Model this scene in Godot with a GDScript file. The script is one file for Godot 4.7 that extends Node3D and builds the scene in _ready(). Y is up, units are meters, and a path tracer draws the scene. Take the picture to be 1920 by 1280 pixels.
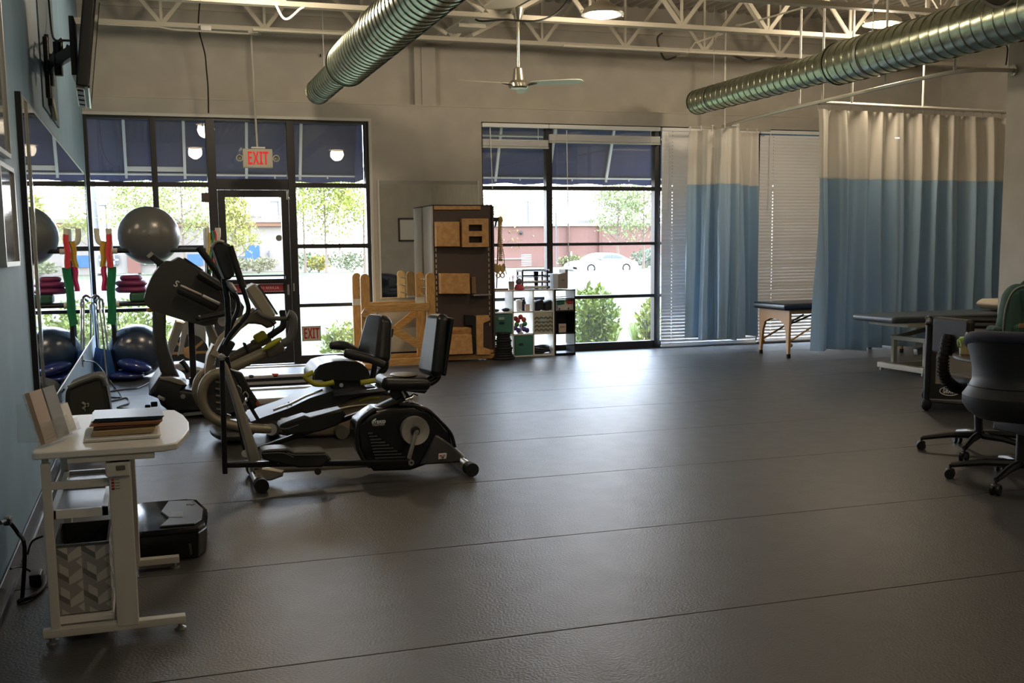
extends Node3D

var rng := RandomNumberGenerator.new()
var mats := {}
var C := {}


# collects triangles given counter-clockwise as seen from outside; mesh() smooths across edges below an angle
class MB:
	var v := PackedVector3Array()
	var t := PackedVector2Array()

	func tri(a: Vector3, b: Vector3, c: Vector3) -> void:
		v.append(a)
		v.append(c)
		v.append(b)

	func quad(a: Vector3, b: Vector3, c: Vector3, d: Vector3) -> void:
		tri(a, b, c)
		tri(a, c, d)

	func pquad(a: Vector3, b: Vector3, c: Vector3, d: Vector3) -> MB:
		quad(a, b, c, d)
		for k in [Vector2(0, 1), Vector2(1, 0), Vector2(1, 1), Vector2(0, 1), Vector2(0, 0), Vector2(1, 0)]:
			t.append(k)
		return self

	func box(c: Vector3, s: Vector3, x := Transform3D()) -> MB:
		var h := s * 0.5
		var p := []
		for i in 8:
			p.append(x * (c + Vector3(h.x if i & 1 else -h.x, h.y if i & 2 else -h.y, h.z if i & 4 else -h.z)))
		quad(p[4], p[5], p[7], p[6])
		quad(p[1], p[0], p[2], p[3])
		quad(p[5], p[1], p[3], p[7])
		quad(p[0], p[4], p[6], p[2])
		quad(p[6], p[7], p[3], p[2])
		quad(p[0], p[1], p[5], p[4])
		return self

	# a box from corner to corner
	func bb(a: Vector3, b: Vector3) -> MB:
		return box((a + b) * 0.5, (b - a).abs())

	func ts(h: float, r: float, n: int) -> Array:
		var o := []
		for i in n + 1:
			o.append(-(h - r) - r * tan(PI / 4 * (1.0 - float(i) / n)))
		for i in n + 1:
			o.append(-o[n - i])
		return o

	func rbox(c: Vector3, s: Vector3, r: float, n := 1, x := Transform3D()) -> MB:
		var h := s * 0.5
		r = minf(r, minf(h.x, minf(h.y, h.z)) * 0.999)
		var lim := h - Vector3(r, r, r)
		for ax in 3:
			var u := (ax + 1) % 3
			var w := (ax + 2) % 3
			var tu := ts(h[u], r, n)
			var tw := ts(h[w], r, n)
			for sg in [-1.0, 1.0]:
				var g := []
				for i in tu.size():
					for j in tw.size():
						var q := Vector3()
						q[ax] = sg * h[ax]
						q[u] = tu[i]
						q[w] = tw[j]
						var inner := q.clamp(-lim, lim)
						g.append(x * (c + inner + (q - inner).normalized() * r))
				var m := tw.size()
				for i in tu.size() - 1:
					for j in m - 1:
						if sg > 0:
							quad(g[i * m + j], g[i * m + m + j], g[i * m + m + j + 1], g[i * m + j + 1])
						else:
							quad(g[i * m + j], g[i * m + j + 1], g[i * m + m + j + 1], g[i * m + m + j])
		return self

	func tube(pts: Array, r, n := 8, cap := true) -> MB:
		var m := pts.size()
		var side := Vector3()
		var rings := []
		for i in m:
			var d: Vector3 = (pts[mini(i + 1, m - 1)] - pts[maxi(i - 1, 0)]).normalized()
			if i == 0:
				side = d.cross(Vector3.UP if absf(d.y) < 0.9 else Vector3.RIGHT).normalized()
			else:
				side = (side - d * side.dot(d)).normalized()
			var w := d.cross(side)
			var rr: float = r[i] if r is Array else r
			var ring := []
			for j in n:
				var a := TAU * j / n
				ring.append(pts[i] + (side * cos(a) + w * sin(a)) * rr)
			rings.append(ring)
		for i in m - 1:
			for j in n:
				var k := (j + 1) % n
				quad(rings[i][j], rings[i][k], rings[i + 1][k], rings[i + 1][j])
		if cap:
			for j in n:
				var k := (j + 1) % n
				tri(pts[0], rings[0][k], rings[0][j])
				tri(pts[m - 1], rings[m - 1][j], rings[m - 1][k])
		return self

	# profile of (radius, height) from bottom to top
	func lathe(prof: Array, n := 16, x := Transform3D()) -> MB:
		for i in prof.size() - 1:
			for j in n:
				var a := TAU * j / n
				var b := TAU * (j + 1) / n
				var p0 := x * Vector3(prof[i].x * cos(a), prof[i].y, prof[i].x * sin(a))
				var p1 := x * Vector3(prof[i + 1].x * cos(a), prof[i + 1].y, prof[i + 1].x * sin(a))
				var p2 := x * Vector3(prof[i + 1].x * cos(b), prof[i + 1].y, prof[i + 1].x * sin(b))
				var p3 := x * Vector3(prof[i].x * cos(b), prof[i].y, prof[i].x * sin(b))
				if prof[i + 1].x > 1e-6:
					tri(p0, p1, p2)
				if prof[i].x > 1e-6:
					tri(p0, p2, p3)
		return self

	func ell(c: Vector3, r: Vector3, n := 20, b := Basis()) -> MB:
		var prof := []
		for i in n / 2 + 1:
			var a := -PI / 2 + PI * i / (n / 2)
			prof.append(Vector2(maxf(cos(a), 0.0), sin(a)))
		return lathe(prof, n, Transform3D(b * Basis.from_scale(r), c))

	# outline in x and y pushed from z0 (back) to z1 (front), edges cut by ch
	func prism(poly: PackedVector2Array, z0: float, z1: float, ch := 0.0, x := Transform3D()) -> MB:
		var p := poly.duplicate()
		var n := p.size()
		var area := 0.0
		for i in n:
			area += p[i].cross(p[(i + 1) % n])
		if area < 0:
			p.reverse()
		var q := p.duplicate()
		if ch > 0:
			for i in n:
				var e0 := (p[i] - p[(i + n - 1) % n]).normalized()
				var e1 := (p[(i + 1) % n] - p[i]).normalized()
				var n0 := Vector2(e0.y, -e0.x)
				var n1 := Vector2(e1.y, -e1.x)
				q[i] = p[i] - (n0 + n1) / maxf(1.0 + n0.dot(n1), 0.4) * ch
		var id := Geometry2D.triangulate_polygon(q)
		if id.is_empty():
			q = p.duplicate()
			id = Geometry2D.triangulate_polygon(q)
		for k in range(0, id.size(), 3):
			var a := q[id[k]]
			var b := q[id[k + 1]]
			var c := q[id[k + 2]]
			if (b - a).cross(c - a) < 0:
				var s := b
				b = c
				c = s
			tri(x * Vector3(a.x, a.y, z1), x * Vector3(b.x, b.y, z1), x * Vector3(c.x, c.y, z1))
			tri(x * Vector3(a.x, a.y, z0), x * Vector3(c.x, c.y, z0), x * Vector3(b.x, b.y, z0))
		for i in n:
			var j := (i + 1) % n
			var a0 := x * Vector3(p[i].x, p[i].y, z0 + ch)
			var b0 := x * Vector3(p[j].x, p[j].y, z0 + ch)
			var a1 := x * Vector3(p[i].x, p[i].y, z1 - ch)
			var b1 := x * Vector3(p[j].x, p[j].y, z1 - ch)
			quad(a0, b0, b1, a1)
			if ch > 0:
				quad(a1, b1, x * Vector3(q[j].x, q[j].y, z1), x * Vector3(q[i].x, q[i].y, z1))
				quad(x * Vector3(q[i].x, q[i].y, z0), x * Vector3(q[j].x, q[j].y, z0), b0, a0)
		return self

	# a surface from f(u, v), 0..1 each
	func sheet(f: Callable, nu: int, nv: int) -> MB:
		var g := []
		for i in nu + 1:
			for j in nv + 1:
				g.append(f.call(float(i) / nu, float(j) / nv))
		for i in nu:
			for j in nv:
				var k := i * (nv + 1) + j
				quad(g[k], g[k + nv + 1], g[k + nv + 2], g[k + 1])
		return self

	func warp(from: int, f: Callable) -> MB:
		for i in range(from, v.size()):
			v[i] = f.call(v[i])
		return self

	func mesh(ang := 38.0) -> ArrayMesh:
		var n := PackedVector3Array()
		n.resize(v.size())
		var fn := PackedVector3Array()
		var at := {}
		for i in range(0, v.size(), 3):
			var f := (v[i + 2] - v[i]).cross(v[i + 1] - v[i])
			fn.append(f)
			if ang > 0:
				for k in 3:
					var key := Vector3i((v[i + k] * 20000.0).round())
					if not at.has(key):
						at[key] = PackedInt32Array()
					at[key].append(i / 3)
		var lim := cos(deg_to_rad(ang))
		for i in v.size():
			var f := fn[i / 3]
			var u := f.normalized()
			if ang > 0:
				var s := Vector3()
				for k in at[Vector3i((v[i] * 20000.0).round())]:
					if fn[k].normalized().dot(u) > lim:
						s += fn[k]
				if s.length_squared() > 0:
					u = s.normalized()
			n[i] = u if u.length_squared() > 0.1 else Vector3.UP
		var arr := []
		arr.resize(Mesh.ARRAY_MAX)
		arr[Mesh.ARRAY_VERTEX] = v
		arr[Mesh.ARRAY_NORMAL] = n
		if t.size() == v.size():
			arr[Mesh.ARRAY_TEX_UV] = t
		var m := ArrayMesh.new()
		m.add_surface_from_arrays(Mesh.PRIMITIVE_TRIANGLES, arr)
		return m


func pp(a: Array) -> PackedVector2Array:
	var o := PackedVector2Array()
	for i in range(0, a.size(), 2):
		o.append(Vector2(a[i], a[i + 1]))
	return o


func tt(z: float, a: Array) -> Array:
	var o := []
	for i in range(0, a.size(), 2):
		o.append(Vector3(a[i], a[i + 1], z))
	return o


# a smooth run of points through the given ones
func smooth(p: Array, n := 6) -> Array:
	var c := Curve3D.new()
	for i in p.size():
		var d: Vector3 = (p[mini(i + 1, p.size() - 1)] - p[maxi(i - 1, 0)]) / 6.0
		c.add_point(p[i], -d, d)
	var o := []
	for i in (p.size() - 1) * n + 1:
		o.append(c.samplef(float(i) / n))
	return o


func smooth2(a: PackedVector2Array, n := 4, closed := true) -> PackedVector2Array:
	var o := PackedVector2Array()
	var m := a.size()
	for i in m:
		for k in n:
			var t := float(k) / n
			o.append(a[i].cubic_interpolate(a[(i + 1) % m], a[(i + m - 1) % m], a[(i + 2) % m], t))
	return o


func arc(cx: float, cy: float, r: float, a0: float, a1: float, n: int) -> PackedVector2Array:
	var o := PackedVector2Array()
	for i in n + 1:
		var a := deg_to_rad(lerpf(a0, a1, float(i) / n))
		o.append(Vector2(cx + r * cos(a), cy + r * sin(a)))
	return o


func B() -> MB:
	return MB.new()


# a mesh node; parts built in room coordinates are shifted back by their thing's place
func obj(called: String, b, m: Material, par: Node3D = null, ang := 38.0) -> MeshInstance3D:
	var o := MeshInstance3D.new()
	o.name = called
	o.mesh = b.mesh(ang) if b is MB else b
	o.material_override = null
	for i in o.mesh.get_surface_count():
		o.mesh.surface_set_material(i, m)
	if par:
		if par.get_parent() == self and par.has_meta("room"):
			o.position = -par.position
		par.add_child(o, true)
	else:
		add_child(o, true)
	return o


func tag(o: Node3D, label: String, category: String, group := "") -> Node3D:
	o.set_meta("label", label)
	o.set_meta("category", category)
	if group:
		o.set_meta("group", group)
	return o


# a thing whose parts are built in room coordinates; own = true: in its own coordinates
func thing(called: String, label: String, category: String, at: Vector3, group := "", own := false) -> Node3D:
	var o := Node3D.new()
	o.name = called
	o.position = at
	add_child(o, true)
	if not own:
		o.set_meta("room", true)
	return tag(o, label, category, group)


func one(called: String, b, m: Material, label: String, category: String, group := "", ang := 38.0) -> MeshInstance3D:
	var o := obj(called, b, m, null, ang)
	tag(o, label, category, group)
	return o


func struct(called: String, b, m: Material, par: Node3D = null, ang := 38.0) -> MeshInstance3D:
	var o := obj(called, b, m, par, ang)
	if par == null:
		o.set_meta("kind", "structure")
	return o


func dup(o: Node3D, at: Vector3, label := "", turn := 0.0) -> Node3D:
	var c: Node3D = o.duplicate()
	c.name = str(o.name).rstrip("0123456789_")
	add_child(c, true)
	c.position = at
	c.rotation.y += turn
	if label:
		c.set_meta("label", label)
	return c


func noise(freq: float, c0: Color, c1: Color, oct := 4, type := FastNoiseLite.TYPE_SIMPLEX_SMOOTH, size := 256, sd := 1, lo := 0.25, hi := 0.75) -> NoiseTexture2D:
	var key := "n%s%s%s%s%s%s%s%s" % [freq, c0, c1, oct, type, size, lo, hi]
	if C.has(key):
		return C[key]
	var n := FastNoiseLite.new()
	n.seed = sd
	n.frequency = freq
	n.noise_type = type
	n.fractal_octaves = oct
	var g := Gradient.new()
	g.offsets = PackedFloat32Array([lo, hi])
	g.colors = PackedColorArray([c0, c1])
	var t := NoiseTexture2D.new()
	t.width = size
	t.height = size
	t.seamless = true
	t.noise = n
	t.color_ramp = g
	C[key] = t
	return t


func M(key: String, col := Color.WHITE, rough := 0.6, metal := 0.0, spec := 0.5) -> StandardMaterial3D:
	if mats.has(key):
		return mats[key]
	var m := StandardMaterial3D.new()
	m.resource_name = key
	m.albedo_color = col
	m.roughness = rough
	m.metallic = metal
	m.metallic_specular = spec
	mats[key] = m
	return m


func H(hex: String) -> Color:
	return Color.html(hex)


func grain(m: StandardMaterial3D, tex: Texture2D, scale: Vector3, world := false) -> StandardMaterial3D:
	m.albedo_texture = tex
	m.uv1_triplanar = true
	m.uv1_world_triplanar = world
	m.uv1_scale = scale
	return m


func relief(m: StandardMaterial3D, tex: Texture2D, cm: float) -> StandardMaterial3D:
	m.heightmap_enabled = true
	m.heightmap_texture = tex
	m.heightmap_scale = cm
	return m


func lettering(called: String, s: String, h: float, m: Material, at: Transform3D, par: Node3D = null, width := 0.0, font := "Droid Sans", weight := 700, depth := 0.004) -> MeshInstance3D:
	var f := SystemFont.new()
	f.font_names = PackedStringArray([font])
	f.font_weight = weight
	var t := TextMesh.new()
	t.text = s
	t.font = f
	t.font_size = 64
	t.pixel_size = h / 46.0
	t.depth = depth
	t.curve_step = 2.0
	var o := MeshInstance3D.new()
	o.name = called
	o.mesh = t
	t.material = m
	var sx := 1.0
	if width > 0:
		sx = width / maxf(t.get_aabb().size.x, 0.001)
	var tr := at * Transform3D(Basis.from_scale(Vector3(sx, 1, 1)), Vector3())
	if par:
		if par.get_parent() == self and par.has_meta("room"):
			tr = Transform3D(tr.basis, tr.origin - par.position)
		par.add_child(o, true)
	else:
		add_child(o, true)
	o.transform = tr
	return o


func along(a: Vector3, b: Vector3) -> Transform3D:
	# x axis from a to b, placed at a
	var d := (b - a).normalized()
	var up := Vector3.UP if absf(d.y) < 0.95 else Vector3.FORWARD
	var z := d.cross(up).normalized()
	return Transform3D(Basis(d, z.cross(d), z), a)


# a straight board from a to b, height h (in the upright direction) and thickness w
func bar(b: MB, a: Vector3, c: Vector3, h: float, w: float, ch := 0.0) -> MB:
	var x := along(a, c)
	var l := a.distance_to(c)
	if ch > 0:
		return b.rbox(Vector3(l / 2, 0, 0), Vector3(l, h, w), ch, 1, x)
	return b.box(Vector3(l / 2, 0, 0), Vector3(l, h, w), x)


func lamp_light(at: Vector3, e: float) -> void:
	var l := OmniLight3D.new()
	l.name = "lamp_light"
	l.position = at
	l.light_color = Color(1.0, 0.92, 0.80)
	l.light_energy = e
	l.light_size = 0.16
	l.omni_range = 30
	l.omni_attenuation = 2.0
	l.shadow_enabled = true
	add_child(l, true)


func _ready() -> void:
	rng.seed = 7
	set_view()
	make_materials()
	shell()
	openings()
	ceiling_steel()
	ceiling_things()
	left_wall_things()
	window_things()
	rack_things()
	trainers()
	wood_things()
	shelf_things()
	curtain_things()
	right_things()
	desk_things()
	outside()


func set_view() -> void:
	var cam := Camera3D.new()
	cam.name = "camera"
	add_child(cam)
	cam.transform = Transform3D(Basis(Vector3(0.948841,-0.011510,0.315546), Vector3(0.050067,0.992177,-0.114359), Vector3(-0.311761,0.124306,0.941994)), Vector3(0, 1.42, 0))
	cam.projection = Camera3D.PROJECTION_FRUSTUM
	cam.near = 0.05
	cam.far = 400
	cam.size = 0.05 * 1280.0 / 2044.04
	cam.keep_aspect = Camera3D.KEEP_HEIGHT
	cam.frustum_offset = Vector2(0, 80.0 / 2044.04 * 0.05)
	cam.current = true
	var e := Environment.new()
	e.background_mode = Environment.BG_SKY
	var sky := Sky.new()
	var sm := ProceduralSkyMaterial.new()
	sm.sky_top_color = Color(0.80, 0.89, 1.0)
	sm.sky_horizon_color = Color(1.0, 1.0, 1.0)
	sm.ground_bottom_color = Color(0.55, 0.56, 0.52)
	sm.ground_horizon_color = Color(0.75, 0.75, 0.72)
	sm.sky_energy_multiplier = 3.4
	sm.ground_energy_multiplier = 0.5
	sm.sun_angle_max = 1.0
	sky.sky_material = sm
	e.sky = sky
	e.tonemap_mode = Environment.TONE_MAPPER_LINEAR
	e.tonemap_exposure = 1.0
	e.sdfgi_enabled = true
	e.ssao_enabled = true
	e.ssil_enabled = true
	var w := WorldEnvironment.new()
	w.name = "world"
	w.environment = e
	add_child(w)
	var sun := DirectionalLight3D.new()
	sun.name = "sun"
	sun.light_color = Color(1.0, 0.95, 0.86)
	sun.light_energy = 2.6
	sun.light_angular_distance = 0.6
	sun.shadow_enabled = true
	sun.sky_mode = DirectionalLight3D.SKY_MODE_LIGHT_ONLY
	add_child(sun)
	sun.look_at_from_position(Vector3(0, 60, 0), Vector3(-40, 0, -9))
	# high bay lamps: three rows of three
	for z in [-10.7, -5.6, -0.6]:
		for x in [1.2, 4.55, 7.9]:
			if x < 7.0 or z < -9.0:
				lamp_light(Vector3(x, 3.74, z), 2.5 if z < -9.0 else 1.5)


func make_materials() -> void:
	var fine := noise(0.35, Color(0.3, 0.3, 0.3), Color(0.7, 0.7, 0.7), 3, FastNoiseLite.TYPE_SIMPLEX_SMOOTH, 256, 3)
	# rubber roll flooring: dark crumb with sparse pale flecks
	var im := Image.create(1024, 1024, false, Image.FORMAT_RGB8)
	var r := RandomNumberGenerator.new()
	r.seed = 11
	for y in 1024:
		for x in 1024:
			var g := 0.90 + r.randf() * 0.10
			im.set_pixel(x, y, Color(g, g, g * 0.985))
	for k in 900:
		var c := Color(0.5, 0.5, 0.5).lerp([Color(2.1, 2.0, 1.8), Color(1.9, 1.7, 1.4), Color(1.6, 1.7, 1.9)][k % 3] * 0.5, r.randf())
		var s := 1 + r.randi() % 3
		im.fill_rect(Rect2i(r.randi() % 1020, r.randi() % 1020, s, 1 + r.randi() % 2), Color(minf(c.r * 1.5, 1), minf(c.g * 1.5, 1), minf(c.b * 1.5, 1)) if k % 2 else Color(1, 1, 1))
	C["flecks"] = ImageTexture.create_from_image(im)
	var rub := M("rubber_floor", H("48464a"), 0.46, 0, 0.56)
	grain(rub, C["flecks"], Vector3(0.7, 0.7, 0.7), true)
	var fl := Image.create(1024, 1024, false, Image.FORMAT_RGB8)
	fl.fill(Color(0.42, 0.42, 0.42))
	for y in 1024:
		for x in 1024:
			var g := 0.40 + r.randf() * 0.05
			fl.set_pixel(x, y, Color(g, g, g))
	for k in 2600:
		var g := r.randf_range(0.55, 0.9)
		fl.fill_rect(Rect2i(r.randi() % 1022, r.randi() % 1022, 1 + r.randi() % 2, 1 + r.randi() % 2), Color(g, g * 0.97, g * 0.9))
	rub.albedo_texture = ImageTexture.create_from_image(fl)
	rub.albedo_color = H("8a8786")
	rub.roughness_texture = noise(0.012, Color(0.93, 0.93, 0.93), Color(1, 1, 1), 5, FastNoiseLite.TYPE_SIMPLEX_SMOOTH, 512, 5, 0.1, 0.9)
	rub.roughness = 0.46
	relief(rub, noise(0.2, Color(0.2, 0.2, 0.2), Color(0.8, 0.8, 0.8), 3, FastNoiseLite.TYPE_SIMPLEX_SMOOTH, 512, 8), 0.12)
	M("gap", H("101011"), 0.9)
	relief(grain(M("paint_beige", H("c6c0b5"), 0.75, 0, 0.3), noise(0.02, H("f4f4f4"), H("ffffff"), 3), Vector3(0.4, 0.4, 0.4)), fine, 0.02)
	relief(grain(M("paint_blue", H("8cabc4"), 0.55, 0, 0.35), noise(0.02, H("f2f4f6"), H("ffffff"), 3), Vector3(0.4, 0.4, 0.4)), fine, 0.02)
	M("paint_blue_shadow", H("627888"), 0.6, 0, 0.3)  # wall blue darkened to paint the shadow around the television bracket
	M("paint_white", H("e4e0d6"), 0.5)
	M("trim_white", H("d8d5cc"), 0.5)
	M("black_gloss", H("0b0b0d"), 0.12)
	M("base_black", H("131316"), 0.28)
	M("steel_paint", H("c8c2b4"), 0.55, 0.0, 0.4)
	M("deck_paint", H("bdb7aa"), 0.65, 0.0, 0.3)
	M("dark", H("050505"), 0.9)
	M("frame_bronze", H("2b292b"), 0.42, 0.2)
	M("frame_dark", H("1c1b1d"), 0.4, 0.2)
	var g := M("glass", Color(0.97, 1, 0.99, 0.06), 0.0)
	g.transparency = BaseMaterial3D.TRANSPARENCY_ALPHA
	M("mirror", H("f2f5f3"), 0.015, 1.0)
	M("mirror_edge", H("d8dcdc"), 0.1, 1.0)
	M("chrome", H("d6d6d6"), 0.16, 1.0)
	M("alu", H("b9bab8"), 0.35, 0.9)
	var gal := M("galvanised", H("b7bcab"), 0.27, 0.95)
	grain(gal, noise(0.03, H("d8dcd0"), H("ffffff"), 3, FastNoiseLite.TYPE_CELLULAR), Vector3(2, 2, 2))
	M("white_plastic", H("e6e4df"), 0.4)
	M("black_plastic", H("17181a"), 0.42)
	M("dark_plastic", H("2e3032"), 0.45)
	M("grey_plastic", H("4a4b4a"), 0.45)
	M("vinyl_black", H("15171a"), 0.34)
	M("vinyl_grey", H("44484c"), 0.36)
	M("rubber_black", H("101112"), 0.7)
	M("tan_metal", H("8f8674"), 0.36, 0.35)
	M("silver_paint", H("a8a195"), 0.34, 0.5)
	M("cable", H("0c0c0e"), 0.5)
	M("red_letter", H("e0404a"), 0.5)
	M("white_ink", H("f2f2f0"), 0.5)
	var maple := noise(0.02, H("c08f52"), H("d6aa6c"), 4, FastNoiseLite.TYPE_SIMPLEX_SMOOTH, 256, 21)
	grain(M("maple", Color.WHITE, 0.42), maple, Vector3(1.2, 9, 9))
	grain(M("maple_upright", Color.WHITE, 0.42), maple, Vector3(9, 1.2, 9))
	grain(M("maple_panel", H("fff2e4"), 0.45), noise(0.015, H("c39a66"), H("d4ad7a"), 4, FastNoiseLite.TYPE_SIMPLEX_SMOOTH, 256, 22), Vector3(2.5, 2.5, 2.5))


# ---------------------------------------------------------------- the room itself
func shell() -> void:
	# floor: a slab with rubber rolls laid across the room, joints open a few millimetres
	var fl := struct("floor", B().bb(Vector3(-0.8, -0.25, -14.1), Vector3(12, -0.012, 3.1)), M("gap"))
	var z := -13.98
	var edges := [-14.08, -12.77, -11.47, -10.17, -8.87, -7.58, -6.28, -4.93, -3.675, -2.37, -1.07, 0.23, 1.53, 3.0]
	for i in edges.size() - 1:
		var b := B()
		b.rbox(Vector3(5.6, -0.006, (edges[i] + edges[i + 1]) / 2), Vector3(12.6, 0.012, edges[i + 1] - edges[i] - 0.006), 0.003, 1)
		obj("floor_mat", b, M("rubber_floor"), fl)
	# left wall
	struct("wall_left", B().bb(Vector3(-0.85, -0.2, -14.3), Vector3(-0.63, 5.2, 3.1)), M("paint_blue"))
	var bl := struct("baseboard_left", B().rbox(Vector3(-0.624, 0.052, -5.4), Vector3(0.014, 0.105, 16.7), 0.005), M("base_black"))
	struct("trim_1", B().tube([Vector3(-0.612, 0.012, -13.7), Vector3(-0.612, 0.012, 2.9)], 0.012, 6), M("base_black"))
	# front wall with two openings, furred out up to 3.22 m; the upper wall stands back
	var f := B()
	f.bb(Vector3(-0.85, 3.04, -14.12), Vector3(12, 3.22, -13.8))
	f.bb(Vector3(2.73, -0.2, -14.12), Vector3(4.19, 3.04, -13.8))
	f.bb(Vector3(10.9, -0.2, -14.12), Vector3(12, 3.04, -13.8))
	struct("wall_front", f, M("paint_beige"))
	struct("wall_front_upper", B().bb(Vector3(-0.85, 3.22, -14.3), Vector3(12, 4.66, -13.96)), M("paint_beige"))
	struct("trim_2", B().bb(Vector3(-0.63, 3.215, -13.97), Vector3(11.5, 3.226, -13.79)), M("steel_paint"))
	struct("baseboard_front", B().rbox(Vector3(3.46, 0.05, -13.792), Vector3(1.46, 0.1, 0.014), 0.004), M("base_black"))
	# light jamb linings of the first opening
	struct("trim_3", B().bb(Vector3(-0.64, 3.008, -13.92), Vector3(2.745, 3.042, -13.79)).bb(Vector3(2.712, 0, -13.92), Vector3(2.745, 3.01, -13.79)), M("trim_white"))
	# right wall ends at z = -8.5; beyond it lies the curtained treatment bay
	var rw := B()
	rw.bb(Vector3(7.75, -0.2, -8.5), Vector3(7.95, 4.6, -8.13))
	rw.bb(Vector3(7.75, 2.12, -8.13), Vector3(7.95, 4.6, -7.1))
	rw.bb(Vector3(7.75, -0.2, -7.1), Vector3(7.95, 4.6, 3.1))
	struct("wall_right", rw, M("paint_beige"))
	var d := B()
	d.bb(Vector3(7.72, 0, -8.15), Vector3(7.97, 2.14, -8.09)).bb(Vector3(7.72, 0, -7.14), Vector3(7.97, 2.14, -7.08)).bb(Vector3(7.72, 2.1, -8.15), Vector3(7.97, 2.16, -7.08))
	struct("door_2", d, M("frame_dark"))
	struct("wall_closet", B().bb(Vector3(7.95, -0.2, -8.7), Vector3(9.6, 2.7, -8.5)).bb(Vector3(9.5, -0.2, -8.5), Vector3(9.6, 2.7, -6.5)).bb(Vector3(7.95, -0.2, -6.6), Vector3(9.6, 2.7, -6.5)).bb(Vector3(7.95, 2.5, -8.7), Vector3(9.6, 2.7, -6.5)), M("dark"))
	struct("wall_bay", B().bb(Vector3(11.5, -0.2, -14.3), Vector3(11.7, 4.7, -4.0)).bb(Vector3(7.95, 2.7, -8.7), Vector3(11.7, 4.7, -8.5)).bb(Vector3(9.6, -0.2, -8.7), Vector3(11.7, 2.7, -8.5)), M("paint_beige"))
	struct("wall_back", B().bb(Vector3(-0.85, -0.2, 2.9), Vector3(8.2, 5.2, 3.1)), M("paint_beige"))
	# corrugated roof deck, flutes running towards the windows, falling towards the back
	var dk := B()
	var x := -0.85
	var yy := func(zz): return 4.62 - 0.022 * (zz + 13.96)
	while x < 11.8:
		var px := [x, x + 0.05, x + 0.075, x + 0.125, x + 0.15]
		var py := [0.0, 0.0, 0.04, 0.04, 0.0]
		for k in 4:
			var a := Vector3(px[k], yy.call(-14.2) + py[k], -14.2)
			var b2 := Vector3(px[k + 1], yy.call(-14.2) + py[k + 1], -14.2)
			var c := Vector3(px[k + 1], yy.call(3.1) + py[k + 1], 3.1)
			var e := Vector3(px[k], yy.call(3.1) + py[k], 3.1)
			dk.quad(a, b2, c, e)
		x += 0.15
	dk.bb(Vector3(-0.9, 4.8, -14.4), Vector3(12, 5.0, 3.2))
	dk.bb(Vector3(-0.9, 4.66, -14.4), Vector3(12, 4.9, -14.28))
	dk.bb(Vector3(-0.9, 4.1, 3.08), Vector3(12, 4.9, 3.2))
	dk.bb(Vector3(11.65, 4.3, -14.4), Vector3(12, 4.9, 3.2))
	struct("ceiling", dk, M("deck_paint"), null, 10)
	# column standing behind the ledge, with its cap under the girder
	var cl := B()
	cl.bb(Vector3(3.33, 3.2, -13.96), Vector3(3.42, 3.95, -13.85)).bb(Vector3(3.42, 3.2, -13.96), Vector3(3.60, 3.95, -13.83))
	struct("column", cl, M("paint_beige"))


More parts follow.
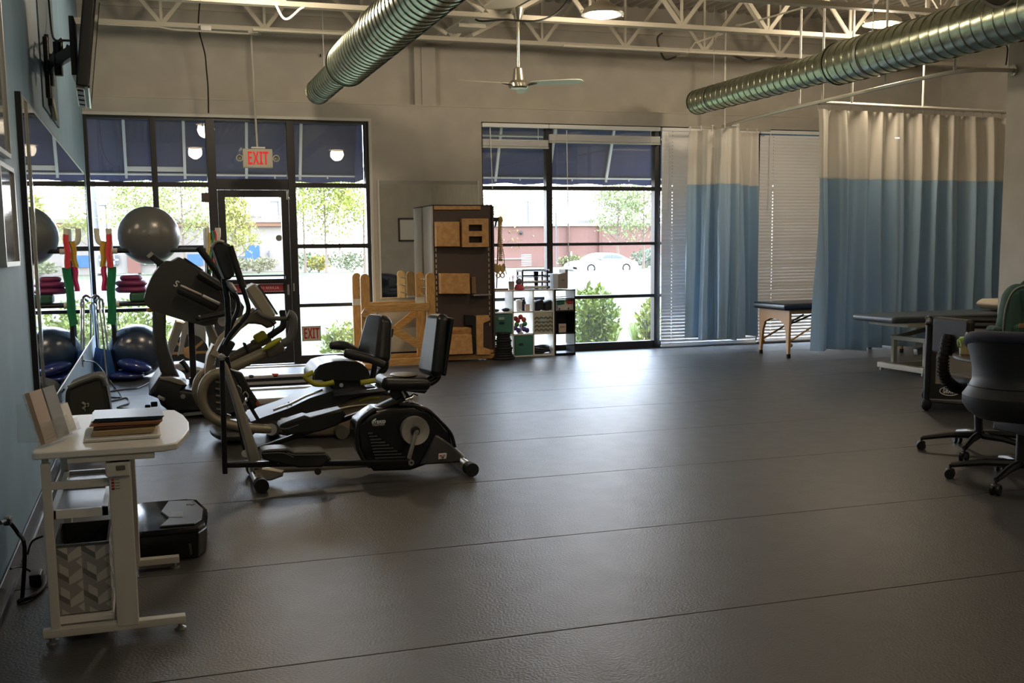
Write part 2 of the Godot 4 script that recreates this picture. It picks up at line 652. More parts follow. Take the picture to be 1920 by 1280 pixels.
func openings() -> void:
	var fr := M("frame_bronze")
	var dk := M("frame_dark")
	var gl := M("glass")
	# window_1: storefront with the door; verticals then rails
	var w := struct("window_1", B().bb(Vector3(-0.63, 2.975, -13.96), Vector3(2.73, 3.04, -13.84)), dk)
	var vx := [[-0.652, -0.59], [0.1, 0.168], [0.74, 0.845], [1.7, 1.79], [2.668, 2.726]]
	for q in vx:
		obj("mullion", B().rbox(Vector3((q[0] + q[1]) / 2, 1.5, -13.9), Vector3(q[1] - q[0], 3.0, 0.13), 0.004), fr, w)
	var bays := [[-0.59, 0.1], [0.168, 0.74], [0.845, 1.7], [1.79, 2.668]]
	for i in 4:
		var a: float = bays[i][0]
		var b: float = bays[i][1]
		var ys := [[2.19, 2.245], [1.437, 1.492], [0.705, 0.75], [0.0, 0.1]] if i != 2 else [[2.16, 2.29]]
		for q in ys:
			obj("rail", B().rbox(Vector3((a + b) / 2, (q[0] + q[1]) / 2, -13.9), Vector3(b - a + 0.01, q[1] - q[0], 0.11), 0.004), fr, w)
		var cuts := [2.975]
		for q in ys:
			cuts.append_array([q[1], q[0]])
		for k in range(0, cuts.size() - 1, 2):
			obj("pane", B().box(Vector3((a + b) / 2, (cuts[k] + cuts[k + 1]) / 2, -13.92), Vector3(b - a + 0.01, cuts[k] - cuts[k + 1] + 0.01, 0.008)), gl, w)
	# door_1: aluminium and glass, push bar across the middle
	var d := struct("door_1", B().bb(Vector3(0.85, 0.01, -13.93), Vector3(0.935, 2.155, -13.86)).bb(Vector3(1.607, 0.01, -13.93), Vector3(1.695, 2.155, -13.86)).bb(Vector3(0.93, 2.07, -13.93), Vector3(1.61, 2.155, -13.86)).bb(Vector3(0.93, 0.01, -13.93), Vector3(1.61, 0.2, -13.86)), fr)
	obj("pane", B().box(Vector3(1.27, 1.13, -13.9), Vector3(0.69, 1.9, 0.008)), gl, d)
	obj("push_bar", B().rbox(Vector3(1.26, 1.045, -13.8), Vector3(0.72, 0.05, 0.03), 0.006).tube([Vector3(0.92, 1.11, -13.82), Vector3(1.655, 1.11, -13.82)], 0.011, 8).bb(Vector3(0.9, 1.02, -13.87), Vector3(0.93, 1.12, -13.8)).bb(Vector3(1.62, 1.02, -13.87), Vector3(1.65, 1.12, -13.8)), dk, d)
	obj("kick_rail", B().rbox(Vector3(1.27, 0.955, -13.87), Vector3(0.7, 0.15, 0.03), 0.004), dk, d)
	var rb := M("sign_red", H("a83a3c"), 0.5)
	var sg := obj("warning_strip", B().rbox(Vector3(1.26, 0.96, -13.845), Vector3(0.66, 0.085, 0.006), 0.002), rb, d)
	var tm := M("pink_ink", H("e2a6a6"), 0.5)
	# its print shows reversed from this side
	var tx := lettering("lettering", "ALARM FOR DOOR", 0.034, tm, Transform3D(Basis(Vector3(-1, 0, 0), Vector3(0, 1, 0), Vector3(0, 0, -1)), Vector3(1.33, 0.958, -13.842)), d, 0.42)
	obj("strip_edge", B().bb(Vector3(0.94, 1.003, -13.846), Vector3(1.6, 1.013, -13.84)).bb(Vector3(0.94, 0.91, -13.846), Vector3(1.6, 0.917, -13.84)), M("pink_edge", H("d8b4b0"), 0.5), d)
	obj("lock_plate", B().rbox(Vector3(1.655, 0.93, -13.852), Vector3(0.025, 0.13, 0.02), 0.005).rbox(Vector3(1.72, 0.96, -13.82), Vector3(0.018, 0.1, 0.02), 0.005), M("alu"), d)
	obj("hinge", B().rbox(Vector3(1.678, 2.09, -13.845), Vector3(0.022, 0.11, 0.03), 0.006).rbox(Vector3(1.70, 2.05, -13.845), Vector3(0.02, 0.035, 0.03), 0.006), M("alu"), d)
	# window_2: the same framing, mostly behind blinds
	w = struct("window_2", B().bb(Vector3(4.19, 2.985, -13.96), Vector3(10.9, 3.042, -13.86)), dk)
	var xs := [4.19, 5.10, 6.69, 8.27, 9.85, 10.9]
	var ws := [0.03, 0.085, 0.09, 0.085, 0.085, 0.03]
	for i in 6:
		obj("mullion", B().rbox(Vector3(xs[i] + ws[i] / 2, 1.5, -13.91), Vector3(ws[i], 3.0, 0.12), 0.004), fr, w)
	for i in 5:
		var a: float = xs[i] + ws[i]
		var b: float = xs[i + 1]
		var cuts := [2.985]
		for q in [[2.175, 2.228], [1.435, 1.475], [0.712, 0.757], [0.0, 0.105]]:
			obj("rail", B().rbox(Vector3((a + b) / 2, (q[0] + q[1]) / 2, -13.91), Vector3(b - a + 0.01, q[1] - q[0], 0.1), 0.004), fr, w)
			cuts.append_array([q[1], q[0]])
		for k in range(0, cuts.size() - 1, 2):
			obj("pane", B().box(Vector3((a + b) / 2, (cuts[k] + cuts[k + 1]) / 2, -13.93), Vector3(b - a + 0.01, cuts[k] - cuts[k + 1] + 0.01, 0.008)), gl, w)


func joist(z: float, yb: float, called: String) -> void:
	# open web joist: chords are pairs of angles, webs zigzag between them
	var m := M("steel_paint")
	var yt := yb + 0.74
	var x0 := -0.63
	var x1 := 11.5
	var o := struct(called, B().bb(Vector3(x0, yb, z - 0.05), Vector3(x1, yb + 0.008, z + 0.05)).bb(Vector3(x0, yb, z - 0.02), Vector3(x1, yb + 0.055, z - 0.012)).bb(Vector3(x0, yb, z + 0.012), Vector3(x1, yb + 0.055, z + 0.02)), m)
	obj("top_chord", B().bb(Vector3(x0, yt, z - 0.055), Vector3(x1, yt + 0.008, z + 0.055)).bb(Vector3(x0, yt - 0.055, z - 0.02), Vector3(x1, yt, z - 0.012)).bb(Vector3(x0, yt - 0.055, z + 0.012), Vector3(x1, yt, z + 0.02)), m, o)
	var x := x0 + 0.35
	while x < x1 - 0.9:
		var a := Vector3(x, yt - 0.03, z)
		var b := Vector3(x + 0.56, yb + 0.03, z)
		var c := Vector3(x + 1.12, yt - 0.03, z)
		obj("web", bar(B(), a, b, 0.045, 0.024), m, o)
		obj("web", bar(B(), b, c, 0.045, 0.024), m, o)
		obj("web", B().bb(Vector3(x + 0.545, yb + 0.03, z - 0.01), Vector3(x + 0.575, yt - 0.03, z + 0.01)), m, o)
		x += 1.12


func ceiling_steel() -> void:
	var m := M("steel_paint")
	joist(-13.05, 3.885, "roof_beam")
	joist(-11.5, 3.85, "roof_beam")
	joist(-9.9, 3.815, "roof_beam")
	joist(-8.3, 3.78, "roof_beam")
	# girder on the column line
	var g := B()
	var y := func(z): return 4.0 - 0.027 * (z + 13.7)
	for q in [[0.0, 0.02, 3.5, 3.82], [0.02, 0.5, 3.645, 3.675], [0.5, 0.52, 3.5, 3.82]]:
		var p := []
		for z in [-13.9, 2.9]:
			for e in [[q[2], q[0]], [q[3], q[0]], [q[3], q[1]], [q[2], q[1]]]:
				p.append(Vector3(e[0], y.call(z) + e[1], z))
		g.quad(p[4], p[5], p[6], p[7])
		g.quad(p[1], p[0], p[3], p[2])
		g.quad(p[0], p[1], p[5], p[4])
		g.quad(p[1], p[2], p[6], p[5])
		g.quad(p[2], p[3], p[7], p[6])
		g.quad(p[3], p[0], p[4], p[7])
	var gd := struct("roof_beam_main", g, m)
	obj("stiffener", B().bb(Vector3(3.5, 4.0, -13.86), Vector3(3.82, 4.5, -13.84)).bb(Vector3(3.5, 3.92, -12.36), Vector3(3.82, 4.4, -12.34)), m, gd)
	obj("splice_plate", B().bb(Vector3(3.55, 3.915, -12.1), Vector3(3.80, 3.94, -11.9)), m, gd)
	# knee braces from the girder's bottom flange up to the joists
	for z in [-12.9, -11.4]:
		obj("brace", bar(B(), Vector3(3.82, 3.96 - 0.027 * (z + 13.7), z), Vector3(4.9, 4.5, z + 0.1), 0.04, 0.04), m, gd)
		obj("brace", bar(B(), Vector3(3.5, 3.96 - 0.027 * (z + 13.7), z), Vector3(2.6, 4.5, z + 0.1), 0.04, 0.04), m, gd)
	struct("roof_beam_ledger", B().bb(Vector3(-0.63, 4.27, -13.97), Vector3(11.5, 4.31, -13.93)), m)


# ---------------------------------------------------------------- ducts, fan, lamps, conduit
func duct(called: String, label: String, x: float, y: float, z_end: float, z_step: float, r0: float, r1: float) -> void:
	var m := M("galvanised")
	var o := thing(called, label, "air duct", Vector3(x, y, z_end))
	var turn := Transform3D(Basis(Vector3.RIGHT, PI / 2), Vector3(x, y, 0))  # lathe height runs along +z
	# spiral duct: every turn is one section with a raised lock seam at its edge
	var z := z_end
	var pitch := 0.13
	var n := 0
	while z < 2.6:
		var e := minf(z + pitch, 2.6)
		if z < z_step and e > z_step:
			e = z_step
		var r := r0 if z < z_step - 0.001 else r1
		var prof := [Vector2(r, z), Vector2(r, e - 0.016), Vector2(r + 0.006, e - 0.012), Vector2(r + 0.006, e - 0.004), Vector2(r, e)]
		obj("duct_section", B().lathe(prof, 40, turn), m, o, 60)
		z = e
		n += 1
		if n > 70:
			break
	# collar between the two diameters
	obj("reducer", B().lathe([Vector2(r0 + 0.004, z_step - 0.05), Vector2(r0 + 0.012, z_step - 0.04), Vector2(r1 + 0.008, z_step + 0.03), Vector2(r1 + 0.008, z_step + 0.05)], 40, turn), m, o, 60)
	obj("end_cap", B().lathe([Vector2(0, z_end + 0.004), Vector2(r0, z_end + 0.004), Vector2(r0 + 0.006, z_end), Vector2(r0 + 0.006, z_end + 0.02)], 40, turn), m, o)
	# air slots along the underside, cut on the side that faces the room
	z = z_end + 0.12
	while z < -2.0:
		var r := r0 if z < z_step else r1
		var a := deg_to_rad(-62.0 if x < 4 else -75.0)
		var c := Vector3(x + cos(a) * (r + 0.002), y + sin(a) * (r + 0.002), z)
		obj("air_slot", B().ell(c, Vector3(0.006, 0.03, 0.052), 12, Basis(Vector3.BACK, a)), M("dark"), o)
		z += 0.26
	for zh in [-12.6, -9.4, -6.2, -3.0]:
		var r := r0 if zh < z_step else r1
		obj("hanger", B().tube([Vector3(x, y + r, zh), Vector3(x, 4.4, zh)], 0.006, 6).lathe([Vector2(r + 0.009, zh - 0.02), Vector2(r + 0.009, zh + 0.02)], 32, turn), M("alu"), o)


func lamp(at: Vector3, label: String) -> void:
	var o := thing("high_bay_lamp", label, "ceiling lamp", at, "", true)
	var sh := M("lamp_shade", H("c9bfae"), 0.4, 0.3)
	obj("housing", B().lathe([Vector2(0.19, 0.0), Vector2(0.215, 0.012), Vector2(0.2, 0.05), Vector2(0.12, 0.1), Vector2(0.07, 0.13), Vector2(0.06, 0.19), Vector2(0, 0.195)], 28), sh, o, 50)
	var em := M("lamp_glow", H("fff0d8"), 0.5)
	em.emission_enabled = true
	em.emission = Color(1.0, 0.88, 0.70)
	em.emission_energy_multiplier = 3.2
	obj("lamp_lens", B().lathe([Vector2(0, -0.03), Vector2(0.1, -0.026), Vector2(0.16, -0.012), Vector2(0.188, 0.004)], 28), em, o, 60)
	obj("rim", B().lathe([Vector2(0.188, -0.004), Vector2(0.22, 0.0), Vector2(0.224, 0.012), Vector2(0.215, 0.016)], 28), M("alu"), o)
	obj("hook", B().tube([Vector3(0, 0.19, 0), Vector3(0, 4.2 - at.y, 0)], 0.008, 6).tube([Vector3(-0.225, 0.0, 0), Vector3(-0.25, 0.02, 0), Vector3(-0.225, 0.04, 0)], 0.007, 6).tube([Vector3(0.225, 0.0, 0), Vector3(0.25, 0.02, 0), Vector3(0.225, 0.04, 0)], 0.007, 6), sh, o)


func ceiling_things() -> void:
	duct("spiral_duct", "ribbed galvanised duct ending above the glass door, left of the ceiling fan", 1.99, 3.25, -13.1, -11.15, 0.14, 0.212)
	duct("spiral_duct", "ribbed galvanised duct running over the hospital curtains at the right", 6.9, 3.27, -13.05, -10.0, 0.154, 0.211)
	lamp(Vector3(4.57, 3.78, -10.7), "lit round high bay lamp right of the ceiling fan")
	lamp(Vector3(7.98, 3.86, -10.7), "lit round high bay lamp half hidden behind the right duct")
	lamp(Vector3(1.2, 3.84, -10.7), "lit round high bay lamp above the treadmills near the left wall")
	for p in [Vector3(1.2, 3.84, -5.6), Vector3(4.55, 3.84, -5.6), Vector3(1.2, 3.84, -0.6), Vector3(4.55, 3.84, -0.6)]:
		lamp(p, "lit round high bay lamp over the open floor behind the viewer")
		var last := get_child(get_child_count() - 1)
		last.set_meta("group", "lamps over the near floor")
	# fan
	var o := thing("ceiling_fan", "silver three-blade ceiling fan hanging from the girder on a long rod", "ceiling fan", Vector3(3.87, 3.16, -11.35))
	var br := M("brushed_nickel", H("c9c4b4"), 0.25, 0.9)
	var p := Vector3(3.87, 3.16, -11.35)
	obj("rod", B().tube([p + Vector3(0, 0.16, 0), Vector3(3.87, 3.92, -11.35)], 0.017, 14), br, o)
	obj("canopy", B().lathe([Vector2(0.02, 3.80), Vector2(0.03, 3.805), Vector2(0.055, 3.88), Vector2(0.075, 3.935)], 20, Transform3D(Basis(), Vector3(3.87, 0, -11.35))), br, o)
	obj("motor_cover", B().lathe([Vector2(0.065, 0.03), Vector2(0.05, 0.155), Vector2(0.026, 0.17), Vector2(0, 0.172)], 24, Transform3D(Basis(), p)), br, o)
	obj("motor", B().lathe([Vector2(0, -0.055), Vector2(0.09, -0.052), Vector2(0.11, -0.035), Vector2(0.11, 0.0), Vector2(0.085, 0.03), Vector2(0.06, 0.035)], 28, Transform3D(Basis(), p)), br, o)
	for a in [187.0, -28.0, 67.0]:
		var x := Transform3D(Basis(Vector3.UP, deg_to_rad(a)), p)
		var tw := Transform3D(Basis(Vector3.RIGHT, deg_to_rad(-11)), Vector3())
		var bl := obj("blade", B().prism(smooth2(pp([0.15, -0.05, 0.35, -0.07, 0.6, -0.075, 0.68, -0.05, 0.69, 0.03, 0.6, 0.06, 0.35, 0.055, 0.15, 0.04]), 3), -0.004, 0.004, 0.001, x * tw * Transform3D(Basis(Vector3.RIGHT, -PI / 2), Vector3())), M("fan_blade", H("d9d8c6"), 0.35, 0.4), o)
		obj("blade_iron", B().tube([x * Vector3(0.09, -0.01, 0), x * Vector3(0.2, 0.002, 0)], [0.018, 0.012], 8), br, bl)
	# hanging exit sign
	var s := Vector3(1.289,2.491,-13.3)
	o = thing("exit_sign", "white hanging exit sign with red letters and two round emergency lamps", "exit sign", s)
	var wp := M("white_plastic")
	var cream := M("cream_plastic", H("cdc5b2"), 0.5)
	obj("sign_box", B().rbox(s, Vector3(0.345, 0.22, 0.05), 0.012, 2), cream, o)
	var rl := M("exit_red", H("e8303c"), 0.5)
	rl.emission_enabled = true
	rl.emission = Color(0.9, 0.08, 0.1)
	rl.emission_energy_multiplier = 0.35
	lettering("lettering", "EXIT", 0.15, rl, Transform3D(Basis(), s + Vector3(0.0, -0.0, 0.026)), o, 0.235)
	obj("mounting_plate", B().rbox(s + Vector3(0.01, 0.122, 0), Vector3(0.16, 0.02, 0.06), 0.004), wp, o)
	obj("conduit", B().tube([s + Vector3(0.0, 0.13, 0), Vector3(s.x - 0.02, 3.9, s.z)], 0.011, 8), M("steel_paint"), o)
	for sx in [-1.0, 1.0]:
		var c := s + Vector3(0.21 * sx, -0.0, 0.02)
		var hd := obj("emergency_lamp", B().lathe([Vector2(0, -0.03), Vector2(0.02, -0.028), Vector2(0.037, 0.0), Vector2(0.04, 0.02), Vector2(0.033, 0.022)], 18, Transform3D(Basis(Vector3.RIGHT, PI / 2), c)), wp, o)
		obj("lamp_face", B().lathe([Vector2(0.03, 0.008), Vector2(0, 0.003)], 14, Transform3D(Basis(Vector3.RIGHT, PI / 2), c)), M("lamp_face", H("6f735e"), 0.2), hd)
		obj("lamp_arm", B().tube([s + Vector3(0.165 * sx, 0, 0), c], 0.012, 8), wp, hd)
	# sticker of the exit notice low on the glass
	s = Vector3(1.921,0.373,-13.84)
	o = thing("exit_notice", "low glow-in-the-dark exit notice with red letters on the glass", "exit sign", s)
	obj("panel", B().rbox(s, Vector3(0.235, 0.188, 0.006), 0.002), M("notice_face", H("cdc9b4"), 0.5), o)
	obj("border", B().bb(s + Vector3(-0.118, 0.086, 0), s + Vector3(0.118, 0.094, 0.005)).bb(s + Vector3(-0.118, -0.094, 0), s + Vector3(0.118, -0.086, 0.005)).bb(s + Vector3(-0.118, -0.094, 0), s + Vector3(-0.110, 0.094, 0.005)).bb(s + Vector3(0.110, -0.094, 0), s + Vector3(0.118, 0.094, 0.005)), M("notice_border", H("7a7266"), 0.5), o)
	lettering("lettering", "EXIT", 0.135, M("notice_red", H("a51f2c"), 0.5), Transform3D(Basis(), s + Vector3(0, 0, 0.005)), o, 0.19)
	# strip fluorescent runs and conduit on the joists
	var sp := M("steel_paint")
	var cnd := thing("conduit_run", "thin white conduit strapped under the joist nearest the left windows", "conduit", Vector3(0.6, 3.86, -13.0))
	obj("pipe", B().tube([Vector3(-0.6, 3.872, -12.97), Vector3(0.25, 3.872, -12.97), Vector3(0.4, 3.85, -12.97), Vector3(1.35, 3.845, -12.97)], 0.011, 8), sp, cnd)
	obj("junction_box", B().rbox(Vector3(0.748,3.88,-12.96), Vector3(0.115, 0.055, 0.05), 0.006), wp, cnd)
	obj("junction_box", B().rbox(Vector3(1.258,3.859,-12.96), Vector3(0.11, 0.05, 0.05), 0.006), sp, cnd)
	one("strip_light", B().rbox(Vector3(1.722,3.821,-12.6), Vector3(1.0, 0.03, 0.06), 0.008), sp, "unlit narrow strip light under the joist left of the duct", "strip light")
	one("strip_light", B().rbox(Vector3(6.314,3.815,-12.6), Vector3(2.9, 0.03, 0.06), 0.008), sp, "unlit long narrow strip light under the joist right of the fan", "strip light")
	one("wall_pipe", B().tube([Vector3(-0.6, 4.05, -13.9), Vector3(11.4, 4.05, -13.9)], 0.014, 8), sp, "thin painted pipe running the length of the upper front wall", "pipe")
	# cables
	var cb := M("cable")
	one("loose_cable", B().tube(smooth(tt(-13.2,[0.712,4.232,0.684,3.997,0.69,3.869,0.738,3.648,0.748,3.472,0.756,3.265,0.749,2.985]), 4), 0.009, 6), cb, "dark cable hanging from the joist to the top of the storefront", "cable")
	one("loose_cable", B().tube(smooth(tt(-11.2,[3.351,3.772,3.432,3.755,3.695,3.785,3.991,3.784,4.231,3.868,4.384,4.024]), 4), 0.01, 6), cb, "dark cable sagging from the girder behind the fan rod", "cable")
	one("loose_cable", B().tube(smooth(tt(-12.9,[7.353,3.857,7.542,3.798,7.66,3.81,7.858,3.852,8.019,3.831,8.14,3.857]), 4), 0.016, 6), M("cable_grey", H("4a463e"), 0.6), "grey flexible cable drooping below the joist behind the right duct", "cable")
	one("flexible_conduit", B().tube(smooth(tt(-11,[1.285,3.783,1.346,3.658,1.395,3.631,1.458,3.674,1.521,3.732,1.563,3.754]), 4), 0.011, 6), sp, "pale flexible conduit looping down beside the left duct", "conduit")
	one("bent_conduit", B().tube([Vector3(6.907,4.019,-12.4), Vector3(6.578,3.913,-12.5), Vector3(6.52,3.792,-12.6)], 0.012, 6), sp, "bright bent conduit dropping from a joist to a box", "conduit")
	one("dark_hose", B().tube(smooth(tt(-13.2,[6.475,4.151,6.407,4.094,6.415,4.001,6.469,3.882,6.531,3.818,6.676,3.864]), 4), 0.013, 6), M("cable_grey"), "dark bent hose hanging behind the second joist", "hose")
	one("junction_box", B().rbox(Vector3(6.615,3.832,-12.9), Vector3(0.12, 0.04, 0.08), 0.006), sp, "small painted junction box at the foot of the bent conduit", "junction box")
	one("sprinkler_pipe", B().tube([Vector3(6.792,3.996,-11.8), Vector3(6.922,3.972,-10.6)], 0.011, 8).tube([Vector3(6.778,3.998,-11.85), Vector3(6.806,4.003,-11.8)], 0.02, 8), sp, "slanting white rod between two joists left of the right lamp", "pipe")
	one("cable_loop", B().tube(smooth(tt(-7.2,[6.277,3.293,6.392,3.252,6.485,3.257,6.586,3.311]), 5), 0.012, 6), M("alu"), "silver flexible cable loop resting on the right duct", "cable")
	one("cable_bundle", B().tube(smooth(tt(-7.4,[6.476,3.363,6.663,3.333,6.906,3.33]), 5), 0.03, 6), M("cable_grey"), "thick dark cable bundle at the top right corner", "cable")
	one("hanging_cord", B().tube(smooth(tt(-7.9,[7.155,3.125,7.186,3.09,7.184,3.009,7.176,2.945]), 4), 0.006, 6), cb, "short black cord dangling above the right wall edge", "cord")
	for q in [[562, 0, 566, 28, "thin black hanger beside the left strip light"], [1700, 100, 1700, 100, ""]]:
		if q[4]:
			pass


# ---------------------------------------------------------------- left wall
func left_wall_things() -> void:
	var x0 := -0.63
	# long mirror
	var o := thing("wall_mirror", "long frameless mirror on the blue wall reflecting the storefront", "mirror", Vector3(x0, 1.38, -9.8))
	obj("glass", B().box(Vector3(-0.617, 1.385, -9.92), Vector3(0.018, 1.77, 6.12)), M("mirror"), o)
	obj("edge_strip", B().box(Vector3(-0.616, 2.275, -9.76), Vector3(0.024, 0.012, 6.5)).box(Vector3(-0.616, 0.494, -9.76), Vector3(0.024, 0.012, 6.5)), M("alu"), o)
	obj("side_strip", B().box(Vector3(-0.614, 1.385, -6.86), Vector3(0.03, 1.77, 0.05)).box(Vector3(-0.616, 1.385, -13.0), Vector3(0.024, 1.77, 0.012)), M("mirror_edge"), o)
	obj("side_rail", B().box(Vector3(-0.615, 1.38, -6.53), Vector3(0.03, 1.8, 0.05)), M("frame_dark"), o)
	obj("glass", B().box(Vector3(-0.617, 1.385, -6.69), Vector3(0.018, 1.77, 0.28)), M("mirror"), o)
	# two glazed frames nearer the camera
	for q in [["tall framed certificate high on the blue wall, reflecting a lamp", 1.885, 2.75], ["framed print low on the blue wall beside the mirror", 1.37, 1.822]]:
		var yc: float = (q[1] + q[2]) / 2
		var h: float = q[2] - q[1]
		var zc := -5.60 if q[1] > 1.5 else -5.68
		var fr := thing("picture_frame", q[0], "framed picture", Vector3(x0, yc, zc))
		var wd := 0.54
		obj("frame", B().box(Vector3(-0.615, q[2], zc), Vector3(0.03, 0.022, wd)).box(Vector3(-0.615, q[1], zc), Vector3(0.03, 0.022, wd)).box(Vector3(-0.615, yc, zc - wd / 2), Vector3(0.03, h, 0.022)).box(Vector3(-0.615, yc, zc + wd / 2), Vector3(0.03, h, 0.022)), M("alu"), fr)
		obj("print", B().box(Vector3(-0.622, yc, zc), Vector3(0.012, h - 0.02, wd - 0.02)), M("print_grey", H("8d8b86"), 0.5), fr)
		obj("glass", B().box(Vector3(-0.613, yc, zc), Vector3(0.003, h - 0.02, wd - 0.02)), M("frame_glass", Color(0.55, 0.57, 0.58), 0.06, 0.5), fr)
	# thin panel added as painted wall shadow; the television on its swing arm
	one("tv_shadow_panel", B().rbox(Vector3(-0.625, 2.98, -9.0), Vector3(0.012, 1.12, 1.42), 0.003), M("paint_blue_shadow"), "dark blue panel painted as the television shadow on the wall behind its bracket", "painted shadow")
	o = thing("television", "black flat television on a swing arm high on the blue wall", "television", Vector3(-0.3, 2.38, -7.6))
	var bt := Basis(Vector3.UP, deg_to_rad(2.0)) * Basis(Vector3.BACK, deg_to_rad(-7.5))
	var xt := Transform3D(bt, Vector3(-0.3, 2.385, -7.6))
	obj("cabinet", B().rbox(Vector3(-0.035, 0.36, 0), Vector3(0.07, 0.70, 1.0), 0.012, 2, xt), M("black_plastic"), o)
	obj("screen", B().box(Vector3(0.002, 0.36, 0), Vector3(0.006, 0.66, 0.97), xt), M("tv_screen", H("2a2a2a"), 0.09, 0.0, 0.9), o)
	obj("bezel", B().box(Vector3(0.003, 0.36, -0.49), Vector3(0.01, 0.70, 0.014), xt).box(Vector3(0.003, 0.012, 0), Vector3(0.01, 0.014, 0.99), xt), M("black_gloss"), o)
	obj("connector_panel", B().box(Vector3(-0.045, 0.004, 0.0), Vector3(0.05, 0.012, 0.9), xt), M("alu"), o)
	for k in 4:
		obj("speaker_slot", B().rbox(Vector3(-0.045, -0.004, -0.33 + k * 0.22), Vector3(0.038, 0.012, 0.15), 0.005, 1, xt), M("black_plastic"), o)
	o = thing("television_bracket", "black folding steel bracket that carries the television", "bracket", Vector3(-0.62, 2.65, -8.6))
	var bp := M("black_plastic")
	obj("wall_plate", B().rbox(Vector3(-0.605, 2.72, -8.75), Vector3(0.03, 0.5, 0.16), 0.004).rbox(Vector3(-0.605, 2.72, -8.55), Vector3(0.03, 0.42, 0.05), 0.004), bp, o)
	obj("arm", bar(B(), Vector3(-0.59, 2.72, -8.6), Vector3(-0.5, 2.72, -8.1), 0.09, 0.04, 0.006), bp, o)
	obj("arm", bar(B(), Vector3(-0.5, 2.70, -8.1), Vector3(-0.38, 2.70, -7.7), 0.08, 0.04, 0.006), bp, o)
	obj("pivot", B().tube([Vector3(-0.5, 2.6, -8.1), Vector3(-0.5, 2.82, -8.1)], 0.028, 12).tube([Vector3(-0.59, 2.6, -8.6), Vector3(-0.59, 2.82, -8.6)], 0.028, 12), bp, o)
	obj("head_plate", B().rbox(Vector3(-0.375, 2.7, -7.65), Vector3(0.03, 0.36, 0.3), 0.004), bp, o)
	one("power_strip", bar(B(), Vector3(-0.6, 2.52, -8.72), Vector3(-0.6, 2.42, -8.98), 0.05, 0.03, 0.006), M("power_strip", H("b9b08a"), 0.5), "cream cable box hanging below the television bracket", "cable box")
	var cb := M("cable")
	one("television_cable", B().tube(smooth([Vector3(-0.61, 3.6, -9.2), Vector3(-0.6, 3.2, -9.1), Vector3(-0.56, 2.95, -8.7), Vector3(-0.46, 2.85, -8.2), Vector3(-0.38, 2.8, -7.9)], 5), 0.008, 6).tube(smooth([Vector3(-0.56, 2.8, -8.5), Vector3(-0.48, 2.86, -8.2), Vector3(-0.46, 2.7, -8.0), Vector3(-0.42, 2.75, -7.8)], 5), 0.007, 6), cb, "black cables looping from the ceiling to the television", "cable")
	# outlets below the mirror and the flex from there
	one("wall_outlet", B().rbox(Vector3(-0.62,0.409,-10.973), Vector3(0.012, 0.11, 0.07), 0.004), M("white_plastic"), "white wall outlet below the end of the mirror", "outlet")
	one("floor_cable", B().tube(smooth([Vector3(-0.61,0.418,-10.878), Vector3(-0.538,0.32,-11.6), Vector3(-0.4,0.213,-11), Vector3(-0.397,0.01,-12.113), Vector3(-0.311,0.01,-11.271), Vector3(-0.429,0.01,-11.28), Vector3(-0.401,0.01,-10.985), Vector3(-0.26,0.01,-11.167), Vector3(-0.239,0.01,-10.761), Vector3(-0.327,0.01,-10.501), Vector3(-0.132,0.01,-10.311), Vector3(-0.026,0.01,-10.374)], 5), 0.008, 6), cb, "black power cord running from the wall outlet over the floor", "cord")
	one("floor_cable", B().tube(smooth([Vector3(-0.444,0.01,-11.762), Vector3(-0.298,0.01,-11.881), Vector3(-0.163,0.01,-11.963), Vector3(-0.045,0.01,-12.457), Vector3(0.025,0.02,-12.873)], 5), 0.008, 6), cb, "black power cord lying behind the treadmill base", "cord")
	one("plug", B().rbox(Vector3(-0.006,0.03,-10.474), Vector3(0.06, 0.05, 0.05), 0.01).rbox(Vector3(-0.062,0.03,-10.314), Vector3(0.05, 0.04, 0.04), 0.01), M("plug_mix", H("3a3a3c"), 0.4), "clump of plugs beside the base of the nearer treadmill", "plug")
	# things in the corner: canes and crutches, a blue wedge, the dark bag under the mirror
	var ch := M("chrome")
	var cx := [[186, 566, 187, 700], [193, 572, 196, 706], [178, 580, 184, 715]]
	var cl := ["chrome walking stick nearest the window in the corner bundle", "chrome walking stick in the middle of the corner bundle", "chrome walking stick leaning lowest against the mirror's end"]
	for i in 3:
		var q: Array = cx[i]
		var z := -12.9 - 0.12 * i
		var top := [Vector3(-0.527,0.875,-12.9), Vector3(-0.495,0.833,-13.02), Vector3(-0.587,0.782,-13.14)][i] as Vector3
		var base := Vector3(top.x + 0.04, 0.0, z + 0.1)
		var cn := thing("walking_stick", cl[i], "walking stick", base)
		obj("shaft", B().tube([base + Vector3(0, 0.03, 0), top], 0.011, 8), ch, cn)
		obj("handle", B().tube(smooth([top, top + Vector3(0.0, 0.05, 0), top + Vector3(-0.035, 0.075, 0.02), top + Vector3(-0.075, 0.05, 0.04)], 4), 0.014, 8), ch, cn)
		obj("rubber_tip", B().tube([base, base + Vector3(0, 0.05, 0)], 0.017, 8), M("rubber_black"), cn)
	var bw := Vector3(-0.545,0,-12.977)
	one("blue_wedge", B().prism(pp([-0.1, 0, 0.13, 0, 0.07, 0.34, -0.02, 0.36]), -0.12, 0.12, 0.015, Transform3D(Basis(Vector3.UP, 0.4), bw)), M("blue_foam", H("2a5a9c"), 0.55), "blue foam wedge standing on the floor in the left corner", "foam wedge")
	# dark padded bag standing under the mirror
	var bg := thing("equipment_bag", "dark grey upright equipment bag with a pale emblem standing under the mirror", "bag", Vector3(-0.35, 0, -8.0))
	var bb := B()
	var z0 := -8.1
